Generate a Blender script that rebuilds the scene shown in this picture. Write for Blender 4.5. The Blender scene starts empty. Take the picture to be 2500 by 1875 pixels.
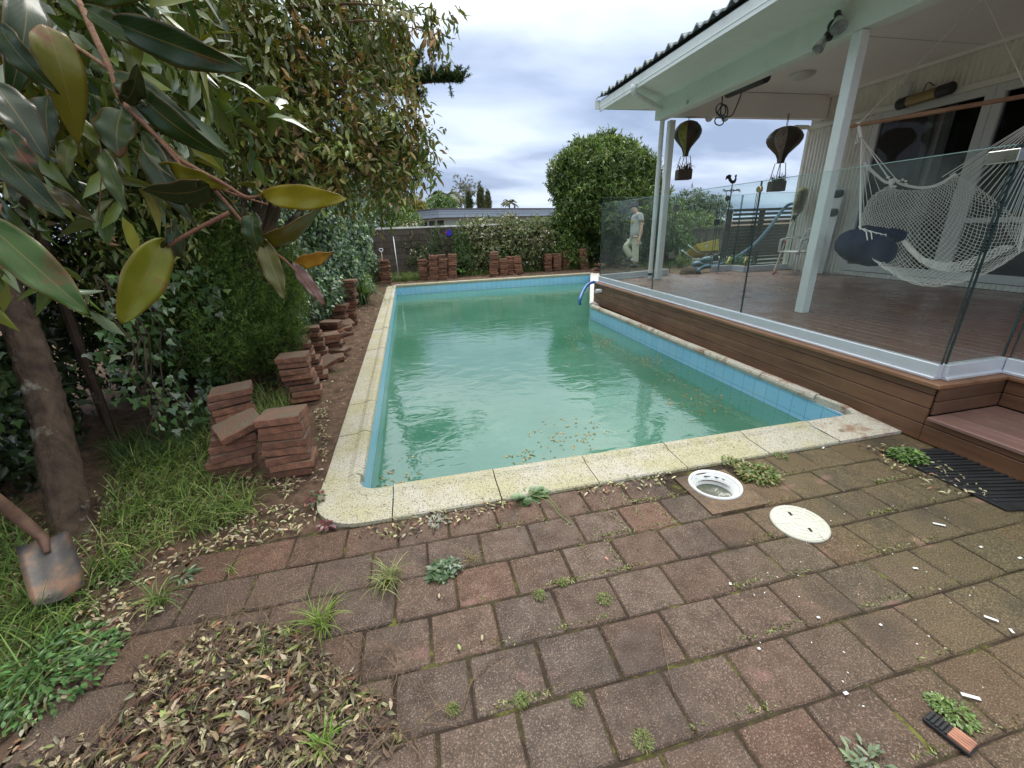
import bpy, bmesh, math, random
import numpy as np
from mathutils import Vector, Matrix, Euler

# ------------------------------------------------------------------ camera
scene = bpy.context.scene
COL = scene.collection
IW, IH, FPX = 2500.0, 1875.0, 1011.5
_p, _y, _r = math.radians(20.8), math.radians(12.3), math.radians(2.15)
CAM = Vector((0, 0, 1.55))
FWD = Vector((math.sin(_y)*math.cos(_p), math.cos(_y)*math.cos(_p), -math.sin(_p)))
_rt = Vector((math.cos(_y), -math.sin(_y), 0)); _up = _rt.cross(FWD)
RGT = _rt*math.cos(_r) - _up*math.sin(_r)
UPV = _up*math.cos(_r) + _rt*math.sin(_r)
cd = bpy.data.cameras.new('camera'); cam = bpy.data.objects.new('camera', cd); COL.objects.link(cam)
cd.sensor_width = 36; cd.lens = 36*FPX/IW; cd.clip_start = 0.02; cd.clip_end = 2000
cam.matrix_world = Matrix(((RGT.x, UPV.x, -FWD.x, CAM.x), (RGT.y, UPV.y, -FWD.y, CAM.y), (RGT.z, UPV.z, -FWD.z, CAM.z), (0, 0, 0, 1)))
scene.camera = cam
# measuring helpers: a pixel of the 2500x1875 photograph to a point in the place
def ray(x, y): return FWD + RGT*((x-IW/2)/FPX) - UPV*((y-IH/2)/FPX)
def G(x, y, z=0.0):
    d = ray(x, y); return CAM + d*((z-CAM.z)/d.z)
def PX(x, y, X):
    d = ray(x, y); return CAM + d*((X-CAM.x)/d.x)
def PY(x, y, Y):
    d = ray(x, y); return CAM + d*((Y-CAM.y)/d.y)
def PD(x, y, dep): return CAM + ray(x, y)*dep

# ------------------------------------------------------------------ world and light
world = bpy.data.worlds.new('World'); scene.world = world; world.use_nodes = True
SUN_EL, SUN_AZ = math.radians(58), math.radians(20)
def build_world():
    nt = world.node_tree; n = nt.nodes; l = nt.links; n.clear()
    out = n.new('ShaderNodeOutputWorld'); bg = n.new('ShaderNodeBackground'); bg2 = n.new('ShaderNodeBackground')
    sky = n.new('ShaderNodeTexSky'); sky.sky_type = 'NISHITA'; sky.sun_disc = False
    sky.sun_elevation = SUN_EL; sky.sun_rotation = SUN_AZ; sky.air_density = 1.5; sky.dust_density = 2
    bg.inputs['Strength'].default_value = 0.07; l.new(sky.outputs[0], bg.inputs[0])
    tc = n.new('ShaderNodeTexCoord'); mp = n.new('ShaderNodeMapping'); sep = n.new('ShaderNodeSeparateXYZ')
    l.new(tc.outputs['Generated'], sep.inputs[0])
    # clouds lie in a flat layer: divide by height above the horizon
    mx = n.new('ShaderNodeMath'); mx.operation = 'MAXIMUM'; mx.inputs[1].default_value = 0.0; l.new(sep.outputs[2], mx.inputs[0])
    ad = n.new('ShaderNodeMath'); ad.operation = 'ADD'; ad.inputs[1].default_value = 0.22; l.new(mx.outputs[0], ad.inputs[0])
    vm = n.new('ShaderNodeVectorMath'); vm.operation = 'DIVIDE'; l.new(tc.outputs['Generated'], vm.inputs[0]); l.new(ad.outputs[0], vm.inputs[1])
    mp.inputs['Rotation'].default_value = (0, 0, math.radians(-20)); mp.inputs['Scale'].default_value = (0.75, 1.35, 1.0); mp.inputs['Location'].default_value = (1.3, 0.4, 0)
    l.new(vm.outputs[0], mp.inputs[0])
    ns = n.new('ShaderNodeTexNoise'); ns.inputs['Scale'].default_value = 1.5; ns.inputs['Detail'].default_value = 5; ns.inputs['Roughness'].default_value = 0.44; ns.inputs['Distortion'].default_value = 0.25
    l.new(mp.outputs[0], ns.inputs['Vector'])
    cr = n.new('ShaderNodeValToRGB'); e = cr.color_ramp.elements
    e[0].position = 0.36; e[0].color = (0.30, 0.39, 0.58, 1); e[1].position = 0.68; e[1].color = (0.71, 0.81, 0.97, 1)
    m = cr.color_ramp.elements.new(0.50); m.color = (0.50, 0.60, 0.80, 1)
    l.new(ns.outputs['Fac'], cr.inputs[0]); bg2.inputs['Strength'].default_value = 0.86
    # an overcast sky is brightest overhead
    zr = n.new('ShaderNodeValToRGB'); ze = zr.color_ramp.elements; ze[0].position = 0.28; ze[0].color = (1, 1, 1, 1); ze[1].position = 0.95; ze[1].color = (4.7, 4.0, 2.9, 1)
    l.new(mx.outputs[0], zr.inputs[0]); ml = n.new('ShaderNodeMix'); ml.data_type = 'RGBA'; ml.blend_type = 'MULTIPLY'; ml.inputs[0].default_value = 1
    l.new(cr.outputs[0], ml.inputs[6]); l.new(zr.outputs[0], ml.inputs[7]); l.new(ml.outputs[2], bg2.inputs[0])
    add = n.new('ShaderNodeMixShader'); add.inputs[0].default_value = 0.92
    l.new(bg.outputs[0], add.inputs[1]); l.new(bg2.outputs[0], add.inputs[2]); l.new(add.outputs[0], out.inputs[0])
build_world()
sd = bpy.data.lights.new('sun', 'SUN'); sd.energy = 1.3; sd.angle = math.radians(25); sd.color = (1, 0.96, 0.9)
sun = bpy.data.objects.new('sun', sd); COL.objects.link(sun)
_s = Vector((math.sin(SUN_AZ)*math.cos(SUN_EL), math.cos(SUN_AZ)*math.cos(SUN_EL), math.sin(SUN_EL)))
sun.rotation_euler = _s.to_track_quat('Z', 'Y').to_euler(); sun.location = (0, 0, 30)
scene.view_settings.view_transform = 'Standard'; scene.view_settings.look = 'None'
scene.view_settings.exposure = 0.62; scene.view_settings.gamma = 1.0
scene.render.engine = 'CYCLES'
scene.cycles.max_bounces = 10; scene.cycles.diffuse_bounces = 7; scene.cycles.transparent_max_bounces = 16

# ------------------------------------------------------------------ helpers
RNG = random.Random(7)
def thing(name, label, cat, loc=(0, 0, 0), group=None):
    o = bpy.data.objects.new(name, None); COL.objects.link(o); o.location = loc; o.empty_display_size = 0.1
    o['label'] = label; o['category'] = cat
    if group: o['group'] = group
    return o
def tag(o, label, cat, group=None, kind=None):
    o['label'] = label; o['category'] = cat
    if group: o['group'] = group
    if kind: o['kind'] = kind
    return o
def structure(o): o['kind'] = 'structure'; return o
def stuff(o, label, cat): o['kind'] = 'stuff'; o['label'] = label; o['category'] = cat; return o
def root_of(p):
    m = Matrix.Identity(4)
    while p is not None: m = p.matrix_basis @ m if p.parent is None else p.matrix_basis @ m; p = p.parent
    return m
def link(name, me, mat, parent=None, smooth=False, bevel=0.0, label=None, seg=1):
    o = bpy.data.objects.new(name, me); COL.objects.link(o)
    if mat is not None: me.materials.append(mat)
    if parent is not None:
        o.parent = parent
        loc = Vector((0, 0, 0)); q = parent
        top = parent
        while top.parent is not None: top = top.parent
        o.matrix_parent_inverse = Matrix.Translation(-Vector(top.location)) if parent is top else Matrix.Identity(4)
    if smooth:
        me.polygons.foreach_set('use_smooth', [True]*len(me.polygons))
    if bevel > 0:
        b = o.modifiers.new('bevel', 'BEVEL'); b.width = bevel; b.segments = seg; b.limit_method = 'ANGLE'
    if label: o['label'] = label
    return o
class MB:
    def __init__(s): s.v = []; s.f = []
    def add(s, vs, fs):
        k = len(s.v); s.v += [tuple(v) for v in vs]; s.f += [tuple(i+k for i in f) for f in fs]; return s
    def box(s, a, b):
        (x0, y0, z0), (x1, y1, z1) = a, b
        if x0 > x1: x0, x1 = x1, x0
        if y0 > y1: y0, y1 = y1, y0
        if z0 > z1: z0, z1 = z1, z0
        return s.add([(x0, y0, z0), (x1, y0, z0), (x1, y1, z0), (x0, y1, z0), (x0, y0, z1), (x1, y0, z1), (x1, y1, z1), (x0, y1, z1)],
                     [(0, 3, 2, 1), (4, 5, 6, 7), (0, 1, 5, 4), (1, 2, 6, 5), (2, 3, 7, 6), (3, 0, 4, 7)])
    def obox(s, c, size, rot=(0, 0, 0)):
        M = Matrix.Translation(Vector(c)) @ (Euler(rot).to_matrix().to_4x4() if not isinstance(rot, Matrix) else rot.to_4x4())
        hx, hy, hz = size[0]/2, size[1]/2, size[2]/2
        vs = [M @ Vector(q) for q in [(-hx, -hy, -hz), (hx, -hy, -hz), (hx, hy, -hz), (-hx, hy, -hz), (-hx, -hy, hz), (hx, -hy, hz), (hx, hy, hz), (-hx, hy, hz)]]
        return s.add(vs, [(0, 3, 2, 1), (4, 5, 6, 7), (0, 1, 5, 4), (1, 2, 6, 5), (2, 3, 7, 6), (3, 0, 4, 7)])
    def bar(s, p, q, w, h=None, up=(0, 0, 1)):
        p = Vector(p); q = Vector(q); h = h or w; d = (q-p); L = d.length; d.normalize()
        u = Vector(up); sd_ = d.cross(u)
        if sd_.length < 1e-4: sd_ = d.cross(Vector((1, 0, 0)))
        sd_.normalize(); u = sd_.cross(d)
        R = Matrix((d, sd_, u)).transposed()
        return s.obox((p+q)/2, (L, w, h), R)
    def tube(s, pts, r, n=8, cap=True):
        pts = [Vector(p) for p in pts]; m = len(pts)
        rr = r if isinstance(r, (list, tuple)) else [r]*m
        k = len(s.v); prev = None
        for i, p in enumerate(pts):
            t = (pts[min(i+1, m-1)] - pts[max(i-1, 0)])
            if t.length < 1e-9: t = Vector((0, 0, 1))
            t.normalize()
            if prev is None:
                a = t.orthogonal().normalized()
            else:
                a = prev - t*prev.dot(t)
                if a.length < 1e-6: a = t.orthogonal()
                a.normalize()
            prev = a; b = t.cross(a)
            for j in range(n):
                th = 2*math.pi*j/n
                s.v.append(tuple(p + (a*math.cos(th)+b*math.sin(th))*rr[i]))
        for i in range(m-1):
            for j in range(n):
                s.f.append((k+i*n+j, k+i*n+(j+1) % n, k+(i+1)*n+(j+1) % n, k+(i+1)*n+j))
        if cap:
            s.f.append(tuple(k+j for j in reversed(range(n)))); s.f.append(tuple(k+(m-1)*n+j for j in range(n)))
        return s
    def lathe(s, prof, c=(0, 0, 0), n=24, M=None):
        k = len(s.v); M = M or Matrix.Identity(3); c = Vector(c)
        for (r, z) in prof:
            for j in range(n):
                th = 2*math.pi*j/n; s.v.append(tuple(c + M @ Vector((r*math.cos(th), r*math.sin(th), z))))
        for i in range(len(prof)-1):
            for j in range(n): s.f.append((k+i*n+j, k+i*n+(j+1) % n, k+(i+1)*n+(j+1) % n, k+(i+1)*n+j))
        return s
    def prism(s, poly, z0, z1):
        n = len(poly); k = len(s.v)
        ar = sum(poly[i][0]*poly[(i+1) % n][1]-poly[(i+1) % n][0]*poly[i][1] for i in range(n))
        if ar < 0: poly = poly[::-1]
        s.v += [(p[0], p[1], z0) for p in poly] + [(p[0], p[1], z1) for p in poly]
        s.f.append(tuple(k+i for i in reversed(range(n)))); s.f.append(tuple(k+n+i for i in range(n)))
        for i in range(n): s.f.append((k+i, k+(i+1) % n, k+n+(i+1) % n, k+n+i))
        return s
    def extr(s, prof, p, q, up=(0, 0, 1)):
        """profile points (side, up) swept from p to q"""
        p = Vector(p); q = Vector(q); d = (q-p).normalized(); sd_ = d.cross(Vector(up)).normalized(); u = sd_.cross(d)
        k = len(s.v); n = len(prof)
        for b in (p, q):
            for (a, h) in prof: s.v.append(tuple(b+sd_*a+u*h))
        for i in range(n): s.f.append((k+i, k+(i+1) % n, k+n+(i+1) % n, k+n+i))
        s.f.append(tuple(k+i for i in reversed(range(n)))); s.f.append(tuple(k+n+i for i in range(n)))
        return s
    def blob(s, c, r, rot=(0, 0, 0), n=12, pw=1.0):
        M = Euler(rot).to_matrix(); c = Vector(c); prof = []; k = len(s.v)
        for i in range(n+1):
            a = math.pi*i/n; sa, ca = math.sin(a), -math.cos(a)
            for j in range(2*n):
                th = math.pi*j/n
                f = lambda t: math.copysign(abs(t)**pw, t)
                s.v.append(tuple(c+M @ Vector((f(math.cos(th))*f(sa)*r[0], f(math.sin(th))*f(sa)*r[1], f(ca)*r[2]))))
        for i in range(n):
            for j in range(2*n): s.f.append((k+i*2*n+j, k+i*2*n+(j+1) % (2*n), k+(i+1)*2*n+(j+1) % (2*n), k+(i+1)*2*n+j))
        return s
    def mesh(s, name):
        me = bpy.data.meshes.new(name); me.from_pydata(s.v, [], s.f); me.validate(); me.update(); return me
    def build(s, name, mat, parent=None, **kw): return link(name, s.mesh(name), mat, parent, **kw)

# ------------------------------------------------------------------ materials
MATS = {}
class NT:
    def __init__(s, name):
        s.m = bpy.data.materials.new(name); s.m.use_nodes = True; s.t = s.m.node_tree; s.t.nodes.clear()
        s.out = s.t.nodes.new('ShaderNodeOutputMaterial')
        s.coord = s.t.nodes.new('ShaderNodeTexCoord')
    def n(s, typ, **kw):
        nd = s.t.nodes.new(typ)
        for k, v in kw.items():
            if k.startswith('i_'):
                key = k[2:]; key = int(key) if key.isdigit() else key.replace('_', ' ')
                s.put(nd, key, v)
            else: setattr(nd, k, v)
        return nd
    def put(s, nd, key, v):
        if isinstance(v, bpy.types.NodeSocket): s.t.links.new(v, nd.inputs[key])
        else:
            if isinstance(v, tuple) and len(v) == 3 and nd.inputs[key].type == 'RGBA': v = (*v, 1)
            nd.inputs[key].default_value = v
    def noise(s, scale, detail=4, rough=0.55, dist=0.0, vec=None, stretch=None):
        v = vec or s.coord.outputs['Object']
        if stretch:
            mp = s.n('ShaderNodeMapping', i_Scale=stretch); s.t.links.new(v, mp.inputs[0]); v = mp.outputs[0]
        return s.n('ShaderNodeTexNoise', i_Scale=scale, i_Detail=detail, i_Roughness=rough, i_Distortion=dist, i_Vector=v).outputs['Fac']
    def ramp(s, fac, stops):
        r = s.n('ShaderNodeValToRGB'); s.t.links.new(fac, r.inputs[0]); e = r.color_ramp.elements
        while len(e) < len(stops): e.new(0.5)
        for el, (p, c) in zip(e, stops):
            el.position = p; el.color = (*c, 1) if isinstance(c, tuple) else (c, c, c, 1)
        return r.outputs[0]
    def mix(s, fac, a, b, mode='MIX'):
        m = s.n('ShaderNodeMix', data_type='RGBA', blend_type=mode)
        for idx, v in ((0, fac), (6, a), (7, b)): s.put(m, idx, v)
        return m.outputs[2]
    def math(s, op, a, b=0.0):
        m = s.n('ShaderNodeMath', operation=op); s.put(m, 0, a); s.put(m, 1, b); return m.outputs[0]
    def attr(s, name): return s.n('ShaderNodeAttribute', attribute_name=name)
    def bump(s, h, strength=0.3, dist=0.01, normal=None):
        b = s.n('ShaderNodeBump', i_Strength=strength, i_Distance=dist); s.t.links.new(h, b.inputs['Height'])
        if normal is not None: s.t.links.new(normal, b.inputs['Normal'])
        return b.outputs[0]
    def bsdf(s, color, rough=0.6, metal=0.0, spec=0.5, normal=None, **kw):
        b = s.n('ShaderNodeBsdfPrincipled')
        s.put(b, 'Base Color', color); s.put(b, 'Roughness', rough); s.put(b, 'Metallic', metal); s.put(b, 'Specular IOR Level', spec)
        if normal is not None: s.t.links.new(normal, b.inputs['Normal'])
        for k, v in kw.items(): s.put(b, k.replace('_', ' '), v)
        return b.outputs[0]
    def done(s, sh): s.t.links.new(sh, s.out.inputs[0]); MATS[s.m.name] = s.m; return s.m

def simple(name, col, rough=0.6, metal=0.0, var=0.12, scale=8, bump=0.15, bscale=60, spec=0.5, stretch=None, grime=0.0):
    t = NT(name); a = t.noise(scale, 5, 0.6, stretch=stretch)
    c = t.mix(t.ramp(a, [(0.3, 0.0), (0.7, 1.0)]), tuple(x*(1-var) for x in col), tuple(min(1, x*(1+var)) for x in col))
    if grime: c = t.mix(t.ramp(t.noise(2.3, 6, 0.75, 0.6), [(0.48, 0.0), (0.72, grime)]), c, (0.20, 0.19, 0.15)); c = t.mix(t.ramp(t.noise(38, 3, 0.6), [(0.70, 0.0), (0.76, grime)]), c, (0.15, 0.13, 0.10))
    b = t.noise(bscale, 3, 0.6, stretch=stretch)
    rg = t.math('MULTIPLY_ADD', a, 0.2); rg.node.inputs[2].default_value = max(0.02, rough-0.1)
    return t.done(t.bsdf(c, rg, metal, spec, t.bump(b, bump, 0.004)))
def leafmat(name, rough=0.4, trans=0.25, spec=0.5):
    t = NT(name); a = t.attr('Col').outputs['Color']
    nz = t.noise(40, 3); c = t.mix(0.25, a, t.ramp(nz, [(0.3, 0.35), (0.7, 0.75)]), 'OVERLAY')
    p = t.bsdf(c, rough, 0, spec)
    tr = t.n('ShaderNodeBsdfTranslucent'); t.t.links.new(t.mix(1.0, c, (1.0, 1.0, 0.5), 'MULTIPLY'), tr.inputs[0])
    m = t.n('ShaderNodeMixShader'); m.inputs[0].default_value = trans; t.t.links.new(p, m.inputs[1]); t.t.links.new(tr.outputs[0], m.inputs[2])
    return t.done(m.outputs[0])
M_leaf = leafmat('leaf', 0.36, 0.22, 0.6)
M_glossleaf = leafmat('gloss_leaf', 0.25, 0.12, 0.8)
M_grass = leafmat('grass_blade', 0.5, 0.3, 0.3)
M_dry = leafmat('dry_leaf', 0.6, 0.1, 0.3)
def mk_bark(name, c0, c1, lichen=None):
    t = NT(name); a = t.noise(7, 6, 0.7, 0.4, stretch=(1, 1, 0.35)); c = t.ramp(a, [(0.3, c0), (0.7, c1)])
    if lichen:
        l_ = t.noise(5, 5, 0.7); c = t.mix(t.ramp(l_, [(0.58, 0.0), (0.66, 0.6)]), c, lichen)
    b = t.noise(28, 5, 0.7, stretch=(1, 1, 0.3))
    return t.done(t.bsdf(c, 0.85, 0, 0.2, t.bump(b, 0.9, 0.02)))
M_bark = mk_bark('bark', (0.035, 0.024, 0.018), (0.145, 0.10, 0.07), (0.36, 0.35, 0.28))
M_twig = mk_bark('twig_bark', (0.10, 0.055, 0.04), (0.28, 0.20, 0.13))
M_redtwig = mk_bark('red_twig_bark', (0.11, 0.045, 0.03), (0.26, 0.15, 0.09))

# ------------------------------------------------------------------ foliage generators (numpy)
def norm(a): return a/np.maximum(np.linalg.norm(a, axis=-1, keepdims=True), 1e-9)
def leaf_mesh(name, P, D, N, L, W, C, detail=1, bend=0.15, fold=0.18):
    n = len(P); D = norm(D); S = norm(np.cross(D, N)); Nn = np.cross(S, D)
    L = np.broadcast_to(np.asarray(L, float).reshape(-1, 1), (n, 1)); W = np.broadcast_to(np.asarray(W, float).reshape(-1, 1), (n, 1))
    if detail == 1:
        sh = [(0, 0, 0), (.48, 0, -fold*.3), (1, 0, -bend), (.42, .5, fold*.5), (.42, -.5, fold*.5)]
        fc = [(0, 4, 2, 1), (0, 1, 2, 3)]
    elif detail == 2:
        sh = [(0, 0, 0), (.5, 0, -fold*.2), (1, 0, -bend), (.22, .36, fold*.4), (.6, .46, fold*.3-bend*.3), (.22, -.36, fold*.4), (.6, -.46, fold*.3-bend*.3)]
        fc = [(0, 1, 4, 3), (1, 2, 4, 4), (0, 5, 6, 1), (1, 6, 2, 2)]
    elif detail == 'ivy':
        sh = [(0, 0, 0), (-.12, .28, .03), (.15, .55, -.06), (.38, .26, .03), (1, 0, -.12), (.38, -.26, .03), (.15, -.55, -.06), (-.12, -.28, .03)]
        fc = [(0, 3, 2, 1), (0, 5, 4, 3), (0, 7, 6, 5)]
    k = len(sh); V = np.zeros((n, k, 3))
    for i, (a, b, c) in enumerate(sh): V[:, i] = P + D*L*a + S*W*b + Nn*L*c
    F = []; 
    base = np.arange(n)*k
    loops = []; tot = []
    for f in fc:
        f = list(dict.fromkeys(f)); loops.append(base[:, None]+np.array(f)[None]); tot.append(len(f))
    lv = np.concatenate(loops, axis=1).reshape(-1); lt = np.tile(tot, n); ls = np.concatenate([[0], np.cumsum(lt)[:-1]])
    me = bpy.data.meshes.new(name); me.vertices.add(n*k); me.vertices.foreach_set('co', V.reshape(-1))
    me.loops.add(len(lv)); me.loops.foreach_set('vertex_index', lv.astype(np.int32))
    me.polygons.add(len(lt)); me.polygons.foreach_set('loop_start', ls.astype(np.int32)); me.polygons.foreach_set('loop_total', lt.astype(np.int32))
    me.update(calc_edges=True)
    ca = me.color_attributes.new('Col', 'FLOAT_COLOR', 'POINT'); cc = np.ones((n, k, 4)); cc[:, :, :3] = C[:, None, :]
    ca.data.foreach_set('color', cc.reshape(-1)); return me
def pal(rng, n, cols, wts=None, jit=0.2):
    cols = np.array(cols, float); idx = rng.choice(len(cols), n, p=None if wts is None else np.array(wts)/sum(wts))
    return np.clip(cols[idx]*(1+jit*rng.standard_normal((n, 1)))*(1+.06*rng.standard_normal((n, 3))), 0.004, 1)
def crown(name, blobs, n, L, W, cols, wts=None, parent=None, mat=None, seed=1, droop=0.4, per=12, twig=0.25, detail=1, shell=0.35, lump=0.18, jit=0.25, bend=.15, ymin=None, tint=0.35, cut=None):
    rng = np.random.default_rng(seed); B = np.array([[*b[0], *(b[1] if isinstance(b[1], (tuple, list)) else (b[1],)*3)] for b in blobs], float)
    area = (B[:, 3]*B[:, 4]+B[:, 4]*B[:, 5]+B[:, 3]*B[:, 5]); m = max(1, n//per)
    bi = rng.choice(len(B), m, p=area/area.sum()); u = norm(rng.standard_normal((m, 3)))
    ph = rng.random(3)*6; lum = np.sin(u[:, 0]*5+ph[0]+bi)+np.sin(u[:, 1]*6+ph[1]+bi*2)+np.sin(u[:, 2]*7+ph[2])
    rad = 1-shell*rng.random(m)**1.3 + lump*lum/3
    C0 = B[bi, :3]; R0 = B[bi, 3:]; TP = C0 + u*R0*rad[:, None]
    out = norm(u/np.maximum(R0, .01)*R0.mean(1, keepdims=True))
    tdir = norm(out*0.8 + rng.standard_normal((m, 3))*0.5 + np.array([0, 0, -droop]))
    tl = twig*(0.6+0.8*rng.random(m))
    t = (np.arange(per)+.5)/per
    P = TP[:, None]+tdir[:, None]*(tl[:, None, None]*t[None, :, None])
    P[:, :, 2] -= (t[None]**2)*tl[:, None]*droop*.6
    P = P.reshape(-1, 3) + rng.standard_normal((m*per, 3))*twig*.07
    td = np.repeat(tdir, per, 0); D = norm(td*.55 + rng.standard_normal((m*per, 3))*.62 + np.array([0, 0, -droop*.7]))
    N = norm(np.repeat(out, per, 0)*.5+np.array([0, 0, .8])+rng.standard_normal((m*per, 3))*.5)
    tc = pal(rng, m, cols, wts, jit); lc = pal(rng, m*per, cols, wts, jit); Cc = np.repeat(tc, per, 0)*(1-tint)+lc*tint
    LL = L*(.6+.7*rng.random(m*per)); WW = LL*(W/L)
    if cut is not None:
        k = cut(P); P, D, N, LL, WW, Cc = P[k], D[k], N[k], LL[k], WW[k], Cc[k]
    me = leaf_mesh(name, P, D, N, LL, WW, Cc, detail, bend)
    o = link(name, me, mat or M_leaf, parent); return o
def blades(name, P, H, Wd, lean, cols, seed=1, wts=None, mat=None, parent=None, segs=3, ang=None, jit=.2):
    """tapering bent blades growing from P"""
    rng = np.random.default_rng(seed); n = len(P); a = rng.random(n)*2*math.pi if ang is None else ang
    dx = np.stack([np.cos(a), np.sin(a), 0*a], 1); S = np.stack([-np.sin(a), np.cos(a), 0*a], 1)
    H = np.broadcast_to(H, n)*(0.6+.7*rng.random(n)); ln = lean*(0.3+1.1*rng.random(n)); k = 2*segs+1
    V = np.zeros((n, k, 3))
    for i in range(segs+1):
        t = i/segs; th = ln*t*1.3
        cx = P + dx*(H*np.sin(th)*t)[:, None]; cz = H*t*np.cos(th*.8)
        cx = cx.copy(); cx[:, 2] += cz
        w = (Wd*(1-t*.85))
        if i < segs: V[:, 2*i] = cx-S*w/2; V[:, 2*i+1] = cx+S*w/2
        else: V[:, 2*i] = cx
    fc = [(2*i, 2*i+1, 2*i+3, 2*i+2) for i in range(segs-1)]+[(2*segs-2, 2*segs-1, 2*segs)]
    base = np.arange(n)*k; lv = np.concatenate([base[:, None]+np.array(f)[None] for f in fc], 1).reshape(-1)
    lt = np.tile([len(f) for f in fc], n); ls = np.concatenate([[0], np.cumsum(lt)[:-1]])
    me = bpy.data.meshes.new(name); me.vertices.add(n*k); me.vertices.foreach_set('co', V.reshape(-1))
    me.loops.add(len(lv)); me.loops.foreach_set('vertex_index', lv.astype(np.int32))
    me.polygons.add(len(lt)); me.polygons.foreach_set('loop_start', ls.astype(np.int32)); me.polygons.foreach_set('loop_total', lt.astype(np.int32)); me.update(calc_edges=True)
    ca = me.color_attributes.new('Col', 'FLOAT_COLOR', 'POINT'); cc = np.ones((n, k, 4)); cc[:, :, :3] = pal(rng, n, cols, wts, jit)[:, None]
    ca.data.foreach_set('color', cc.reshape(-1))
    return link(name, me, mat or M_grass, parent)
# ================================================================== SETTING: materials
def mk_soil():
    t = NT('soil'); a = t.noise(1.1, 6, 0.6); b = t.noise(9, 6, 0.7); s = t.noise(75, 3, 0.6)
    c = t.ramp(b, [(0.3, (0.055, 0.038, 0.028)), (0.55, (0.14, 0.09, 0.062)), (0.75, (0.22, 0.15, 0.10))])
    c = t.mix(t.ramp(s, [(0.6, 0.0), (0.72, 0.55)]), c, (0.30, 0.20, 0.12))
    c = t.mix(t.ramp(a, [(0.57, 0.0), (0.68, 0.55)]), c, (0.06, 0.08, 0.025))
    return t.done(t.bsdf(c, 0.95, 0, 0.15, t.bump(t.math('ADD', b, t.math('MULTIPLY', s, 0.4)), 0.9, 0.03)))
M_soil = mk_soil()
def mk_paver():
    t = NT('paver'); at = t.attr('Col'); sp = t.noise(170, 2, 0.5); sp2 = t.noise(260, 2, 0.5); big = t.noise(2.2, 4, 0.6); md = t.noise(11, 5, 0.65)
    c = t.mix(t.ramp(md, [(0.3, 0.0), (0.72, 0.8)]), at.outputs['Color'], t.mix(1.0, at.outputs['Color'], (0.52, 0.52, 0.55), 'MULTIPLY'))
    c = t.mix(t.ramp(sp, [(0.38, 0.5), (0.5, 0.0)]), c, (0.03, 0.022, 0.02))
    c = t.mix(t.ramp(sp, [(0.58, 0.0), (0.66, 0.5)]), c, (0.34, 0.24, 0.19))
    c = t.mix(t.ramp(sp2, [(0.69, 0.0), (0.73, 0.8)]), c, (0.55, 0.5, 0.44))
    # green algae film towards the deck and pinkish scrubbed patches
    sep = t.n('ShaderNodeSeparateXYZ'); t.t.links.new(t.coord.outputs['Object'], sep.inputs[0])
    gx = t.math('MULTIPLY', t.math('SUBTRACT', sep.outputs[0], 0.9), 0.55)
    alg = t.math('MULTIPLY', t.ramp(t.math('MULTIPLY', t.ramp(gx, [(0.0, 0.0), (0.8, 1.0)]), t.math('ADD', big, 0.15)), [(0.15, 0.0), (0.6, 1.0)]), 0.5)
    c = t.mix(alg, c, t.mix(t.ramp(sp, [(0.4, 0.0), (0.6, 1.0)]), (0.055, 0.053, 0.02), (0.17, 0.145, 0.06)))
    pk = t.noise(3.1, 2, 0.5, stretch=(1, 1.8, 1)); c = t.mix(t.ramp(pk, [(0.66, 0.0), (0.76, 0.5)]), c, (0.38, 0.19, 0.17))
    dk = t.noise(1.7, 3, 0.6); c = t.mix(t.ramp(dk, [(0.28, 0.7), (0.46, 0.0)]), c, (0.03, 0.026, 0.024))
    return t.done(t.bsdf(c, t.ramp(md, [(0.3, 0.5), (0.7, 0.85)]), 0, 0.35, t.bump(sp, 0.55, 0.004)))
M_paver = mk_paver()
def mk_joint():
    t = NT('joint_moss'); a = t.noise(6, 5, 0.7); b = t.noise(60, 3, 0.7)
    c = t.ramp(a, [(0.45, (0.045, 0.033, 0.026)), (0.57, (0.065, 0.055, 0.028)), (0.68, (0.15, 0.16, 0.035))])
    c = t.mix(t.ramp(b, [(0.55, 0.0), (0.8, 0.4)]), c, (0.20, 0.18, 0.08))
    return t.done(t.bsdf(c, 0.95, 0, 0.1, t.bump(b, 1.0, 0.01)))
M_joint = mk_joint()
def mk_coping():
    t = NT('aggregate_coping'); s = t.noise(110, 3, 0.7); g = t.noise(2.6, 4, 0.65); d = t.noise(14, 4, 0.7)
    c = t.mix(t.ramp(g, [(0.38, 0.0), (0.6, 1.0)]), (0.50, 0.47, 0.395), (0.45, 0.42, 0.27))
    c = t.mix(t.ramp(d, [(0.5, 0.0), (0.75, 0.45)]), c, (0.30, 0.27, 0.12))
    c = t.mix(t.ramp(s, [(0.38, 0.85), (0.48, 0.0)]), c, (0.12, 0.10, 0.07))
    c = t.mix(t.ramp(t.noise(45, 3, 0.6), [(0.67, 0.0), (0.7, 0.8)]), c, (0.05, 0.04, 0.03))
    return t.done(t.bsdf(c, 0.8, 0, 0.3, t.bump(s, 0.5, 0.004)))
M_coping = mk_coping()
def mk_rusty_coping():
    t = NT('stained_coping'); s = t.noise(90, 3, 0.7); d = t.noise(5, 5, 0.7)
    c = t.mix(t.ramp(s, [(0.35, 0.6), (0.5, 0.0)]), (0.55, 0.51, 0.42), (0.10, 0.08, 0.06))
    c = t.mix(t.ramp(d, [(0.5, 0.0), (0.64, 0.75)]), c, (0.24, 0.11, 0.05))
    c = t.mix(t.ramp(t.noise(13, 4), [(0.6, 0.0), (0.7, 0.7)]), c, (0.04, 0.04, 0.03))
    return t.done(t.bsdf(c, 0.8, 0, 0.3, t.bump(s, 0.5, 0.004)))
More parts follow.
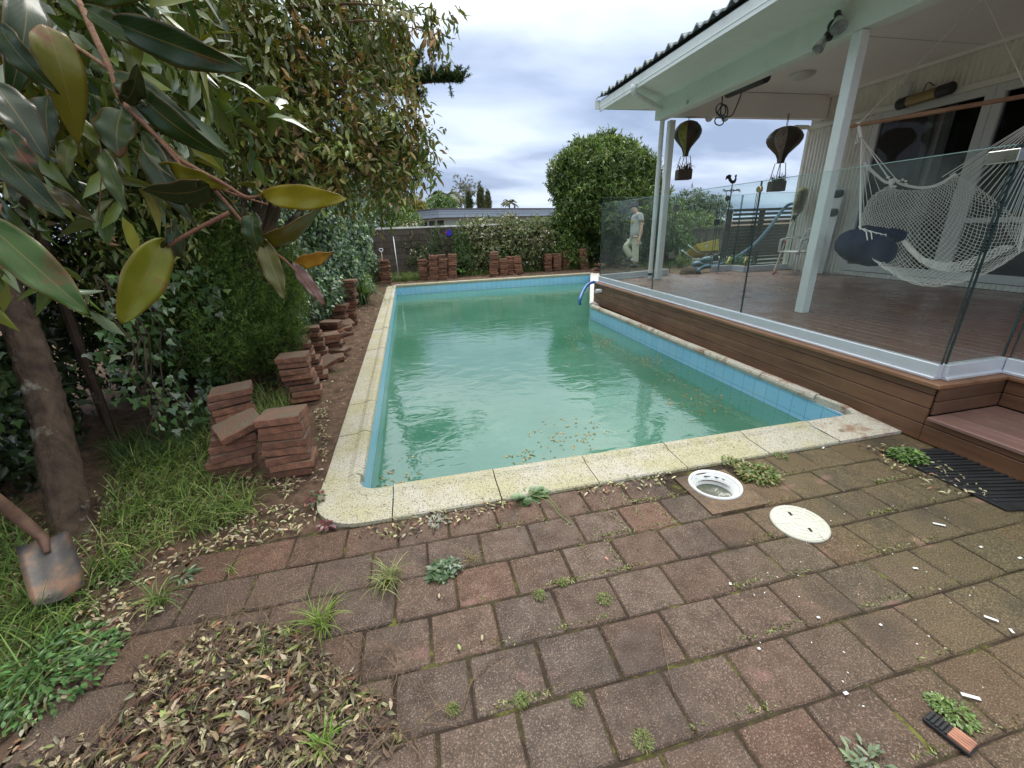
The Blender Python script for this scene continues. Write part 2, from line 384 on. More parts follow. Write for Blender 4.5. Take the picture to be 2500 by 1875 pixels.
M_rcoping = mk_rusty_coping()
def mk_tile():
    t = NT('pool_tile'); sep = t.n('ShaderNodeSeparateXYZ'); t.t.links.new(t.coord.outputs['Object'], sep.inputs[0])
    u = t.math('ADD', sep.outputs[0], sep.outputs[1]); v = t.math('ADD', sep.outputs[2], 0.05)
    cx = t.n('ShaderNodeCombineXYZ'); t.t.links.new(u, cx.inputs[0]); t.t.links.new(v, cx.inputs[1])
    br = t.n('ShaderNodeTexBrick', offset=0.0, squash=1.0); t.t.links.new(cx.outputs[0], br.inputs['Vector'])
    for k, vv in (('Scale', 1.0), ('Mortar Size', 0.0022), ('Mortar Smooth', 0.2), ('Bias', 0.0), ('Brick Width', 0.155), ('Row Height', 0.155)): br.inputs[k].default_value = vv
    br.inputs['Color1'].default_value = (0.24, 0.54, 0.74, 1); br.inputs['Color2'].default_value = (0.28, 0.58, 0.77, 1); br.inputs['Mortar'].default_value = (0.10, 0.22, 0.28, 1)
    g = t.noise(28, 4, 0.7, stretch=(1, 1, 2.2)); c = t.mix(t.ramp(g, [(0.66, 0.0), (0.70, 0.85)]), br.outputs[0], (0.03, 0.05, 0.04))
    c = t.mix(t.ramp(t.noise(4, 4, 0.6), [(0.4, 0.0), (0.75, 0.28)]), c, (0.36, 0.55, 0.58))
    return t.done(t.bsdf(c, 0.25, 0, 0.5))
M_tile = mk_tile()
M_plaster = simple('pool_plaster', (0.16, 0.42, 0.40), 0.7, var=0.2, scale=3)
def mk_water():
    t = NT('green_water'); a = t.noise(0.8, 4, 0.6); b = t.noise(3.0, 4, 0.6)
    c = t.ramp(a, [(0.3, (0.062, 0.22, 0.14)), (0.7, (0.135, 0.325, 0.235))])
    r1 = t.noise(3.2, 3, 0.5, 0.6, stretch=(1.0, 1.5, 1)); r2 = t.noise(17, 2, 0.5, 0.3, stretch=(1, 1.8, 1))
    nz = t.bump(t.math('ADD', r1, t.math('MULTIPLY', r2, 0.09)), 0.13, 0.05)
    d = t.n('ShaderNodeBsdfDiffuse'); t.t.links.new(c, d.inputs[0])
    tr = t.n('ShaderNodeBsdfTransparent'); tr.inputs[0].default_value = (0.45, 0.85, 0.72, 1)
    m = t.n('ShaderNodeMixShader'); m.inputs[0].default_value = 0.30
    t.t.links.new(d.outputs[0], m.inputs[1]); t.t.links.new(tr.outputs[0], m.inputs[2])
    gl = t.n('ShaderNodeBsdfGlossy'); gl.inputs['Roughness'].default_value = 0.03; t.t.links.new(nz, gl.inputs['Normal'])
    fr = t.n('ShaderNodeFresnel'); fr.inputs['IOR'].default_value = 2.35; t.t.links.new(nz, fr.inputs['Normal'])
    m2 = t.n('ShaderNodeMixShader'); t.t.links.new(fr.outputs[0], m2.inputs[0]); t.t.links.new(m.outputs[0], m2.inputs[1]); t.t.links.new(gl.outputs[0], m2.inputs[2])
    return t.done(m2.outputs[0])
M_water = mk_water()
def mk_wood(name, c0, c1, axis=1, rough=0.45):
    t = NT(name); st = [1, 1, 1]; st[axis] = 0.06
    a = t.noise(16, 5, 0.65, 0.3, stretch=tuple(st)); b = t.noise(2.2, 4, 0.6)
    c = t.ramp(a, [(0.28, c0), (0.72, c1)]); c = t.mix(t.ramp(b, [(0.35, 0.0), (0.75, 0.5)]), c, tuple(x*0.45 for x in c0))
    return t.done(t.bsdf(c, t.ramp(b, [(0.3, rough-.12), (0.7, rough+.2)]), 0, 0.5, t.bump(a, 0.25, 0.004)))
M_fascia = mk_wood('fascia_timber', (0.10, 0.045, 0.024), (0.24, 0.118, 0.062), 1)
M_fascia2 = mk_wood('fascia_timber_side', (0.075, 0.036, 0.021), (0.185, 0.095, 0.055), 0)
M_nosing = mk_wood('nosing_timber', (0.19, 0.085, 0.04), (0.33, 0.17, 0.09), 1)
M_deck = mk_wood('deck_timber', (0.19, 0.095, 0.074), (0.32, 0.17, 0.135), 1, 0.28)
M_tread = mk_wood('tread_timber', (0.19, 0.10, 0.08), (0.31, 0.18, 0.145), 1, 0.4)
M_dark = simple('shadow_gap', (0.012, 0.01, 0.009), 0.9)
M_alu = simple('aluminium', (0.62, 0.65, 0.70), 0.35, 0.25, var=0.04, bump=0.03)
M_white = simple('white_paint', (0.74, 0.80, 0.76), 0.5, var=0.05, scale=3, bump=0.08, bscale=30, grime=.35)
M_gutter = simple('gutter_paint', (0.76, 0.80, 0.79), 0.35, var=0.05, scale=2, bump=0.03, grime=.3)
M_soffit = simple('soffit_paint', (0.76, 0.82, 0.78), 0.6, var=0.03, scale=1.5, bump=0.04, grime=.15)
M_ceiling = simple('ceiling_paint', (0.86, 0.85, 0.83), 0.7, var=0.03, scale=1.5, bump=0.04)
M_clad = simple('cladding_paint', (0.76, 0.75, 0.68), 0.55, var=0.07, scale=3, bump=0.06, grime=.25)
M_frame = simple('window_frame_paint', (0.58, 0.60, 0.58), 0.4, var=0.04, bump=0.02)
M_rooftile = simple('concrete_roof_tile', (0.27, 0.30, 0.31), 0.7, var=0.25, scale=6)
M_steel = simple('brushed_steel', (0.5, 0.5, 0.48), 0.3, 0.9, var=0.08)
M_black = simple('black_plastic', (0.018, 0.018, 0.02), 0.4, var=0.1, bump=0.03)
M_whiteplastic = simple('white_plastic', (0.74, 0.75, 0.74), 0.35, var=0.04, bump=0.02)
def mk_glass(name, tint, op=0.0, ior=1.45, rough=0.0):
    t = NT(name); tr = t.n('ShaderNodeBsdfTransparent'); tr.inputs[0].default_value = (*tint, 1)
    gl = t.n('ShaderNodeBsdfGlossy'); gl.inputs['Roughness'].default_value = rough
    fr = t.n('ShaderNodeFresnel'); fr.inputs['IOR'].default_value = ior
    ge = t.n('ShaderNodeNewGeometry'); fq = t.math('MULTIPLY', fr.outputs[0], t.math('SUBTRACT', 1.0, ge.outputs['Backfacing']))
    m = t.n('ShaderNodeMixShader'); t.t.links.new(fq, m.inputs[0]); t.t.links.new(tr.outputs[0], m.inputs[1]); t.t.links.new(gl.outputs[0], m.inputs[2])
    sh = m.outputs[0]
    if op > 0:
        d = t.n('ShaderNodeBsdfDiffuse'); d.inputs[0].default_value = (0.5, 0.55, 0.55, 1); m3 = t.n('ShaderNodeMixShader')
        sm = t.ramp(t.noise(2.5, 5, 0.7), [(0.4, op*.4), (0.8, op*1.6)]); t.t.links.new(sm, m3.inputs[0])
        t.t.links.new(sh, m3.inputs[1]); t.t.links.new(d.outputs[0], m3.inputs[2]); sh = m3.outputs[0]
    return t.done(sh)
M_glass = mk_glass('fence_glass', (0.93, 0.97, 0.955), 0.045, 1.38)
M_glassedge = simple('glass_edge', (0.30, 0.45, 0.42), 0.15, var=0.1, bump=0)
M_darkedge = simple('glass_joint', (0.03, 0.05, 0.05), 0.15, var=0.1, bump=0)
M_pane = mk_glass('house_pane', (0.6, 0.62, 0.61), 0.0, 1.26)
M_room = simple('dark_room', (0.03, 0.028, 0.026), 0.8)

# ================================================================== ground with the pool hole
POOL = [(-0.50, 2.47), (-0.47, 2.40), (-0.40, 2.37), (3.39, 2.37), (3.36, 7.72), (3.42, 7.9), (5.62, 13.02), (-0.59, 13.05)]
def ground():
    bm = bmesh.new()
    ext = 260
    outer = [(-ext, -ext), (ext, -ext), (ext, ext), (-ext, ext)]
    def loop(pts):
        vs = [bm.verts.new((x, y, -0.03)) for x, y in pts]; return [bm.edges.new((vs[i], vs[(i+1) % len(vs)])) for i in range(len(vs))]
    hole = [(x-0.05 if x < 0 else x+0.05, y-0.05 if y < 5 else y+0.05) for x, y in POOL]
    es = loop(outer)+loop(hole)+loop([(1.651+.13*math.cos(i*math.pi/10), 1.828+.13*math.sin(i*math.pi/10)) for i in range(20)])
    bmesh.ops.triangle_fill(bm, use_beauty=True, use_dissolve=False, edges=es)
    for f in bm.faces:
        if f.normal.z < 0: f.normal_flip()
    me = bpy.data.meshes.new('ground'); bm.to_mesh(me); bm.free()
    structure(link('ground', me, M_soil))
ground()
def rough_patch(name, poly, res, amp, mat, z=0.0, seed=0, hole=None):
    """bumpy earth sheet filling a polygon, thick at its rim"""
    xs = [p[0] for p in poly]; ys = [p[1] for p in poly]; m = MB(); idx = {}
    def inside(x, y):
        c = False; n = len(poly)
        for i in range(n):
            (x1, y1), (x2, y2) = poly[i], poly[(i+1) % n]
            if (y1 > y) != (y2 > y) and x < (x2-x1)*(y-y1)/(y2-y1)+x1: c = not c
        return c
    from mathutils import noise as mn
    nx = int((max(xs)-min(xs))/res)+1; ny = int((max(ys)-min(ys))/res)+1
    def vert(i, j):
        if (i, j) not in idx:
            x = min(xs)+i*res; y = min(ys)+j*res
            h = amp*(mn.noise((x*5, y*5, seed))+.5*mn.noise((x*17, y*17, seed+3))+.35*mn.noise((x*45, y*45, 5)))
            idx[(i, j)] = len(m.v); m.v.append((x, y, z+h))
        return idx[(i, j)]
    for i in range(nx):
        for j in range(ny):
            if hole and math.hypot(min(xs)+(i+.5)*res-hole[0], min(ys)+(j+.5)*res-hole[1]) < hole[2]: continue
            if inside(min(xs)+(i+.5)*res, min(ys)+(j+.5)*res): m.f.append((vert(i, j), vert(i+1, j), vert(i+1, j+1), vert(i, j+1)))
    return structure(m.build(name, mat, smooth=True))
rough_patch('soil_strip', [(-2.0, 2.06), (-0.66, 2.06), (-0.76, 13.3), (-2.0, 13.6)], 0.045, 0.022, M_soil, -0.012, 1)
rough_patch('soil_border', [(-2.0, 13.25), (7.5, 13.25), (7.8, 15.2), (-2.0, 15.2)], 0.09, 0.05, M_soil, -0.01, 2)
rough_patch('garden_bed', [(-5.0, 0.1), (-1.75, 0.1), (-1.30, 1.9), (-1.30, 2.4), (-1.9, 2.7), (-1.9, 4.5), (-5.0, 4.5)], 0.06, 0.05, M_soil, -0.0, 3)
rough_patch('yard', [(5.9, 8.8), (16, 8.8), (16, 19), (7.0, 19), (7.2, 14)], 0.16, 0.07, M_soil, 0.02, 4)

# ================================================================== paving
def paving():
    rng = random.Random(3); V = []; F = []; Cc = []
    RP, CP = 0.2265, 0.272; g = 0.0036
    def left(y): return -1.33-0.28*max(0, 2.06-y)
    r = 0; y = 2.052
    rows = []
    while y > -2.0: rows.append(y); y -= RP
    for r, y1 in enumerate(rows):
        y0 = y1-RP
        off = (0.5 if r % 2 else 0)*CP + rng.uniform(-.01, .01) + 0.03
        x = left(y1)+rng.uniform(-.04, .02); x0n = math.floor((x-off)/CP)*CP+off
        xs = x0n
        while xs < 3.42:
            a, b = max(xs, -9), min(xs+CP, 3.43); 
            if b-a > .06 and (a+b)/2 > left(y1)-.05 and not (1.44 < (a+b)/2 < 1.88 and 1.52 < (y0+y1)/2 < 2.05) and not (r == 0 and rng.random() < .0):
                h = rng.uniform(-.0035, .0035); tx, ty = rng.uniform(-.009, .009), rng.uniform(-.009, .009); rz = rng.uniform(-.012, .012)
                cx, cy = (a+b)/2, (y0+y1)/2; hx, hy = (b-a)/2-g*rng.uniform(.5, 1.4), RP/2-g*rng.uniform(.5, 1.3)
                k = len(V); ch = 0.006; nseg = 4
                ring0, ring1, ring2 = [], [], []
                per = []
                for (sx0, sy0, sx1, sy1) in ((-1, -1, 1, -1), (1, -1, 1, 1), (1, 1, -1, 1), (-1, 1, -1, -1)):
                    for s in range(nseg): per.append((sx0+(sx1-sx0)*s/nseg, sy0+(sy1-sy0)*s/nseg, s == 0))
                for (px, py, corner) in per:
                    jit = rng.uniform(-.0016, .0012); q = .985 if corner else 1
                    for (rr, ins, zz) in ((ring0, 0, -.05), (ring1, 0, -ch), (ring2, ch, 0)):
                        X = px*(hx*q-ins+jit); Y = py*(hy*q-ins+jit); Xr = X-rz*Y; Yr = Y+rz*X
                        rr.append((cx+Xr, cy+Yr, zz+h+(tx*X+ty*Y if zz > -.02 else 0)))
                V += ring0+ring1+ring2; n = len(per)
                for q in range(n):
                    q2 = (q+1) % n
                    F.append((k+q, k+q2, k+n+q2, k+n+q)); F.append((k+n+q, k+n+q2, k+2*n+q2, k+2*n+q))
                F.append(tuple(k+2*n+q for q in range(n)))
                br = rng.uniform(.86, 1.14); wm = rng.uniform(-.008, .013); base = (0.122*br+wm, 0.080*br, 0.056*br-wm*.3)
                if r == 0 or rng.random() < .12: base = (base[0]*1.12, base[1]*.98, base[2]*.9)
                Cc += [base]*(3*n)
            xs += CP
    me = bpy.data.meshes.new('paving'); me.from_pydata(V, [], F); me.update()
    ca = me.color_attributes.new('Col', 'FLOAT_COLOR', 'POINT'); arr = np.ones((len(V), 4)); arr[:, :3] = np.array(Cc); ca.data.foreach_set('color', arr.reshape(-1))
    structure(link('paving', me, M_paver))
    rough_patch('paving_bed', [(-1.62, -2), (3.44, -2), (3.44, 2.07), (-1.38, 2.07)], 0.03, 0.0028, M_joint, -0.0068, 9, (1.651, 1.828, .15))
paving()

# ================================================================== pool
def pool():
    t = thing('swimming_pool', 'long rectangular swimming pool of murky green water with blue tiles and speckled stone coping', 'swimming pool', (1.4, 2.06, 0))
    m = MB(); n = len(POOL)
    for i in range(n):
        (x0, y0), (x1, y1) = POOL[i], POOL[(i+1) % n]
        m.add([(x0, y0, -1.3), (x1, y1, -1.3), (x1, y1, -0.03), (x0, y0, -0.03)], [(3, 2, 1, 0)])
    m.build('tiled_wall', M_tile, t)
    b = MB(); b.add([(x, y, -1.3) for x, y in POOL], [tuple(range(n))]); b.build('floor', M_plaster, t)
    MB().box((2.5, 2.375, -1.29), (3.385, 3.3, -0.42)).build('step', M_plaster, t, bevel=.03)
    MB().box((3.1, 3.305, -1.29), (3.36, 7.7, -0.5)).build('ledge', M_plaster, t, bevel=.03)
    # coping profile: (side towards water positive, up)
    def prof(w): return [(-w, -.05), (-w, .012), (-w+.008, .02), (-.085, .028), (-.05, .045), (-.015, .046), (.012, .032), (.02, .01), (.012, -.02), (-.01, -.034), (-.01, -.05)]
    def stone(p, q, w, mat=M_coping, z=0): 
        d = (Vector(q)-Vector(p)).normalized()*.0035
        m = MB(); P = Vector((*p, z))+Vector((*d, 0)) if len(p) == 2 else p; Q = Vector((*q, z))-Vector((*d, 0))
        m.extr(prof(w), P, Q); return m.build('coping_stone', mat, t)
    # near edge: water is on +y side; extrusion side = d x up, so go from right to left
    xs = [-0.28, 0.36, 0.99, 1.62, 2.26, 2.86]
    for i in range(len(xs)-1): stone((xs[i+1], 2.37-RNG.uniform(0, .006)), (xs[i], 2.37-RNG.uniform(0, .004)), .31, z=RNG.uniform(-.003, .003))
    # left edge
    ys = [2.56+.655*i for i in range(17)]
    for i in range(len(ys)-1): stone((-.503-.006*i, ys[i]), (-.503-.006*(i+1), min(13.0, ys[i+1])), .235, z=RNG.uniform(-.003, .003))
    # far edge
    fx_ = [-.6+.62*i for i in range(11)]
    for i in range(10): stone((fx_[i], 13.04), (fx_[i+1], 13.03), .28, z=.01)
    # right edge under the deck, thin and rust stained
    ry = [2.75+.62*i for i in range(9)]
    for i in range(8): stone((3.385-.004*i, min(7.72, ry[i+1])), (3.385-.004*i, ry[i]), .10, M_rcoping)
    dg = Vector((2.2, 5.12)).normalized(); q0 = Vector((3.42, 7.9))
    for i in range(9):
        a = q0+dg*(.62*i); b_ = q0+dg*(.62*(i+1)); stone(tuple(b_), tuple(a), .30, M_whitecop)
    # rounded corner stones
    def corner(cx, cy, pts_in, pts_out, mat):
        m = MB(); a = len(pts_in); lay = [(0, -.03), (0, .03), (.035, .046), (.08, .03), (1, .018), (1, -.05)]
        for k, (s, z) in enumerate(lay):
            for p, q in zip(pts_in, pts_out):
                v = Vector(p).lerp(Vector(q), s if s in (0, 1) else s/max(.2, (Vector(q)-Vector(p)).length)); m.v.append((v.x, v.y, z))
        for k in range(len(lay)-1):
            for j in range(a-1): m.f.append((k*a+j, k*a+j+1, (k+1)*a+j+1, (k+1)*a+j))
        m.build('coping_stone', mat, t)
    arc = lambda c, r, a0, a1, n: [(c[0]+r*math.cos(math.radians(a0+(a1-a0)*i/n)), c[1]+r*math.sin(math.radians(a0+(a1-a0)*i/n))) for i in range(n+1)]
    pin = [(-.503, 2.556)]+arc((-.38, 2.49), .12, 180, 270, 8)+[(-.284, 2.37)]
    pout = [(-.738, 2.556)]+arc((-.44, 2.36), .298, 180, 270, 8)+[(-.284, 2.06)]
    corner(0, 0, pin, pout, M_coping)
    pin = [(2.864, 2.37), (3.1, 2.37), (3.3, 2.37), (3.37, 2.40), (3.40, 2.5), (3.385, 2.746)]
    pout = [(2.864, 2.06), (3.2, 2.06), (3.42, 2.055), (3.50, 2.15), (3.50, 2.4), (3.485, 2.746)]
    corner(0, 0, pin, pout, M_rcoping)
    w = MB(); w.add([(x, y, -.25) for x, y in POOL], [tuple(range(n))])
    structure(w.build('water', M_water))
M_whitecop = simple('pale_coping', (0.62, 0.58, 0.53), 0.8, var=0.15, scale=12, bump=0.4)
pool()

# ================================================================== timber deck
def fxl(y): return 3.415+0.0255*(y-2.03)
DZ = 0.435; YN, YF, XW = 1.94, 8.45, 8.2
def deck():
    t = thing('timber_deck', 'raised brown timber deck with board fascia and a step beside the pool', 'deck', (5.8, 5.0, 0))
    # fascia boards
    gaps = [(.005, .125), (.131, .245), (.251, .345), (.351, .402)]
    for (z0, z1) in gaps[:1]+[(.131, .172)]:
        m = MB(); m.bar((fxl(-2)+.012, -2, (z0+z1)/2), (fxl(YN)+.012, YN-.002, (z0+z1)/2), .02, z1-z0); m.build('fascia_board', M_fascia, t, bevel=.003)
    for (z0, z1) in gaps:
        for (a, b) in ((YN, 4.3+z0*2), (4.3+z0*2, 8.1)):
            m = MB(); m.bar((fxl(a)+.012, a+.001, (z0+z1)/2), (fxl(b)+.012, b-.001, (z0+z1)/2), .02, z1-z0); m.build('fascia_board', M_fascia, t, bevel=.003)
    for (z0, z1) in ((.205, .30), (.306, .402)):
        MB().box((3.436, YN-.02, z0), (4.05, YN, z1)).build('fascia_board', M_fascia2, t, bevel=.003)
        MB().box((4.05, -2, z0), (4.07, YN-.022, z1)).build('fascia_board', M_fascia, t, bevel=.003)
    MB().prism([(fxl(-2)+.03, -2), (4.04, -2), (4.04, YN+.01), (fxl(YN)+.03, YN+.01)], -.02, .17).build('step_frame', M_dark, t)
    MB().prism([(fxl(YN)+.03, YN+.01), (4.08, YN+.01), (4.08, -2), (XW, -2), (XW, YF), (fxl(8.1)+.03, 8.08)], -.02, DZ-.032).build('frame', M_dark, t)
    # step treads
    for k in range(4):
        x0 = 3.385+k*.165; MB().box((x0, -2, .176), (x0+.16, YN-.024, .201)).build('tread_board', M_tread, t, bevel=.003)
    # nosing boards round the edge
    m = MB(); m.bar((fxl(YN)+.04, YN-.03, DZ-.015), (fxl(8.1)+.04, 8.1, DZ-.015), .12, .03); m.build('edge_board', M_nosing, t, bevel=.004)
    MB().box((3.50, YN-.035, DZ-.029), (4.02, YN+.08, DZ)).build('edge_board', M_nosing, t, bevel=.004)
    MB().box((4.022, -2, DZ-.029), (4.12, YN+.08, DZ)).build('edge_board', M_nosing, t, bevel=.004)
    # deck boards, running away from the camera
    y0 = YN+.082; x = 3.53; k = 0
    db = []
    while x < XW-.05:
        w = .138; a = y0 if x < 4.12 else -2; e = 8.08+(x-3.5)*.1 if x < 5.0 else YF
        MB().box((max(x, fxl(8)+.06) if False else x, a, DZ-.026-RNG.uniform(0, .002)), (min(x+w-.005, XW-.03), e, DZ-RNG.uniform(0, .002))).build('deck_board', M_deck, t, bevel=.003)
        for q in range(16):
            yy = 2.2+q*.42
            if yy > a+.05 and yy < e-.05:
                for s in (.03, w-.035): db.append((x+s, yy+RNG.uniform(-.006, .006)))
        x += w; k += 1
    m = MB()
    for (sx, sy) in db: m.lathe([(0, DZ+.0006), (.0042, DZ+.0006), (.0042, DZ-.003)], (sx, sy, 0), 6)
    o = m.build('screw_heads', M_dark, t); o['kind'] = 'stuff'
    return t
deck()
# ================================================================== house
def house():
    h = thing('house', 'single storey house with ribbed cream cladding and a tiled verandah roof over the deck', 'house', (8.2, 3.0, 0))
    # ribbed cladding as real ribs
    def ribs(y0, y1, z0, z1, name='wall_cladding'):
        m = MB(); per = .075; n = int((y1-y0)/per*6); k = 0
        for i in range(n+1):
            y = y0+(y1-y0)*i/n; x = XW-.011*math.cos(2*math.pi*y/per)-.006*(1 if (y/per) % 1 < .5 else 0)
            m.v += [(x, y, z0), (x, y, z1)]
        for i in range(n): m.f.append((2*i, 2*i+1, 2*i+3, 2*i+2))
        return m.build(name, M_clad, h)
    ribs(-2, 8.1, 3.26, 3.74); ribs(6.78, 8.1, .45, 3.16); ribs(-2, 6.78, .44, .52)
    MB().box((XW-.03, -2, 3.165), (XW+.05, 8.16, 3.255)).build('wall_trim', M_clad, h, bevel=.006)
    MB().box((XW-.35, 8.12, 3.2), (XW-.03, 8.2, 3.27)).build('wall_trim', M_clad, h, bevel=.006)
    MB().box((XW-.02, 8.1, -.05), (XW+.09, 8.17, 3.16)).build('corner_board', M_clad, h, bevel=.004)
    MB().box((XW+.05, 8.0, -.05), (13.5, 8.09, 3.72)).build('end_wall', M_clad, h)
    MB().box((XW+.02, -2, 3.26), (XW+.09, 7.98, 3.74)).build('wall_backing', M_clad, h)
    MB().box((XW+.02, 6.8, .0), (XW+.09, 7.98, 3.16)).build('wall_backing', M_clad, h)
    # room behind the glass
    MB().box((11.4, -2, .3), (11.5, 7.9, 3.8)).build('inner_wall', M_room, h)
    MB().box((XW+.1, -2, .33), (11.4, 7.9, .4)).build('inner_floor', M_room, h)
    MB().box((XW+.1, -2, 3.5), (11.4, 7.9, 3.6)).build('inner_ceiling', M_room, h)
    def door(y0, y1, z0, z1, bars, rails=()):
        m = MB(); w = .11
        m.box((XW-.035, y0, z0), (XW+.06, y0+w, z1)); m.box((XW-.035, y1-w, z0), (XW+.06, y1, z1))
        m.box((XW-.032, y0+w, z1-w), (XW+.06, y1-w, z1)); m.box((XW-.032, y0+w, z0), (XW+.06, y1-w, z0+.12))
        for r in rails: m.box((XW-.03, y0+w, r), (XW+.055, y1-w, r+.07))
        f = m.build('sliding_door_frame', M_frame, h, bevel=.004)
        MB().box((XW+.01, y0+w, z0+.12), (XW+.018, y1-w, z1-w)).build('pane', M_pane, f)
        for b in bars: MB().box((XW+.16, b, z0), (XW+.22, b+.1, z1-.05)).build('inner_frame', M_frame, h)
    door(5.13, 6.78, .53, 3.16, (5.72, 5.95))
    door(3.2, 5.125, .53, 3.16, (), (1.36,))
    door(1.2, 3.195, .53, 3.16, ())
    door(-2, 1.195, .53, 3.16, ())
    # ceiling, soffit, beams, posts
    MB().box((4.76, -2, 3.70), (XW, 7.76, 3.74)).build('ceiling', M_ceiling, h)
    for yy in (5.4, 2.7): MB().box((4.77, yy, 3.694), (XW-.02, yy+.012, 3.703)).build('ceiling_batten', M_frame, h)
    MB().box((XW-.06, -2, 3.655), (XW-.018, 7.76, 3.699)).build('cornice', M_ceiling, h)
    MB().box((3.70, -2, 3.545), (4.55, 8.42, 3.575)).build('soffit', M_soffit, h)
    MB().box((4.55, -2, 3.25), (4.75, 7.9, 3.60)).build('beam', M_soffit, h, bevel=.008)
    MB().box((4.752, 7.76, 3.30), (XW-.02, 7.9, 3.695)).build('cross_beam', M_ceiling, h, bevel=.006)
    MB().box((4.552, 7.905, 3.545), (XW, 8.42, 3.575)).build('soffit', M_soffit, h)
    for (x, y) in ((4.60, 4.17), (4.86, 7.84)):
        m = MB(); m.box((x-.055, y-.055, DZ), (x+.055, y+.055, 3.245)); m.build('post', M_post, h, bevel=.006)
    # gutter and fascia
    gp = [(-.002, -.12), (.055, -.12), (.075, -.10), (.075, -.01), (.09, 0), (.09, .012), (.068, .012), (.068, -.0), (.062, -.10), (.0, -.11)]
    m = MB(); m.extr([(-a, z) for a, z in gp][::-1], (3.70, 8.46, 3.67), (3.70, -2, 3.67)); 
    g = m.build('gutter', M_gutter, h)
    MB().box((3.705, -2, 3.50), (3.73, 8.44, 3.66)).build('fascia', M_gutter, h)
    MB().box((3.62, 8.442, 3.54), (XW, 8.465, 3.68)).build('fascia', M_gutter, h)
    # roof of interlocking tiles with wavy edges
    m = MB(); slope = math.tan(math.radians(17)); per = .30; nu = 14*36
    rows = 14
    for r in range(rows):
        xa = 3.66+r*.34; xb = xa+.37
        k = len(m.v)
        for i in range(nu+1):
            y = -2+10.5*i/nu; ph = (y/per) % 1; hh = .042*math.exp(-((ph-.5)/.17)**2)+.01*math.cos(4*math.pi*ph)
            m.v += [(xa, y, 3.70+(xa-3.66)*slope+hh+.0), (xa, y, 3.725+(xa-3.66)*slope+hh), (xb, y, 3.70+(xb-3.66)*slope+hh)]
        for i in range(nu):
            for j in range(2): m.f.append((k+3*i+j, k+3*i+j+1, k+3*i+3+j+1, k+3*i+3+j))
    m.build('roof_tiles', M_rooftile, h)
    MB().add([(3.72, -2, 3.68), (8.5, -2, 3.68+4.8*slope), (8.5, 8.4, 3.68+4.8*slope), (3.72, 8.4, 3.68), (13.5, -2, 3.7), (13.5, 8.4, 3.7)], [(0, 1, 2, 3), (1, 4, 5, 2), (0, 4, 1), (3, 2, 5)]).build('roof_deck', M_rooftile, h)
    # downpipe: bends out of the gutter, crosses under the soffit, drops to the deck
    yp = 7.85
    pts = [(3.66, 7.05, 3.56), (3.665, 7.06, 3.50), (3.70, 7.10, 3.455), (3.78, 7.16, 3.44), (4.55, 7.72, 3.40), (4.64, 7.80, 3.385), (4.67, 7.83, 3.33), (4.675, 7.84, 3.26), (4.675, 7.84, .5), (4.675, 7.84, DZ)]
    m = MB(); m.tube(pts, .042, 14); p = m.build('downpipe', M_gutter, h, smooth=True)
    MB().lathe([(.047, 0), (.047, .05)], (4.675, 7.84, .52), 14).build('pipe_band', M_black, p)
    return h
def mk_post():
    t = NT('chipped_white_paint'); a = t.noise(9, 6, 0.75); b = t.noise(3, 4)
    c = t.mix(t.ramp(a, [(0.70, 0.0), (0.72, 1.0)]), (0.74, 0.79, 0.77), (0.42, 0.32, 0.22))
    c = t.mix(t.ramp(b, [(0.4, 0.0), (0.8, 0.25)]), c, (0.5, 0.52, 0.48))
    return t.done(t.bsdf(c, 0.5, 0, 0.4, t.bump(a, 0.3, 0.004)))
M_post = mk_post()
house()

# ================================================================== glass balustrades
def glass_run(root, pts, z0, ztop, joints, chh=.10, back=False):
    for i in range(len(pts)-1):
        p, q = Vector((*pts[i], 0)), Vector((*pts[i+1], 0))
        d = (q-p).normalized(); 
        m = MB(); m.bar(p+Vector((0, 0, z0+chh/2+.012)), q+Vector((0, 0, z0+chh/2+.012)), .052, chh); m.bar(p+Vector((0, 0, z0+.012)), q+Vector((0, 0, z0+.012)), .085, .022)
        m.build('base_channel', M_alu, root, bevel=.004)
        js = joints[i]; L = (q-p).length
        for a, b in zip(js[:-1], js[1:]):
            A = p+d*(a*L+.006); B = p+d*(b*L-.006)
            m = MB(); m.bar(A+Vector((0, 0, (z0+chh+ztop)/2+.014)), B+Vector((0, 0, (z0+chh+ztop)/2+.014)), .011, ztop-z0-chh-.006)
            g = m.build('glass_pane', M_glass, root)
            e = MB(); e.bar(A+Vector((0, 0, ztop+.014)), B+Vector((0, 0, ztop+.014)), .012, .004)
            e.build('top_edge', M_glassedge, g)
            for E_, s in ((A, -1), (B, 1)):
                e = MB(); e.bar(E_+d*s*.003+Vector((0, 0, z0+chh+.014)), E_+d*s*.003+Vector((0, 0, ztop+.014)), .014, .005, up=(d.x, d.y, 0)); e.build('side_edge', M_darkedge, g)
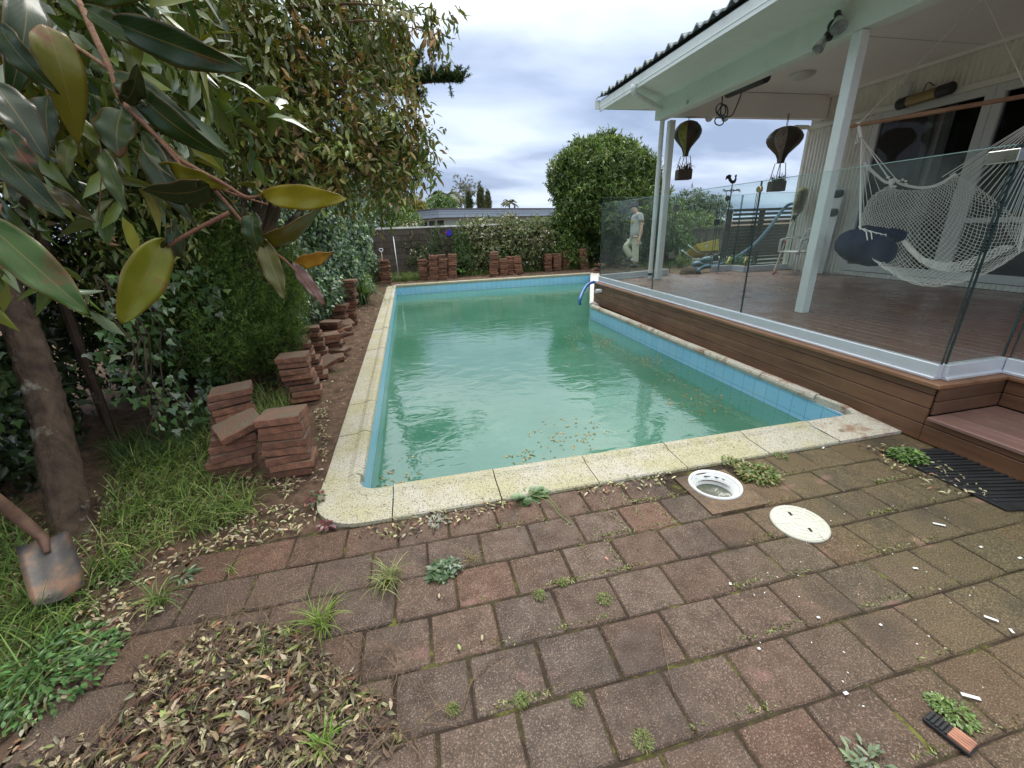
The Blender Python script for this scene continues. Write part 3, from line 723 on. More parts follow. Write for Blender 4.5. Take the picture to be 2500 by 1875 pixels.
def balustrade():
    t = thing('glass_balustrade', 'frameless glass pool fence in a grey channel along the pool side of the deck', 'glass fence', (3.56, 5.0, DZ))
    xa = lambda y: fxl(y)+.085
    y1, y2, yn = PX(1592, 703, 3.6).y, PX(1815, 757, 3.58).y, 2.0
    yf = 8.02; L = yf-yn
    glass_run(t, [(xa(yf), yf), (xa(yn), yn)], DZ, 1.88, [[0, (yf-y1)/L, (yf-y2)/L, 1]])
    glass_run(t, [(xa(yn)+.03, yn), (4.075, yn)], DZ, 1.88, [[0, 1]])
    glass_run(t, [(4.085, yn-.03), (4.085, -2)], DZ, 1.88, [[0, .4, 1]])
    m = MB(); m.box((xa(yn)-.03, yn-.03, 1.80), (xa(yn)+.07, yn+.03, 1.87)); m.box((xa(yn)-.03, yn+.02, 1.80), (xa(yn)+.02, yn+.12, 1.87)); m.build('corner_clamp', M_steel, t, bevel=.004)
    c = PX(1862, 462, 3.58); M = Matrix.Rotation(math.radians(-90), 3, 'Y')
    MB().lathe([(.0, .012), (.028, .012), (.032, .006), (.032, -.018), (0, -.018)], (xa(c.y)-.012, c.y, c.z), 20, M).build('clamp', M_brass, t)
    MB().box((xa(yf)-.02, yf-.05, 1.85), (xa(yf)+.02, yf+.01, 1.90)).build('clamp', M_black, t)
    t2 = thing('glass_balustrade', 'frameless glass fence on the back deck edge, left of the gate', 'glass fence', (4.6, 8.4, DZ))
    glass_run(t2, [(3.72, 8.15), (5.45, 8.42)], DZ, 2.0, [[0, 1]], .11)
    t3 = thing('glass_balustrade', 'short stepped glass fence at the back of the deck against the cladding', 'glass fence', (7.5, 8.1, DZ))
    glass_run(t3, [(6.55, 8.42), (7.08, 8.42)], DZ, 2.0, [[0, 1]], .11)
    glass_run(t3, [(7.08, 8.40), (7.08, 8.02)], DZ, 2.0, [[0, 1]], .11)
    glass_run(t3, [(7.09, 8.0), (8.17, 8.0)], DZ, 2.0, [[0, 1]], .11)
    g = thing('glass_gate', 'frameless glass gate with square steel hinges between the back fence panels', 'gate', (5.5, 8.42, DZ))
    m = MB(); m.box((5.50, 8.414, DZ+.03), (6.50, 8.425, 2.01)); gp = m.build('glass_pane', M_glass, g)
    for x in (5.495, 6.505): MB().box((x-.003, 8.412, DZ+.03), (x+.003, 8.427, 2.01)).build('side_edge', M_darkedge, gp)
    for z in (.78, 1.72): MB().box((5.42, 8.395, z), (5.56, 8.40, z+.13)).add([], []).build('hinge', M_steel, g, bevel=.004)
    MB().box((6.44, 8.39, 1.42), (6.58, 8.40, 1.54)).build('latch', M_black, g, bevel=.004)
M_brass = simple('brass', (0.45, 0.38, 0.22), 0.35, 0.8)
balustrade()
# ================================================================== stacked pavers
def mk_brick():
    t = NT('old_brick_paver'); a = t.noise(9, 5, 0.7); b = t.noise(70, 3, 0.6); oi = t.n('ShaderNodeObjectInfo').outputs['Random']
    c = t.mix(oi, (0.15, 0.07, 0.048), (0.38, 0.175, 0.11)); 
    c = t.mix(t.ramp(a, [(0.42, 0.0), (0.68, 0.8)]), c, (0.075, 0.05, 0.04)); c = t.mix(t.ramp(b, [(0.6, 0.0), (0.72, 0.5)]), c, (0.35, 0.24, 0.18))
    g = t.n('ShaderNodeNewGeometry'); sp = t.n('ShaderNodeSeparateXYZ'); t.t.links.new(g.outputs['Normal'], sp.inputs[0])
    up = t.math('MULTIPLY', t.ramp(sp.outputs[2], [(.6, 0.), (.9, 1.)]), t.ramp(t.noise(6, 5, .7), [(.25, .35), (.6, .95)])); c = t.mix(up, c, t.mix(a, (.085, .065, .048), (.21, .165, .12)))
    return t.done(t.bsdf(c, 0.88, 0, 0.2, t.bump(t.math('ADD', b, a), 0.9, 0.008)))
M_brick = mk_brick()
ORD = ['topmost', 'second from the top', 'third from the top', 'fourth from the top', 'fifth from the top', 'sixth from the top', 'seventh from the top', 'eighth from the top', 'ninth from the top', 'tenth from the top',
       'eleventh from the top', 'twelfth from the top', 'thirteenth from the top', 'fourteenth from the top', 'fifteenth from the top', 'sixteenth from the top', 'seventeenth from the top', 'eighteenth from the top']
PROTO = []
def brick_protos():
    rng = random.Random(5)
    for k in range(3):
        m = MB(); w, d, h = .272, .226, .052; n = 5; rings = []
        per = [(-1+2*i/n, -1, i == 0) for i in range(n)]+[(1, -1+2*i/n, i == 0) for i in range(n)]+[(1-2*i/n, 1, i == 0) for i in range(n)]+[(-1, 1-2*i/n, i == 0) for i in range(n)]
        js = [rng.uniform(-.004, .002) for _ in per]
        for (z, ins) in ((-h/2, .004), (-h/2+.006, 0), (h/2-.006, 0), (h/2, .006)):
            for (px, py, c), j in zip(per, js): m.v.append((px*(w/2+j-ins)*(.98 if c else 1), py*(d/2+j-ins)*(.98 if c else 1), z+rng.uniform(-.001, .001)))
        N = len(per)
        for q in range(3):
            for i in range(N): m.f.append((q*N+i, q*N+(i+1) % N, (q+1)*N+(i+1) % N, (q+1)*N+i))
        m.f.append(tuple(range(N-1, -1, -1))); m.f.append(tuple(3*N+i for i in range(N)))
        me = m.mesh('paver'); me.materials.append(M_brick); PROTO.append(me)
brick_protos()
NB = [0]
def paver_at(loc, rot, label, rng):
    o = bpy.data.objects.new('brick_paver', PROTO[rng.randrange(3)]); COL.objects.link(o); o.location = loc; o.rotation_euler = rot
    NB[0] += 1
    return tag(o, label, 'paver', 'lifted brick pavers stacked around the pool')
def stack(desc, bx, by, tx, ty, n=None, rz=0.0, mess=.012, seed=0, th=.056, top_tilt=None, z0=0.0, dy=.1, lean=None):
    rng = random.Random(seed*13+5); b = G(bx, by, z0); Y = b.y+dy
    top = PY(tx, ty, b.y); H = top.z-z0
    if n is None: n = max(2, round(H/th))
    th2 = H/n; th2 = min(th2, .06); sx = (top.x-b.x) if lean is None else lean
    for i in range(n):
        f = (i+.5)/n
        x = b.x+sx*f+rng.uniform(-mess, mess); y = Y+rng.uniform(-mess, mess)
        mess = max(mess, .016); rot = (rng.uniform(-.045, .045), rng.uniform(-.045, .045), rz+rng.uniform(-.13, .13)+mess*rng.uniform(-4, 4)+(math.pi if rng.random() < .5 else 0))
        k = n-1-i; lab = ('topmost paver on ' if k == 0 else 'lowest paver of ' if i == 0 else 'paver %s in ' % ORD[min(k, 17)])+desc
        paver_at((x, y, z0+th2*(i+.5)+.002), rot, lab, rng)
    return b, H
def stacks():
    S = stack; rn = random.Random(9)
    b, H = S('the squat near stack closest to the coping', 711, 1168, 674, 1022, 8, rz=.06, seed=1, dy=.12)
    b1, H1 = S('the near stack under the tilted paver', 560, 1178, 556, 1072, 6, rz=.25, seed=2, dy=.13)
    q = PY(575, 1045, b1.y+.05); paver_at((q.x, q.y+.05, H1+.045), (.12, -.22, .55), 'reddish broken paver lying tilted across the two nearest stacks', rn)
    S('the stack just behind the tilted paver', 560, 1118, 545, 962, 9, rz=.35, seed=3, dy=.14)
    S('the leaning stack in grass behind the two nearest', 748, 985, 701, 868, 8, rz=.12, seed=4, mess=.03, dy=.12)
    S('the leaning stack with mossy top beside the ivy', 765, 930, 707, 826, 8, rz=.1, seed=5, mess=.025, dy=.12)
    S('the stack with darker top near the collapsed pavers', 770, 893, 747, 784, 8, rz=.15, seed=6, mess=.03, dy=.12)
    S('the tall crooked stack beside the strappy plant', 852, 794, 840, 660, 13, rz=.05, seed=7, mess=.03, dy=.12)
    S('the stack half hidden by ivy before the strappy plant', 822, 806, 823, 728, 7, rz=-.1, seed=8, mess=.03, dy=.12)
    S('the short stack behind the strappy plant', 897, 706, 888, 652, 6, rz=.1, seed=9, mess=.03, dy=.1)
    F = 13
    S('the low sprawling stack at the foot of the ivy', 806, 872, 792, 818, 5, rz=.3, seed=31, mess=.05, dy=.1)
    S('the knee high stack before the tall crooked one', 812, 845, 806, 775, 6, rz=-.2, seed=32, mess=.03, dy=.1)
    S('the left stack of the pair by the leaning spade', 923, 692, 919, 632, 13, seed=11, mess=.02)
    S('the right stack of the pair by the leaning spade', 944, 695, 938, 635, 13, seed=12, mess=.03)
    S('the lowest stack of the far four, left end', 1035, 684, 1032, 632, 11, seed=13, mess=.015)
    S('the second stack from left of the far four', 1059, 684, 1057, 617, F, seed=14, mess=.02)
    S('the third stack from left of the far four', 1082, 682, 1079, 616, F, seed=15, mess=.02)
    S('the right end stack of the far four', 1106, 680, 1104, 614, F, seed=16, mess=.015)
    S('the tallest stack left of the white flowered bush gap', 1207, 674, 1207, 610, F, seed=17, mess=.015)
    S('the leaning short stack second in the middle group', 1231, 672, 1228, 627, 9, seed=18, mess=.02)
    S('the third stack of the middle group', 1247, 670, 1245, 623, 10, seed=19, mess=.02)
    S('the right end stack of the middle group', 1268, 669, 1262, 622, 10, seed=20, mess=.02)
    S('the front left stack under the broadleaf bush', 1339, 662, 1339, 613, 10, seed=21, mess=.02)
    S('the tallest stack behind, under the broadleaf bush', 1353, 657, 1354, 588, F, seed=22, mess=.02)
    S('the front right stack under the broadleaf bush', 1362, 661, 1361, 613, 10, seed=23, mess=.02)
    S('the narrow stack beside the young green plant', 1383, 658, 1381, 603, 11, seed=24, mess=.02)
    S('the lone stack left of the glass fence', 1427, 657, 1423, 598, 12, seed=25, mess=.02)
    # toppled ones
    L = [(815, 880, .03, .2, 'lying flat on the soil beyond the leaning stacks'), (795, 902, .09, .6, 'resting at the foot of the dark topped stack'), (828, 868, .08, -.3, 'slid off the collapsed pile towards the coping'),
         (838, 818, .03, .4, 'lowest of the flat little pile by the ivy'), (842, 814, .085, .1, 'middle of the flat little pile by the ivy'), (846, 810, .14, .5, 'top of the flat little pile by the ivy'),
         (1450, 660, .04, .3, 'lying loose beside the lone stack'), (1460, 656, .11, .9, 'tipped on edge beside the lone stack'), (1468, 660, .2, 1.4, 'leaning highest in the heap behind the glass fence')]
    for i, (x, y, z, r, d) in enumerate(L):
        g = G(x, y); paver_at((g.x, g.y, z), (rn.uniform(-.25, .25), rn.uniform(-.3, .3), r), 'brick paver '+d, rn)
stacks()

# ================================================================== skimmer, lid, mat, broken block
def skimmer():
    c = G(1745, 1186); t = thing('skimmer_box', 'round white skimmer opening full of grey water, set in a square paver', 'skimmer', (c.x, c.y, 0))
    m = MB(); R = Matrix.Rotation(0, 3, 'Z'); N = 40; s = .185; x0, x1, y0, y1 = 1.475, 1.84, 1.615, 1.985
    k = 0; out = []
    for i in range(N):
        a = 2*math.pi*i/N; ca, sa = math.cos(a), math.sin(a); q = s/max(abs(ca), abs(sa)); out.append((1.657+ca*q, 1.80+sa*q))
    inn = [(c.x+.137*math.cos(2*math.pi*i/N), c.y+.137*math.sin(2*math.pi*i/N)) for i in range(N)]
    for z in (.008,): m.v += [(x, y, z) for x, y in out]+[(x, y, z) for x, y in inn]
    m.v += [(x, y, -.06) for x, y in out]
    for i in range(N): j = (i+1) % N; m.f.append((i, j, N+j, N+i)); m.f.append((2*N+i, 2*N+j, j, i))
    me = m.mesh('surround'); ca = me.color_attributes.new('Col', 'FLOAT_COLOR', 'POINT')
    for d_ in ca.data: d_.color = (0.20, 0.12, 0.075, 1)
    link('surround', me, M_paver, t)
    MB().lathe([(.110, -.2), (.110, -.012), (.122, -.010), (.122, -.002), (.136, .002), (.142, .018), (.152, .020), (.155, .012), (.155, .004)], c, 48).build('ring', M_whiteplastic, t, smooth=True)
    w = MB(); w.v = [(c.x+.111*math.cos(2*math.pi*i/40), c.y+.111*math.sin(2*math.pi*i/40), -.06) for i in range(40)]; w.f = [tuple(range(40))]
    w.build('skimmer_water', M_greywater, t)
def mk_gw():
    t = NT('grey_water'); a = t.noise(9, 5, 0.7, 1.0); c = t.ramp(a, [(0.4, (0.10, 0.11, 0.085)), (0.56, (0.16, 0.165, 0.14)), (0.62, (0.5, 0.5, 0.46))])
    return t.done(t.bsdf(c, 0.08, 0, 0.6))
M_greywater = mk_gw()
skimmer()
def lid():
    c = G(1951, 1280); r = (G(2036, 1318)-G(1866, 1246)).length/2
    t = thing('skimmer_lid', 'round cream plastic skimmer lid with ribs lying on the pavers', 'lid', (c.x, c.y, 0.0))  # this is the skimmer's lid, lying loose
    R = Euler((.03, -.05, .6)).to_matrix(); r = .138; C_ = Vector((c.x, c.y, .014))
    MB().lathe([(0, .002), (r-.006, .002), (r, -.003), (r, -.014), (r-.006, -.016), (0, -.016)], C_, 56, R).build('disc', M_cream, t)
    m = MB()
    for a, b in ((.2, .23), (.42, .45), (.62, .65), (.82, .85)):
        m.lathe([(a*r, .0021), (a*r, .0046), (b*r, .0046), (b*r, .0021)], C_, 56, R)
    for i in range(8):
        a = i*math.pi/4; d = Vector((math.cos(a), math.sin(a), 0)); m.bar(C_+R @ (d*.45*r+Vector((0, 0, .0034))), C_+R @ (d*.95*r+Vector((0, 0, .0034))), .006, .0026)
    m.build('ribs', M_creamrib, t)
    for s in (-1, 1):
        d = Vector((s*.03*1.2, s*.052, .0055)); p = C_+R @ d
        MB().obox(p, (.024, .013, .002), R @ Matrix.Rotation(.7, 3, 'Z')).build('finger_hole', M_black, t)
M_cream = simple('aged_cream_plastic', (0.56, 0.56, 0.47), 0.5, var=0.1, scale=12)
M_creamrib = simple('pale_cream_plastic', (0.66, 0.65, 0.57), 0.45, var=0.08)
lid()
def mat():
    p = [G(2175, 1090), G(2240, 1127), G(2310, 1185), G(2415, 1222)]
    t = thing('rubber_mat', 'black ribbed rubber mat lying beside the deck step', 'mat', (3.2, 1.5, 0))
    m = MB()
    for k in range(17):
        y0 = 1.86-k*.035
        x0 = 3.02 + .02*math.sin(k*1.7) - (.0 if k > 3 else 0)
        m.bar((x0+.02*k*.0, y0, .012), (3.42, y0-.10, .012+.004*(k % 2)), .02, .012)
    m.build('rib', M_rubber, t, bevel=.003); 
    MB().prism([(3.0, 1.22), (3.43, 1.12), (3.43, 1.80), (3.0, 1.89)], .004, .010).build('backing', M_rubber, t)
M_rubber = simple('rubber', (0.02, 0.021, 0.023), 0.45, var=0.3, bump=0.3)
mat()
def block():
    c = G(2315, 1795); t = thing('broken_block', 'small broken block, half ribbed black and half terracotta, on the pavers', 'block', (c.x, c.y, 0))
    a = G(2262, 1768); b = G(2365, 1850); d = (b-a).normalized(); ang = math.atan2(d.y, d.x); R = Matrix.Rotation(ang, 3, 'Z'); L = .115
    ctr = Vector((c.x, c.y, 0))
    MB().obox(ctr+Vector((0, 0, .010)), (L, .052, .014), R).build('base', M_rubber, t, bevel=.003)
    m = MB()
    for i in range(5): m.obox(ctr+R @ Vector((-L*.42+i*.011, 0, .020)), (.006, .046, .008), R)
    m.build('black_ribs', M_rubber, t)
    m = MB()
    for i in range(5): m.obox(ctr+R @ Vector((L*.23, -.0195+i*.0098, .022)), (L*.46, .0085, .012), R)
    m.build('terracotta_slats', M_terra, t, bevel=.002)
M_terra = simple('terracotta', (0.42, 0.20, 0.13), 0.7, var=0.25, scale=20)
block()

# ================================================================== spades and tools
M_rust = simple('rusty_steel', (0.20, 0.115, 0.08), 0.6, 0.5, var=0.5, scale=9)
M_toolsteel = simple('tool_steel', (0.17, 0.18, 0.20), 0.45, 0.7, var=0.5, scale=7)
M_handle = simple('wooden_handle', (0.30, 0.20, 0.12), 0.6, var=0.2, stretch=(1, 1, .1))
def spade_blade(top, tip, width, normal, mat, root, name='blade'):
    top = Vector(top); tip = Vector(tip); d = (tip-top).normalized(); n = Vector(normal); s = d.cross(n).normalized(); n = s.cross(d).normalized(); L = (tip-top).length
    m = MB(); R_, C_ = 7, 9; off = .004
    for side in (0, 1):
        for i in range(R_):
            t = i/(R_-1)
            for j in range(C_):
                u = -1+2*j/(C_-1); w = width/2*(1 if t < .7 else 1-.12*((t-.7)/.3)**2)
                cl = .022*(1-u*u)*(1-.5*t); rib = .012*math.exp(-(u/.22)**2)*(1-t)**1.2
                p = top+d*(L*t-(L*.06*u*u if t > .9 else 0))+s*(u*w)-n*cl+n*rib+n*(off if side else 0); m.v.append(tuple(p))
    g = lambda side, i, j: side*R_*C_+i*C_+j
    for side in (0, 1):
        for i in range(R_-1):
            for j in range(C_-1):
                f = (g(side, i, j), g(side, i, j+1), g(side, i+1, j+1), g(side, i+1, j)); m.f.append(f if side else f[::-1])
    for i in range(R_-1):
        m.f.append((g(0, i, 0), g(0, i+1, 0), g(1, i+1, 0), g(1, i, 0))); m.f.append((g(0, i, C_-1), g(1, i, C_-1), g(1, i+1, C_-1), g(0, i+1, C_-1)))
    for j in range(C_-1):
        m.f.append((g(0, 0, j), g(1, 0, j), g(1, 0, j+1), g(0, 0, j+1))); m.f.append((g(0, R_-1, j), g(0, R_-1, j+1), g(1, R_-1, j+1), g(1, R_-1, j)))
    m.build(name, mat, root, smooth=True)
def spades():
    t = thing('shovel', 'rusty square shovel leaning with its blade in the grass beside the tree trunk', 'shovel', tuple(G(125, 1450)))
    top = PD(105, 1313, 1.93); tip = PD(160, 1425, 1.88); n = (CAM-top).normalized()+Vector((0, 0, .5))
    tip = PD(150, 1462, 1.80)
    spade_blade(top, tip, .17, n, M_rustblade, t)
    a = top; b = PD(-60, 1175, 1.75)
    MB().tube([a+(tip-a)*.25-n*.0, a, a.lerp(b, .4), b, b+(b-a)*1.6], [.012, .022, .024, .02, .017], 12).build('handle', M_rust, t, smooth=True)
    for (hx, hy, bx, by, lab, hm) in ((930, 607, 932, 640, 'spade with pale wooden shaft and white D grip against the back wall', M_handle), (959, 570, 973, 672, 'long grey steel shaft spade with black D grip leaning on the back wall', M_alu)):
        Y0 = 14.9; b = PY(bx, by, 14.6); top = PY(hx, hy, 15.1)
        if hm is M_handle: b = PY(940, 690, 14.6)
        t = thing('spade', lab, 'spade', (b.x, b.y, 0)); d = (b-top).normalized()
        MB().tube([top+d*.1, b], .013, 8).build('shaft', hm, t, smooth=True)
        m = MB(); s = Vector((1, 0, 0)); m.tube([top+d*.12, top+d*.05-s*.06, top-s*.06, top+s*.06, top+d*.05+s*.06, top+d*.12], .013, 8); m.build('grip', M_alu if hm is M_handle else M_black, t)
        spade_blade(b, b+d*.22, .18, (0, -1, .1), M_toolsteel, t)
def mk_rb():
    t = NT('rusty_blade'); a = t.noise(9, 4, 0.6, stretch=(1.6, 1, .5)); b = t.noise(40, 4, .7)
    c = t.ramp(a, [(0.40, (0.075, 0.072, 0.07)), (0.52, (0.12, 0.095, 0.08)), (0.60, (0.19, 0.11, 0.07)), (0.75, (0.24, 0.16, 0.115))])
    return t.done(t.bsdf(c, 0.5, 0.4, 0.5, t.bump(b, .3, .004)))
M_rustblade = mk_rb()
spades()

# ================================================================== pipes and hoses by the pool
M_bluehose = simple('blue_hose', (0.03, 0.14, 0.42), 0.4, var=0.15)
M_greyblue = simple('faded_blue_hose', (0.07, 0.14, 0.21), 0.7, var=0.15)
def hoses():
    c = PX(1467, 723, fxl(7.6)); y = c.y
    m = MB(); x0 = fxl(y); m.lathe([(.038, 0), (.038, .13), (.028, .13), (.028, .02)], (x0+.01, y, .30), 20, Matrix.Rotation(math.radians(-90), 3, 'Y'))
    o = m.build('pvc_pipe', M_whiteplastic); tag(o, 'short open white plastic pipe sticking out of the deck fascia', 'pipe')
    pts = [PD(*q) for q in ((1416, 731, 8.0), (1422, 715, 8.15), (1432, 698, 8.3), (1444, 690, 8.4), (1454, 690, 8.45), (1470, 700, 8.6))]
    pts = [pts[0]+Vector((0, 0, -.1))]+pts
    o = MB().tube(smooth_path(pts, 5), .03, 10).build('suction_hose', M_bluehose, smooth=True); tag(o, 'blue vacuum hose dipping over the pale coping into the water', 'hose')
    pts = [G(1425, 733, -.235), G(1408, 742, -.24), G(1398, 752, -.245), G(1400, 765, -.25)]
    pts = [PD(1585+i*6, 661-i*0, 11) for i in range(0)]
def smooth_path(pts, n=6):
    out = []; P = [Vector(p) for p in pts]; P = [P[0]*2-P[1]]+P+[P[-1]*2-P[-2]]
    for i in range(1, len(P)-2):
        for k in range(n):
            t = k/n; a, b, c, d = P[i-1], P[i], P[i+1], P[i+2]
            out.append(.5*((2*b)+(c-a)*t+(2*a-5*b+4*c-d)*t*t+(3*b-a-3*c+d)*t**3))
    out.append(P[-2]); return out
hoses()

# ================================================================== hammock chair
def mk_rope():
    t = NT('cotton_rope'); b = t.noise(180, 2); return t.done(t.bsdf((0.84, 0.82, 0.75), 0.9, 0, 0.1, t.bump(b, .5, .002)))
M_rope = mk_rope()
M_navy = simple('navy_cotton', (0.007, 0.012, 0.042), 0.9, var=0.35, scale=9, bump=0.5, bscale=90)
M_broom = mk_wood('spreader_wood', (0.33, 0.17, 0.09), (0.46, 0.27, 0.16), 1, .5)
def hammock():
    t = thing('hammock_chair', 'white netted rope hammock chair hanging from a wooden spreader bar over the deck', 'hammock', tuple(G(2250, 697, DZ)))
    L = PD(2074, 309, 4.75); R = PD(2500, 235, 4.12); Rx = R+(R-L).normalized()*.12
    MB().tube([L, L.lerp(Rx, .02), L.lerp(Rx, .5), Rx], [.014, .021, .023, .021], 12).build('spreader_bar', M_broom, t, smooth=True)
    kn = L.lerp(R, .05); top = PD(2397, -3, 4.5); top = kn+(top-kn)*((3.70-kn.z)/(top.z-kn.z))
    MB().tube([kn, top], .0045, 6).build('rope', M_rope, t); MB().tube([top, Rx.lerp(kn, .06)], .0045, 6).build('rope', M_rope, t)
    A = PD(2102, 337, 4.72); B = PD(2575, 262, 4.05)
    m = MB(); m.tube(smooth_path([kn+Vector((0, 0, .03)), kn.lerp(A, .5)+Vector((.01, 0, 0)), A], 4), [.018]*8+[.014], 8); m.build('rope_binding', M_rope, t, smooth=True)
    m = MB(); m.tube(smooth_path([PD(2092, 330, 4.7), PD(2094, 345, 4.7), PD(2086, 352, 4.7), PD(2090, 345, 4.68)], 4), .005, 6); m.build('rope_tail', M_rope, t)
    # net as a sheet of knotted diamonds: rows v run from rear rim to front rim
    rows = [[(2172, 452, 4.95), (2190, 462, 4.98), (2255, 462, 4.95), (2310, 440, 4.85), (2335, 428, 4.75)],
            [(2130, 478, 4.9), (2175, 500, 4.98), (2250, 505, 4.98), (2330, 485, 4.85), (2385, 455, 4.7)],
            [(2108, 515, 4.82), (2160, 535, 4.9), (2240, 545, 4.92), (2350, 545, 4.82), (2440, 495, 4.6)],
            [(2100, 545, 4.72), (2150, 580, 4.75), (2240, 610, 4.7), (2380, 605, 4.6), (2485, 535, 4.4)],
            [(2098, 570, 4.62), (2145, 625, 4.5), (2250, 668, 4.4), (2400, 645, 4.3), (2520, 575, 4.15)],
            [(2100, 590, 4.5), (2150, 650, 4.35), (2260, 699, 4.2), (2400, 672, 4.1), (2530, 590, 3.95)]]
    def sample(u, v, rows=rows):
        def cat(a, b, c, d, t): return tuple(.5*((2*b[i])+(c[i]-a[i])*t+(2*a[i]-5*b[i]+4*c[i]-d[i])*t*t+(3*b[i]-a[i]-3*c[i]+d[i])*t**3) for i in range(3))
        def line(pts, s):
            s *= len(pts)-1; i = min(int(s), len(pts)-2); f = s-i
            g = lambda k: pts[max(0, min(len(pts)-1, k))]
            return cat(g(i-1), g(i), g(i+1), g(i+2), f)
        rr = [line(r, u) for r in rows]; return line(rr, v)
    def netsheet(name, rows, NU, NV, rad, seed):
        m = MB(); rng = random.Random(seed); P = {}
        for i in range(NU+1):
            for j in range(NV+1):
                x, y, d = sample(i/NU, j/NV, rows); P[i, j] = PD(x+rng.uniform(-1.2, 1.2), y+rng.uniform(-1.2, 1.2), d+rng.uniform(-.01, .01))
        for i in range(NU+1):
            for j in range(NV):
                if (i+j) % 2 == 0:
                    for di in (-1, 1):
                        if 0 <= i+di <= NU:
                            a, b = P[i, j], P[i+di, j+1]; c = a.lerp(b, .5)+Vector((0, 0, -.12*(a-b).length*.3)); m.tube([a, c, b], rad, 4, cap=False)
        m.build(name, M_rope, t)
    netsheet('net', rows, 76, 52, .0026, 1)
    front = [[(2195, 565, 4.6), (2215, 590, 4.55), (2260, 630, 4.5), (2340, 640, 4.4), (2440, 600, 4.2)], [(2200, 590, 4.55), (2225, 620, 4.5), (2275, 655, 4.4), (2360, 660, 4.3), (2480, 600, 4.1)]]
    netsheet('front_net', front, 80, 9, .0032, 2)
    # rims
    m = MB(); rng = random.Random(4)
    for k in range(3):
        m.tube(smooth_path([PD(x+rng.uniform(-3, 3), y+rng.uniform(-3, 3), d) for x, y, d in ((2110, 400, 4.75), (2160, 445, 4.85), (2180, 438, 4.85), (2200, 450, 4.9), (2250, 458, 4.92), (2290, 450, 4.85), (2335, 425, 4.72))], 4), .006+.002*k, 6)
    for k in range(16):
        c = PD(2178+rng.uniform(-12, 34), 440+rng.uniform(-8, 16), 4.83); m.blob(c, (.022, .014, .012), (rng.random(), rng.random(), rng.random()*3), 5)
    m.build('knotted_rim', M_rope, t, smooth=True)
    # suspension strings left and right
    m = MB()
    for k in range(11):
        v = .12+.88*k/10; x, y, d = sample(0, v); e = PD(x, y, d); m.tube([A, A.lerp(e, .5)+Vector((0, 0, -.01)), e], .0032, 5)
    for q in ((2172, 440, 4.85), (2178, 446, 4.86), (2190, 440, 4.87)): m.tube([A, PD(*q)], .0045, 5)
    m.build('suspension_strings', M_rope, t); m = MB()
    for k in range(48):
        v = k/47; u = 1 if k % 2 == 0 else .9; x, y, d = sample(u, v); m.tube([PD(x, y, d), B+Vector((0, 0, -.002*k))], .0036, 5)
    for q in ((2300, 432, 4.8), (2318, 428, 4.8)): m.tube([PD(*q), B], .0045, 5)
    m.build('suspension_strings', M_rope, t)
    c = thing('cushion', 'plump navy blue cushion hanging in the left side of the hammock net', 'cushion', tuple(PD(2115, 600, 4.55)))
    def pill(name, c0, r, rot, par):
        m = MB(); m.blob(c0, r, rot, 16, .85); o = m.build(name, M_navy, par, smooth=True); dm = o.modifiers.new('wrinkle', 'DISPLACE'); tx = bpy.data.textures.new('wrinkle', 'CLOUDS'); tx.noise_scale = .16; dm.texture = tx; dm.strength = .05; dm.texture_coords = 'LOCAL'; return o
    ax = (PD(2190, 612, 4.5)-PD(2062, 588, 4.55)); ang = math.atan2(ax.y, ax.x)
    pill('cover', PD(2112, 606, 4.5), (.30, .16, .165), (.15, .28, ang), c)
    pill('folded_end', PD(2138, 574, 4.62), (.17, .11, .09), (.1, .35, ang), c)
    c2 = thing('cushion', 'small dark navy bolster end poking through the hammock netting', 'cushion', tuple(PD(2182, 573, 4.62)))
    pill('cover', PD(2182, 574, 4.6), (.10, .09, .07), (0, 0.1, ang), c2)
    m = MB()
    for k in range(5):
        a = PD(2096+k*13, 553+k*5, 4.44); b = PD(2118+k*11, 580-k*2+6, 4.30+.02*k); m.tube([a, a.lerp(b, .5)-FWD*.04, b], .005, 5)
    m.build('crossing_strings', M_rope, t)
hammock()

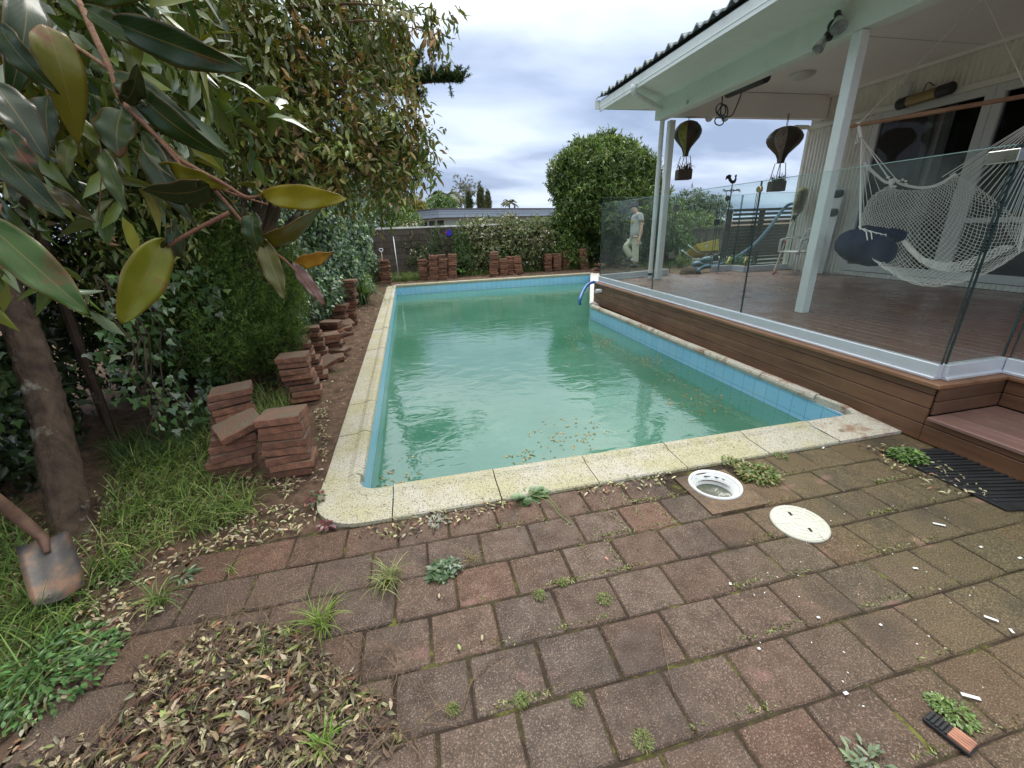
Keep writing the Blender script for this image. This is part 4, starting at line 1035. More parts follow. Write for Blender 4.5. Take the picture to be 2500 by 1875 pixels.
# ================================================================== things under the verandah
def heaters():
    M_heat = simple('bronze_reflector', (0.30, 0.22, 0.10), 0.35, 0.6, var=.2)
    t = thing('patio_heater', 'black and bronze tube heater fixed above the sliding door', 'heater', tuple(PX(2255, 235, 8.1)))
    a, b = PX(2192, 256, 8.07), PX(2328, 213, 8.07); d = (b-a).normalized(); M = d.to_track_quat('Z', 'Y').to_matrix(); Ln = (b-a).length
    MB().lathe([(0, 0), (.07, 0), (.085, .02), (.085, Ln*.2), (.075, Ln*.2), (.075, Ln*.75), (.085, Ln*.75), (.085, Ln-.02), (.07, Ln), (0, Ln)], a, 20, M).build('body', M_black, t)
    MB().lathe([(.078, Ln*.21), (.078, Ln*.74)], a-Vector((.0, 0, .004)), 20, M).build('reflector', M_heat, t)
    MB().bar(a.lerp(b, .35)+Vector((.06, 0, 0)), a.lerp(b, .35)+Vector((.13, 0, .05)), .03).bar(a.lerp(b, .65)+Vector((.06, 0, 0)), a.lerp(b, .65)+Vector((.13, 0, .05)), .03).build('bracket', M_black, t)
    MB().tube(smooth_path([a.lerp(b, .45)+Vector((0, 0, .06)), a.lerp(b, .5)+Vector((0, 0, .18)), a.lerp(b, .6)+Vector((0.05, 0, .12))], 5), .008, 6).build('cable', M_black, t)
    t = thing('patio_heater', 'long black tube heater hung under the verandah beam', 'heater', tuple(PX(1825, 205, 4.9)))
    a, b = PX(1777, 226, 4.86), PX(1872, 186, 4.86); d = (b-a).normalized(); M = d.to_track_quat('Z', 'Y').to_matrix(); Ln = (b-a).length
    MB().lathe([(0, -.01), (.06, -.01), (.075, .01), (.075, Ln-.01), (.06, Ln+.01), (0, Ln+.01)], a, 20, M).build('body', M_black, t, smooth=True)
    for f in (.25, .75): p = a.lerp(b, f); MB().bar(p, (p.x-.1, p.y, 3.42), .025).build('bracket', M_black, t)
    c = thing('cable', 'coiled black power cable dangling from the hanging heater', 'cable', tuple(PX(1765, 250, 4.9)))
    def loop(x, y, rx, ry, D_=0): return [PX(x+rx*math.cos(s*.52), y+ry*math.sin(s*.52), 4.86+.01*(s % 2)) for s in range(13)]
    MB().tube(smooth_path([PX(1764, 222, 4.86), PX(1762, 255, 4.86), PX(1752, 275, 4.86), PX(1765, 282, 4.86), PX(1785, 283, 4.86), PX(1802, 250, 4.86), PX(1812, 221, 4.86)], 5), .009, 6).build('cable_run', M_black, c)
    MB().tube(smooth_path(loop(1760, 268, 12, 15), 3), .009, 6).tube(smooth_path(loop(1768, 272, 9, 16), 3), .009, 6).tube(smooth_path(loop(1756, 296, 11, 10), 3), .009, 6).build('coil', M_black, c)
heaters()
M_lens = mk_glass('lamp_lens', (0.8, 0.82, 0.82), 0.5, 1.5, 0.1)
def floods():
    t = thing('floodlight', 'twin clear bulb floodlight on a black bracket mounted on the beam', 'light', tuple(PX(2030, 75, 4.5)))
    def bulb(a, dirpt, r, name):
        d = (dirpt-a).normalized(); M = d.to_track_quat('Z', 'Y').to_matrix()
        MB().lathe([(.0, -.02), (.022, -.02), (.03, 0), (.035, .03), (r*.9, .085), (r, .12)], a, 24, M).build('reflector_shell', M_silver, t, smooth=True)
        MB().lathe([(r, .12), (r*.98, .135), (r*.7, .155), (r*.35, .165), (0, .168)], a, 24, M).build('lens', M_lens, t, smooth=True)
        MB().lathe([(0, -.07), (.03, -.07), (.034, -.02), (.03, .02)], a, 16, M).build('lamp_holder', M_black, t)
    p1 = PX(2040, 60, 4.50); p2 = PX(2028, 85, 4.48); p3 = PX(2021, 98, 4.46)
    bulb(PX(2046, 44, 4.46), PX(2062, 70, 4.36)+Vector((0, 0, -.15)), .075, 'a')
    bulb(PX(2016, 92, 4.46), PX(2000, 115, 4.40), .055, 'b')
    MB().bar(p1, p3, .05, .06).bar(PX(2050, 40, 4.52), p1, .035).build('bracket', M_black, t, bevel=.006)
    MB().lathe([(.05, 0), (.05, .03), (0, .03)], PX(2036, 62, 4.53), 18, Matrix.Rotation(math.radians(-90), 3, 'Y')).build('mount', M_black, t)
    t = thing('floodlight', 'pair of small white flared spotlights under the far cross beam', 'light', tuple(PY(1740, 290, 7.8)))
    for (x, y, x2, y2) in ((1730, 282, 1733, 296), (1768, 284, 1773, 292)):
        a = PY(x, y, 7.8); d = (PY(x2, y2, 7.6)-a).normalized(); M = d.to_track_quat('Z', 'Y').to_matrix()
        MB().lathe([(0, 0), (.03, 0), (.035, .05), (.065, .12), (.06, .125), (0, .11)], a, 16, M).build('shade', M_white, t)
    MB().bar(PY(1730, 281, 7.8), PY(1768, 281, 7.8), .03).build('bracket', M_white, t)
    c = PD(1958, 182, 1); r = ray(1958, 182); k = (3.69-CAM.z)/r.z; c = CAM+r*k
    t = tag(MB().lathe([(.0, -.07), (.10, -.06), (.17, -.03), (.19, 0), (.19, .005)], c, 28).build('ceiling_light', M_frame, smooth=True), 'round flush ceiling light in the verandah ceiling', 'light')
    p = PX(1608, 262, 4.66); t = thing('security_sensor', 'small black sensor on a bracket above the downpipe elbow', 'sensor', tuple(p))
    MB().box((p.x-.05, p.y-.04, p.z-.03), (p.x+.04, p.y+.04, p.z+.03)).build('housing', M_black, t, bevel=.01)
    MB().tube([p, p+Vector((0, 0, .12)), p+Vector((-.03, 0, .15))], .015, 8).lathe([(.0, .0), (.05, 0), (.04, .03), (0, .035)], p+Vector((-.03, 0, .14)), 12).build('eye', M_black, t)
    p = PX(1678, 249, 4.54); tag(MB().obox(p, (.01, .05, .05), (math.radians(45), 0, 0)).build('diamond_tag', M_steel), 'tiny diamond shaped metal plate on the beam face', 'plate')
M_silver = simple('silvered_glass', (0.62, 0.62, 0.60), 0.2, 0.7, var=.1)
floods()
def mk_balloon(name, c1, c2, c3, c4):
    t = NT(name); sep = t.n('ShaderNodeSeparateXYZ'); t.t.links.new(t.coord.outputs['Generated'], sep.inputs[0])
    x = t.math('SUBTRACT', sep.outputs[0], 0.5); y = t.math('SUBTRACT', sep.outputs[1], 0.5); a = t.math('ARCTAN2', y, x)
    w = t.math('FRACT', t.math('MULTIPLY', t.math('ADD', a, 3.6), 0.4775)); r = t.ramp(w, [(0, c1), (0.33, c2), (0.66, c3)]); r.node.color_ramp.interpolation = 'CONSTANT'
    n = t.noise(14, 4, .7); c = t.mix(t.ramp(n, [(.4, 0.), (.7, .6)]), r, c4)
    return t.done(t.bsdf(c, .45, 0, .5))
def balloons():
    M1 = mk_balloon('painted_tin', (0.035, 0.05, 0.025), (0.28, 0.27, 0.05), (0.05, 0.03, 0.025), (0.02, 0.025, 0.015))
    M2 = mk_balloon('painted_tin_pale', (0.10, 0.07, 0.05), (0.30, 0.26, 0.23), (0.04, 0.04, 0.03), (0.03, 0.025, 0.02))
    for (x, yt, yb, dep, hookx, hooky, sc, M, lab, rot) in ((1682, 294, 377, 7.6, 1688, 262, .255, M1, 'dark green and yellow tin hot air balloon planter nearer the downpipe', 2.0), (1921, 308, 394, 7.55, 1931, 270, .31, M2, 'brown and white tin hot air balloon planter nearer the cladding', 2.3)):
        top = PD(x, yt, dep); bot = PD(x-3, yb, dep); H = top.z-bot.z; c = Vector((top.x, top.y, bot.z))
        t = thing('hanging_planter', lab, 'planter', (c.x, c.y, bot.z-.4), group='hot air balloon planters hanging from the beam')
        prof = [(0, H), (sc*.3, H*.985), (sc*.6, H*.93), (sc*.85, H*.82), (sc*.98, H*.70), (sc*.97, H*.61), (sc*.84, H*.49), (sc*.58, H*.36), (sc*.35, H*.24), (sc*.23, H*.12), (sc*.2, H*.02), (sc*.24, 0)]
        prof = [(r*.98, z) for r, z in prof]
        MB().lathe(prof, c, 32, Matrix.Rotation(rot, 3, 'Z')).build('balloon', M, t, smooth=True)
        bz = bot.z-.42*sc/.28
        m = MB()
        for sx in (-1, 1):
            for sy in (-1, 1): m.tube([c+Vector((sx*.06, sy*.06, .0)), Vector((c.x+sx*.11, c.y+sy*.07, bz+.16))], .008, 6)
        m.build('struts', M_brass, t)
        R = Matrix.Rotation(-.2, 3, 'Z')
        MB().obox((c.x, c.y, bz+.07), (.27, .18, .18), R).build('basket', M_basket, t, bevel=.012)
        rng = np.random.default_rng(3); n = 60
        P = np.array([[c.x, c.y, bz+.16]])+rng.uniform(-1, 1, (n, 3))*np.array([.12, .07, .0])
        blades('dry_plant', P, .16, .018, 1.2, [(0.06, 0.05, 0.025), (0.10, 0.10, 0.04)], 5, parent=t)
        hk = Vector((c.x, c.y, 3.30)) if True else None
        m = MB(); k = 0; z = top.z
        while z < 3.27:
            m.tube([Vector((c.x-.012, c.y, z)), Vector((c.x-.012, c.y, z+.035)), Vector((c.x+.012, c.y, z+.035)), Vector((c.x+.012, c.y, z)), Vector((c.x-.012, c.y, z))], .005, 5) ; z += .032
        m.build('chain', M_black, t)
M_basket = simple('tin_basket', (0.07, 0.05, 0.035), 0.7, var=.4, scale=14)
balloons()
def vane():
    b = PD(1771, 470, 8.9); t = thing('weather_vane', 'black rooster weather vane with compass letters above the glass fence', 'weather vane', (b.x, b.y, 0.4))
    P = lambda x, y: PD(1450+x/4.022, 400+y/4.022, 8.9)
    MB().tube([P(1360, 200), P(1345, 300), P(1322, 460), Vector((P(1322, 460).x-.06, P(1322, 460).y, .45))], .012, 8).build('pole', M_black, t)
    outline = [(1290, 160), (1300, 120), (1325, 105), (1350, 112), (1345, 140), (1360, 165), (1378, 158), (1388, 135), (1382, 118), (1398, 102), (1405, 122), (1398, 128), (1400, 155), (1388, 185), (1365, 196), (1345, 190), (1325, 165), (1318, 145), (1305, 150)]
    m = MB(); n = len(outline); k = 0
    for s in (-1, 1):
        for q in outline: m.v.append(tuple(P(*q)+FWD*(.006*s)))
    m.f.append(tuple(range(n))); m.f.append(tuple(n+i for i in reversed(range(n))))
    for i in range(n): m.f.append((i, (i+1) % n, n+(i+1) % n, n+i))
    m.build('rooster', M_black, t)
    m = MB(); m.tube([P(1285, 262), P(1435, 262)], .008, 6); m.tube([P(1355, 262)-Vector((0, .2, 0)), P(1355, 262)+Vector((0, .2, 0))], .008, 6)
    for s in (-1, 1): m.tube([P(1355+s*30, 262), P(1355, 245), P(1355-s*30, 262), P(1355, 280), P(1355+s*30, 262)], .006, 6)
    m.build('compass_arms', M_black, t)
    def stroke(pts, nm):
        MB().tube([P(*q) for q in pts], .008, 5).build(nm, M_black, t)
    stroke([(1268, 272), (1268, 248), (1284, 272), (1284, 248)], 'letter_n'); stroke([(1435, 250), (1424, 252), (1424, 261), (1436, 264), (1434, 275), (1422, 274)], 'letter_s'); stroke([(1402, 246), (1407, 262), (1411, 250), (1416, 262), (1420, 246)], 'letter_w')
    w = thing('wind_chime', 'small brass disc ornament hanging beside the weather vane pole', 'ornament', tuple(P(1312, 335)))
    MB().tube([P(1300, 265), P(1298, 300), P(1308, 318)], .007, 5).build('hook', M_black, w); MB().lathe([(0, -.01), (.055, -.01), (.055, .01), (0, .01)], P(1312, 338), 16, Matrix.Rotation(math.radians(90), 3, 'X')).build('disc', M_basket, w)
vane()
def wallstuff():
    # plastic chair seen behind the post
    t = thing('plastic_chair', 'white moulded plastic garden chair standing against the cladding behind the post', 'chair', (7.75, 7.4, DZ))
    X = 7.75; P = lambda x, y, X_=X: PX(1850+x/4.74, 350+y/4.74, X_)
    fl, fr = Vector((7.50, 7.62, DZ)), Vector((7.50, 7.13, DZ)); bl, br = Vector((7.95, 7.6, DZ)), Vector((7.95, 7.15, DZ))
    sh = .43
    for a, b in ((fl, (7.53, 7.58, DZ+sh)), (fr, (7.53, 7.17, DZ+sh)), (bl, (7.88, 7.56, DZ+sh)), (br, (7.88, 7.19, DZ+sh))):
        MB().tube([a, Vector(a).lerp(Vector(b), .5), b], [.016, .022, .028], 8).build('leg', M_whiteplastic, t, smooth=True)
    MB().box((7.46, 7.14, DZ+sh-.015), (7.9, 7.61, DZ+sh+.015)).build('seat', M_whiteplastic, t, bevel=.012, seg=2)
    m = MB()
    hz = lambda y: DZ+.86-.16*((y-7.375)/.22)**2
    for k in range(6):
        y = 7.22+k*.062; m.bar((7.90, y, DZ+sh+.03), (8.02, y, hz(y)-.04), .028, .012, up=(0, 1, 0))
    m.tube(smooth_path([(7.89, 7.17, DZ+sh), (7.98, 7.155, DZ+.66), (8.03, 7.24, DZ+.83), (8.045, 7.375, DZ+.87), (8.03, 7.51, DZ+.83), (7.98, 7.595, DZ+.66), (7.89, 7.58, DZ+sh)], 4), .024, 8)
    m.build('backrest', M_whiteplastic, t, smooth=True)
    for y in (7.13, 7.62): MB().tube(smooth_path([(7.5, y, DZ+sh), (7.5, y, DZ+.62), (7.56, y, DZ+.67), (7.97, y, DZ+.70)], 4), .022, 8).build('armrest', M_whiteplastic, t, smooth=True)
    # white board with two dark oval cut-outs
    t = thing('backboard', 'white board with two dark oval openings leaning on the cladding behind the chair', 'board', (8.05, 6.9, DZ))
    a, b = PX(2050, 455, 8.08), PX(2045, 455, 8.08)
    y1, y0 = PX(2005, 460, 8.1).y, PX(2064, 452, 8.1).y
    MB().bar((8.02, (y0+y1)/2, DZ), (8.12, (y0+y1)/2, 2.0), (y1-y0), .03, up=(1, 0, 0)).build('panel', M_whiteplastic, t, bevel=.008)
    for (px, py) in ((2043, 473), (2032, 519)):
        c = PX(px, py, 8.07); f = (c.z-DZ)/1.57; xx = 8.02+.1*f-.02
        MB().blob((xx, c.y, c.z), (.02, .12, .075), (0, 0, 0), 10, .7).build('oval_opening', M_black, t, smooth=True)
    # long feather duster on pole, leaning
    t = thing('feather_duster', 'fluffy grey duster head hanging high on the end of the cladding', 'duster', tuple(PX(1958, 490, 8.0)))
    a, b = PX(1962, 465, 8.0), PX(1948, 512, 8.0)
    rng = np.random.default_rng(5); n = 2600; tt = rng.random(n)[:, None]; A_, B_ = np.array(a), np.array(b)
    P = A_+(B_-A_)*tt; D = norm(rng.standard_normal((n, 3))+np.array([-.3, 0, -.2])); 
    me = leaf_mesh('fluff', P, D, norm(rng.standard_normal((n, 3))), .11, .022, pal(rng, n, [(.68, .65, .6), (.8, .77, .72), (.5, .47, .42)]), 1, .3); link('fluff', me, M_grass, t)
    MB().tube([a+Vector((0.02, 0, .05)), b+Vector((.02, 0, -.12))], .014, 8).build('handle', M_black, t)
    t = thing('broom', 'pale wooden pole with red ends leaning between chair and fence', 'pole', tuple(PX(1886, 670, 7.2)))
    b_ = G(1887, 671, DZ); a_ = PX(1938, 533, 7.95)
    MB().tube([b_, a_], .015, 8).build('shaft', M_palewood, t)
    for f in (0.0, .54): MB().tube([b_.lerp(a_, f), b_.lerp(a_, f+.05)], .019, 8).build('red_band', M_red, t)
    MB().obox(a_, (.06, .06, .13), (0, .2, 0)).build('hook', M_black, t, bevel=.01)
    # blue hose draped over the slatted screen
    t = tag(MB().tube(smooth_path([PD(1700, 660, 9.3), PD(1722, 652, 9.3), PD(1752, 648, 9.6), PD(1790, 632, 9.8), PD(1838, 600, 10), PD(1875, 560, 10), PD(1905, 520, 10), PD(1922, 502, 9.9), PD(1938, 497, 9.7), PD(1950, 505, 9.4)], 5), .036, 10).build('drain_hose', M_greyblue, smooth=True), 'thick faded blue hose draped down in front of the dark slatted screen', 'hose')
    p = PX(2208, 232, 8.15); tag(MB().box((8.12, p.y-.08, 3.3), (8.18, p.y+.08, 3.5)).build('junction_box', M_frame, bevel=.01), 'small square white electrical box above the door heater', 'electrical box')
M_palewood = simple('pale_wood', (0.50, 0.42, 0.32), 0.6)
M_red = simple('red_paint', (0.45, 0.03, 0.04), 0.4)
wallstuff()

# ================================================================== yard beyond the deck
M_darkwood = mk_wood('black_stained_timber', (0.02, 0.019, 0.019), (0.05, 0.046, 0.045), 0, .7)
M_oldfence = mk_wood('weathered_fence', (0.055, 0.045, 0.038), (0.12, 0.10, 0.085), 2, .8)
M_yellow = simple('yellow_paint', (0.44, 0.34, 0.06), 0.45, var=.15)
def yard():
    a = PD(1766, 515, 10.6); b = PD(1990, 510, 10.6); ya = (a.y+b.y)/2; zt = a.z
    t = thing('slatted_screen', 'black horizontal slatted timber screen behind the verandah', 'screen', (a.x, ya, 0))
    z = .12; k = 0
    while z < zt:
        MB().box((a.x+.1, ya-.012, z), (b.x+1, ya+.012, z+.062)).build('slat', M_darkwood, t, bevel=.003); z += .078 if (z < 1.25 or z > 1.62) and z > .45 else .1
    for x in (a.x+.04, a.x+1.0, a.x+2.0): MB().box((x-.05, ya+.0135, 0), (x+.05, ya+.1, zt+.02)).build('post', M_darkwood, t)
    MB().box((a.x-.01, ya-.03, zt), (b.x+1, ya+.11, zt+.03)).build('cap_rail', M_darkwood, t)
    # low timber boundary fence
    t = thing('paling_fence', 'old dark paling fence along the yard behind the wheelbarrow', 'fence', (11, 14.9, 0))
    x = 7.9; r = random.Random(2)
    while x < 17:
        MB().box((x, 14.9+r.uniform(-.01, .01), 0), (x+.135, 14.925, 1.18+r.uniform(-.03, .02))).build('paling', M_oldfence, t); x += .142
    MB().box((7.9, 14.86, 1.2), (17, 14.98, 1.25)).build('rail', M_oldfence, t)
    # wheelbarrow: tipped tray, handles, wheel
    P = lambda x, y, d=11.6: PD(1450+x/4.022, 400+y/4.022, d)
    t = thing('wheelbarrow', 'yellow tray wheelbarrow with grey tube handles parked by the paling fence', 'wheelbarrow', tuple(P(1130, 950)))
    def tray(w):
        o = [(1000, 800), (1215, 745), (1220, 850), (1050, 860)]; return [P(x, y)+Vector((0, 1, 0)).cross(Vector((0, 0, 1)))*0+FWD*w for x, y in o]
    A_, B_ = tray(-.02), tray(.62); B2 = [p+Vector((0, 0, 0)) for p in B_]; ctr = sum((p for p in A_+B_), Vector())/8
    m = MB(); m.v = [tuple(p) for p in A_+B2]; m.f = [(0, 1, 2, 3), (7, 6, 5, 4), (1, 5, 6, 2), (2, 6, 7, 3), (3, 7, 4, 0)]
    o = m.build('tray', M_yellow, t); s = o.modifiers.new('solid', 'SOLIDIFY'); s.thickness = .012
    MB().tube([P(1000, 800)-FWD*.02, P(1215, 745)-FWD*.02, P(1215, 745)+FWD*.62, P(1000, 800)+FWD*.62, P(1000, 800)-FWD*.02], .014, 8).build('rim', M_yellow, t)
    for w in (.05, .5): MB().tube(smooth_path([P(930, 790)+FWD*w, P(985, 830)+FWD*w, P(1045, 868)+FWD*w, P(1160, 868)+FWD*w, P(1195, 890)+FWD*w], 4), .018, 8).build('handle', M_alu, t, smooth=True)
    for w in (.1, .45): MB().tube([P(1130, 868)+FWD*w, P(1100, 912)+FWD*w, P(1160, 975)+FWD*w], .015, 8).build('leg', M_alu, t)
    MB().lathe([(.03, -.04), (.16, -.04), (.19, -.02), (.19, .02), (.16, .04), (.03, .04)], P(1218, 915)+FWD*.3, 20, Matrix.Rotation(math.radians(90), 3, 'X')).build('wheel', M_rubber, t, smooth=True)
    MB().lathe([(.0, -.006), (.05, -.006), (.05, .006), (0, .006)], P(1110, 815)-FWD*.03, 16, Matrix.Rotation(math.radians(90), 3, 'X')).build('round_badge', M_creamrib, t)
    # crate of tools, coil of hose, yellow handled frame
    t = thing('water_blaster', 'dark low pump unit with looped hose on the ground behind the gate', 'pump', tuple(P(1130, 990, 9.8)))
    c = P(1140, 985, 9.8); MB().obox(c, (.62, .25, .10), (0, 0, .1)).build('base', M_black, t, bevel=.03); MB().blob(c+Vector((-.1, 0, .1)), (.16, .1, .08), (0, 0, 0), 8).blob(c+Vector((-.36, 0, .02)), (.12, .1, .07), (0, 0, 0), 8).build('motor', M_bluegrey, t, smooth=True)
    MB().tube(smooth_path([c+Vector((.05, 0, .06)), c+Vector((.12, 0, .2)), c+Vector((.3, 0, .22)), c+Vector((.36, 0, .1)), c+Vector((.2, -.1, .05))], 5), .014, 8).build('hose_loop', M_black, t)
    MB().tube([P(1105, 960, 10), P(1105, 915, 10), P(1160, 905, 10), P(1165, 965, 10)], .013, 8).build('carry_frame', M_alu, t)
    t = thing('suction_hose', 'pale blue hose lying by the stump at the deck edge', 'hose', tuple(P(1060, 1030, 9)))
    MB().tube(smooth_path([P(1015, 1062, 9.0), P(1050, 1025, 9.2), P(1110, 1000, 9.4), P(1200, 1000, 9.6), P(1290, 985, 9.8)], 5), .035, 10).build('hose', M_greyblue, t, smooth=True)
    t = thing('folding_trestle', 'yellow ended trestle holding a tangle of green netting', 'trestle', tuple(P(1400, 980, 9.5)))
    for x in (1330, 1495): MB().tube([P(x-35, 975, 9.5), P(x-15, 985, 9.5), P(x+8, 915, 9.5)], [.03, .04, .03], 8).build('end_bracket', M_yellow, t, smooth=True)
    MB().bar(P(1315, 985, 9.5), P(1490, 1000, 9.5), .04).build('bar', M_yellow, t)
    rng = np.random.default_rng(8); n = 900; c = np.array(P(1410, 965, 9.6)); PP = c+rng.standard_normal((n, 3))*np.array([.16, .08, .06])
    link('netting', leaf_mesh('netting', PP, norm(rng.standard_normal((n, 3))), norm(rng.standard_normal((n, 3))), .08, .012, pal(rng, n, [(.12, .2, .14), (.2, .3, .25)]), 1), M_grass, t)
    t = thing('tree_stump', 'low dark broken stump beside the deck edge', 'stump', tuple(P(960, 1050, 9.1)))
    m = MB(); c = P(965, 1050, 9.2); m.blob((c.x, c.y, .38), (.30, .2, .16), (0, .3, 0), 8); o = m.build('wood', M_bark, t)
    MB().box((9.2, 12.6, 0), (12.5, 12.9, .34)).build('bed_kerb', M_concrete, None, bevel=.02).name = 'bed_kerb'
    tag(bpy.data.objects['bed_kerb'], 'low pale concrete block kerb in the yard behind the tools', 'kerb')
M_bluegrey = simple('blue_grey_plastic', (0.12, 0.2, 0.26), .5)
M_concrete = simple('pale_concrete', (0.42, 0.42, 0.40), .8, var=.2)
yard()
# ================================================================== left side: tree, hedge, ivy
GR = [(0.08, 0.13, 0.025), (0.13, 0.18, 0.03), (0.05, 0.08, 0.018), (0.18, 0.20, 0.035)]
def near_tree():
    t = thing('broadleaf_tree', 'leaning tree with rough lichen covered trunk and glossy leaves overhanging the left foreground', 'tree', tuple(G(182, 1300)))
    b = G(182, 1302); pts = [b+Vector((.02, .02, -.1)), b, PD(118, 1000, 2.5), PD(45, 780, 2.55), PD(-20, 640, 2.6), PD(-90, 420, 2.7), PD(-150, 100, 2.8), PD(-120, -300, 2.9)]
    pts = smooth_path(pts, 7); n = len(pts); rng = random.Random(4)
    m = MB(); rad = [(.094-.03*i/n)+(.03*math.exp(-i*.3)) for i in range(n)]; m.tube(pts, rad, 22, cap=True)
    o = m.build('trunk', M_bark, t, smooth=True); ss = o.modifiers.new('s', 'SUBSURF'); ss.levels = ss.render_levels = 2
    tx = bpy.data.textures.new('bark_relief', 'CLOUDS'); tx.noise_scale = .05; tx.noise_depth = 4; dm = o.modifiers.new('d', 'DISPLACE'); dm.texture = tx; dm.strength = .035; dm.texture_coords = 'LOCAL'
    # canopy above and behind: dense small-leaved shade at the top left
    bl = [(tuple(PD(x, y, d)), r) for x, y, d, r in ((120, 60, 2.6, .55), (380, 20, 2.8, .6), (-80, 260, 2.6, .55), (640, -40, 3.4, .6), (250, 230, 2.9, .5), (-150, 0, 2.4, .7))]
    bl += [((-2.3, 1.6, 3.6), 1.2), ((-2.8, 3.3, 3.7), 1.2), ((-1.7, .2, 3.6), 1.0), ((-3.2, 4.6, 3.4), 1.0)]  # unseen crown masses above the view, added to shade hedge and ivy
    crown('crown', bl, 19000, .10, .036, GR+[(0.16, 0.16, 0.03)], parent=t, mat=M_glossleaf, seed=11, droop=.6, per=9, twig=.22, detail=2, shell=.7, bend=.25)
    bm = MB()
    for x, y, d, r in ((120, 60, 2.6, .55), (380, 20, 2.8, .6), (-80, 260, 2.6, .55), (250, 230, 2.9, .5)):
        c = PD(x, y, d); s = PD(-110, 250, 2.75); bm.tube(smooth_path([s, s.lerp(c, .5)+Vector((0, 0, .15)), c], 5), [.03-.0022*i for i in range(11)], 8)
        for k in range(9):
            e = c+Vector((rng.uniform(-r, r), rng.uniform(-r, r), rng.uniform(-r, r*.6))); bm.tube(smooth_path([c, c.lerp(e, .5)+Vector((0, 0, .06)), e], 4), [.009-.0008*i for i in range(9)], 5)
    bm.build('limbs', M_twig, t)
    bl = [(tuple(PD(x, y, d)), r) for x, y, d, r in ((120, 130, .95, .17), (330, 120, 1.05, .16), (30, 380, .95, .15), (290, 400, 1.1, .13), (180, 280, 1.0, .12), (420, 60, 1.15, .14), (20, 30, .95, .16), (480, 240, 1.25, .12), (60, 560, 1.1, .08))]
    crown('crown', bl, 560, .105, .033, [(.05, .09, .02), (.09, .14, .025), (.16, .19, .03), (.03, .05, .015), (.30, .27, .03)], [4, 3, 2, 2, 1], t, M_glossleaf, 14, droop=.5, per=7, twig=.15, detail=2, shell=.95, bend=.3)
    # the close branch in front of the lens with large hand placed leaves
    br = MB(); P = lambda x, y, d: PD(x, y, d)
    main = [P(150, -40, .62), P(190, 0, .60), P(232, 90, .58), P(270, 170, .56), P(300, 250, .56), P(380, 330, .56), P(450, 400, .56), P(530, 470, .57), P(630, 585, .58), P(690, 630, .58), P(740, 680, .58), P(790, 750, .59)]
    br.tube(smooth_path(main, 5), [.0048-.0038*i/56 for i in range(56)], 8)
    for q in (([P(270, 170, .56), P(210, 130, .6), P(110, 60, .66), P(20, -20, .7)]), ([P(300, 250, .56), P(380, 330, .55), P(470, 430, .56), P(560, 470, .57), P(655, 500, .58)]), ([P(80, -40, .7), P(100, 130, .68), P(120, 230, .66), P(180, 320, .66), P(245, 360, .65), P(240, 540, .66)]),
              ([P(420, 380, .56), P(540, 445, .555), P(600, 480, .55), P(640, 477, .55)]), ([P(560, 520, .57), P(480, 560, .55), P(410, 600, .53)]), ([P(-30, 560, .45), P(-10, 530, .46), P(0, 500, .5)])):
        br.tube(smooth_path(q, 5), [.0032-.0001*i for i in range(5*(len(q)-1)+1)], 6)
    bo = br.build('branch', M_redtwig, t, smooth=True)
    Y = (0.34, 0.30, 0.02); O = (0.42, 0.25, 0.03); Gd = (0.025, 0.06, 0.012); Gm = (0.06, 0.11, 0.015); Gl = (0.13, 0.17, 0.02); Gr = (0.20, 0.075, 0.02); Pk = (0.35, 0.22, 0.22)
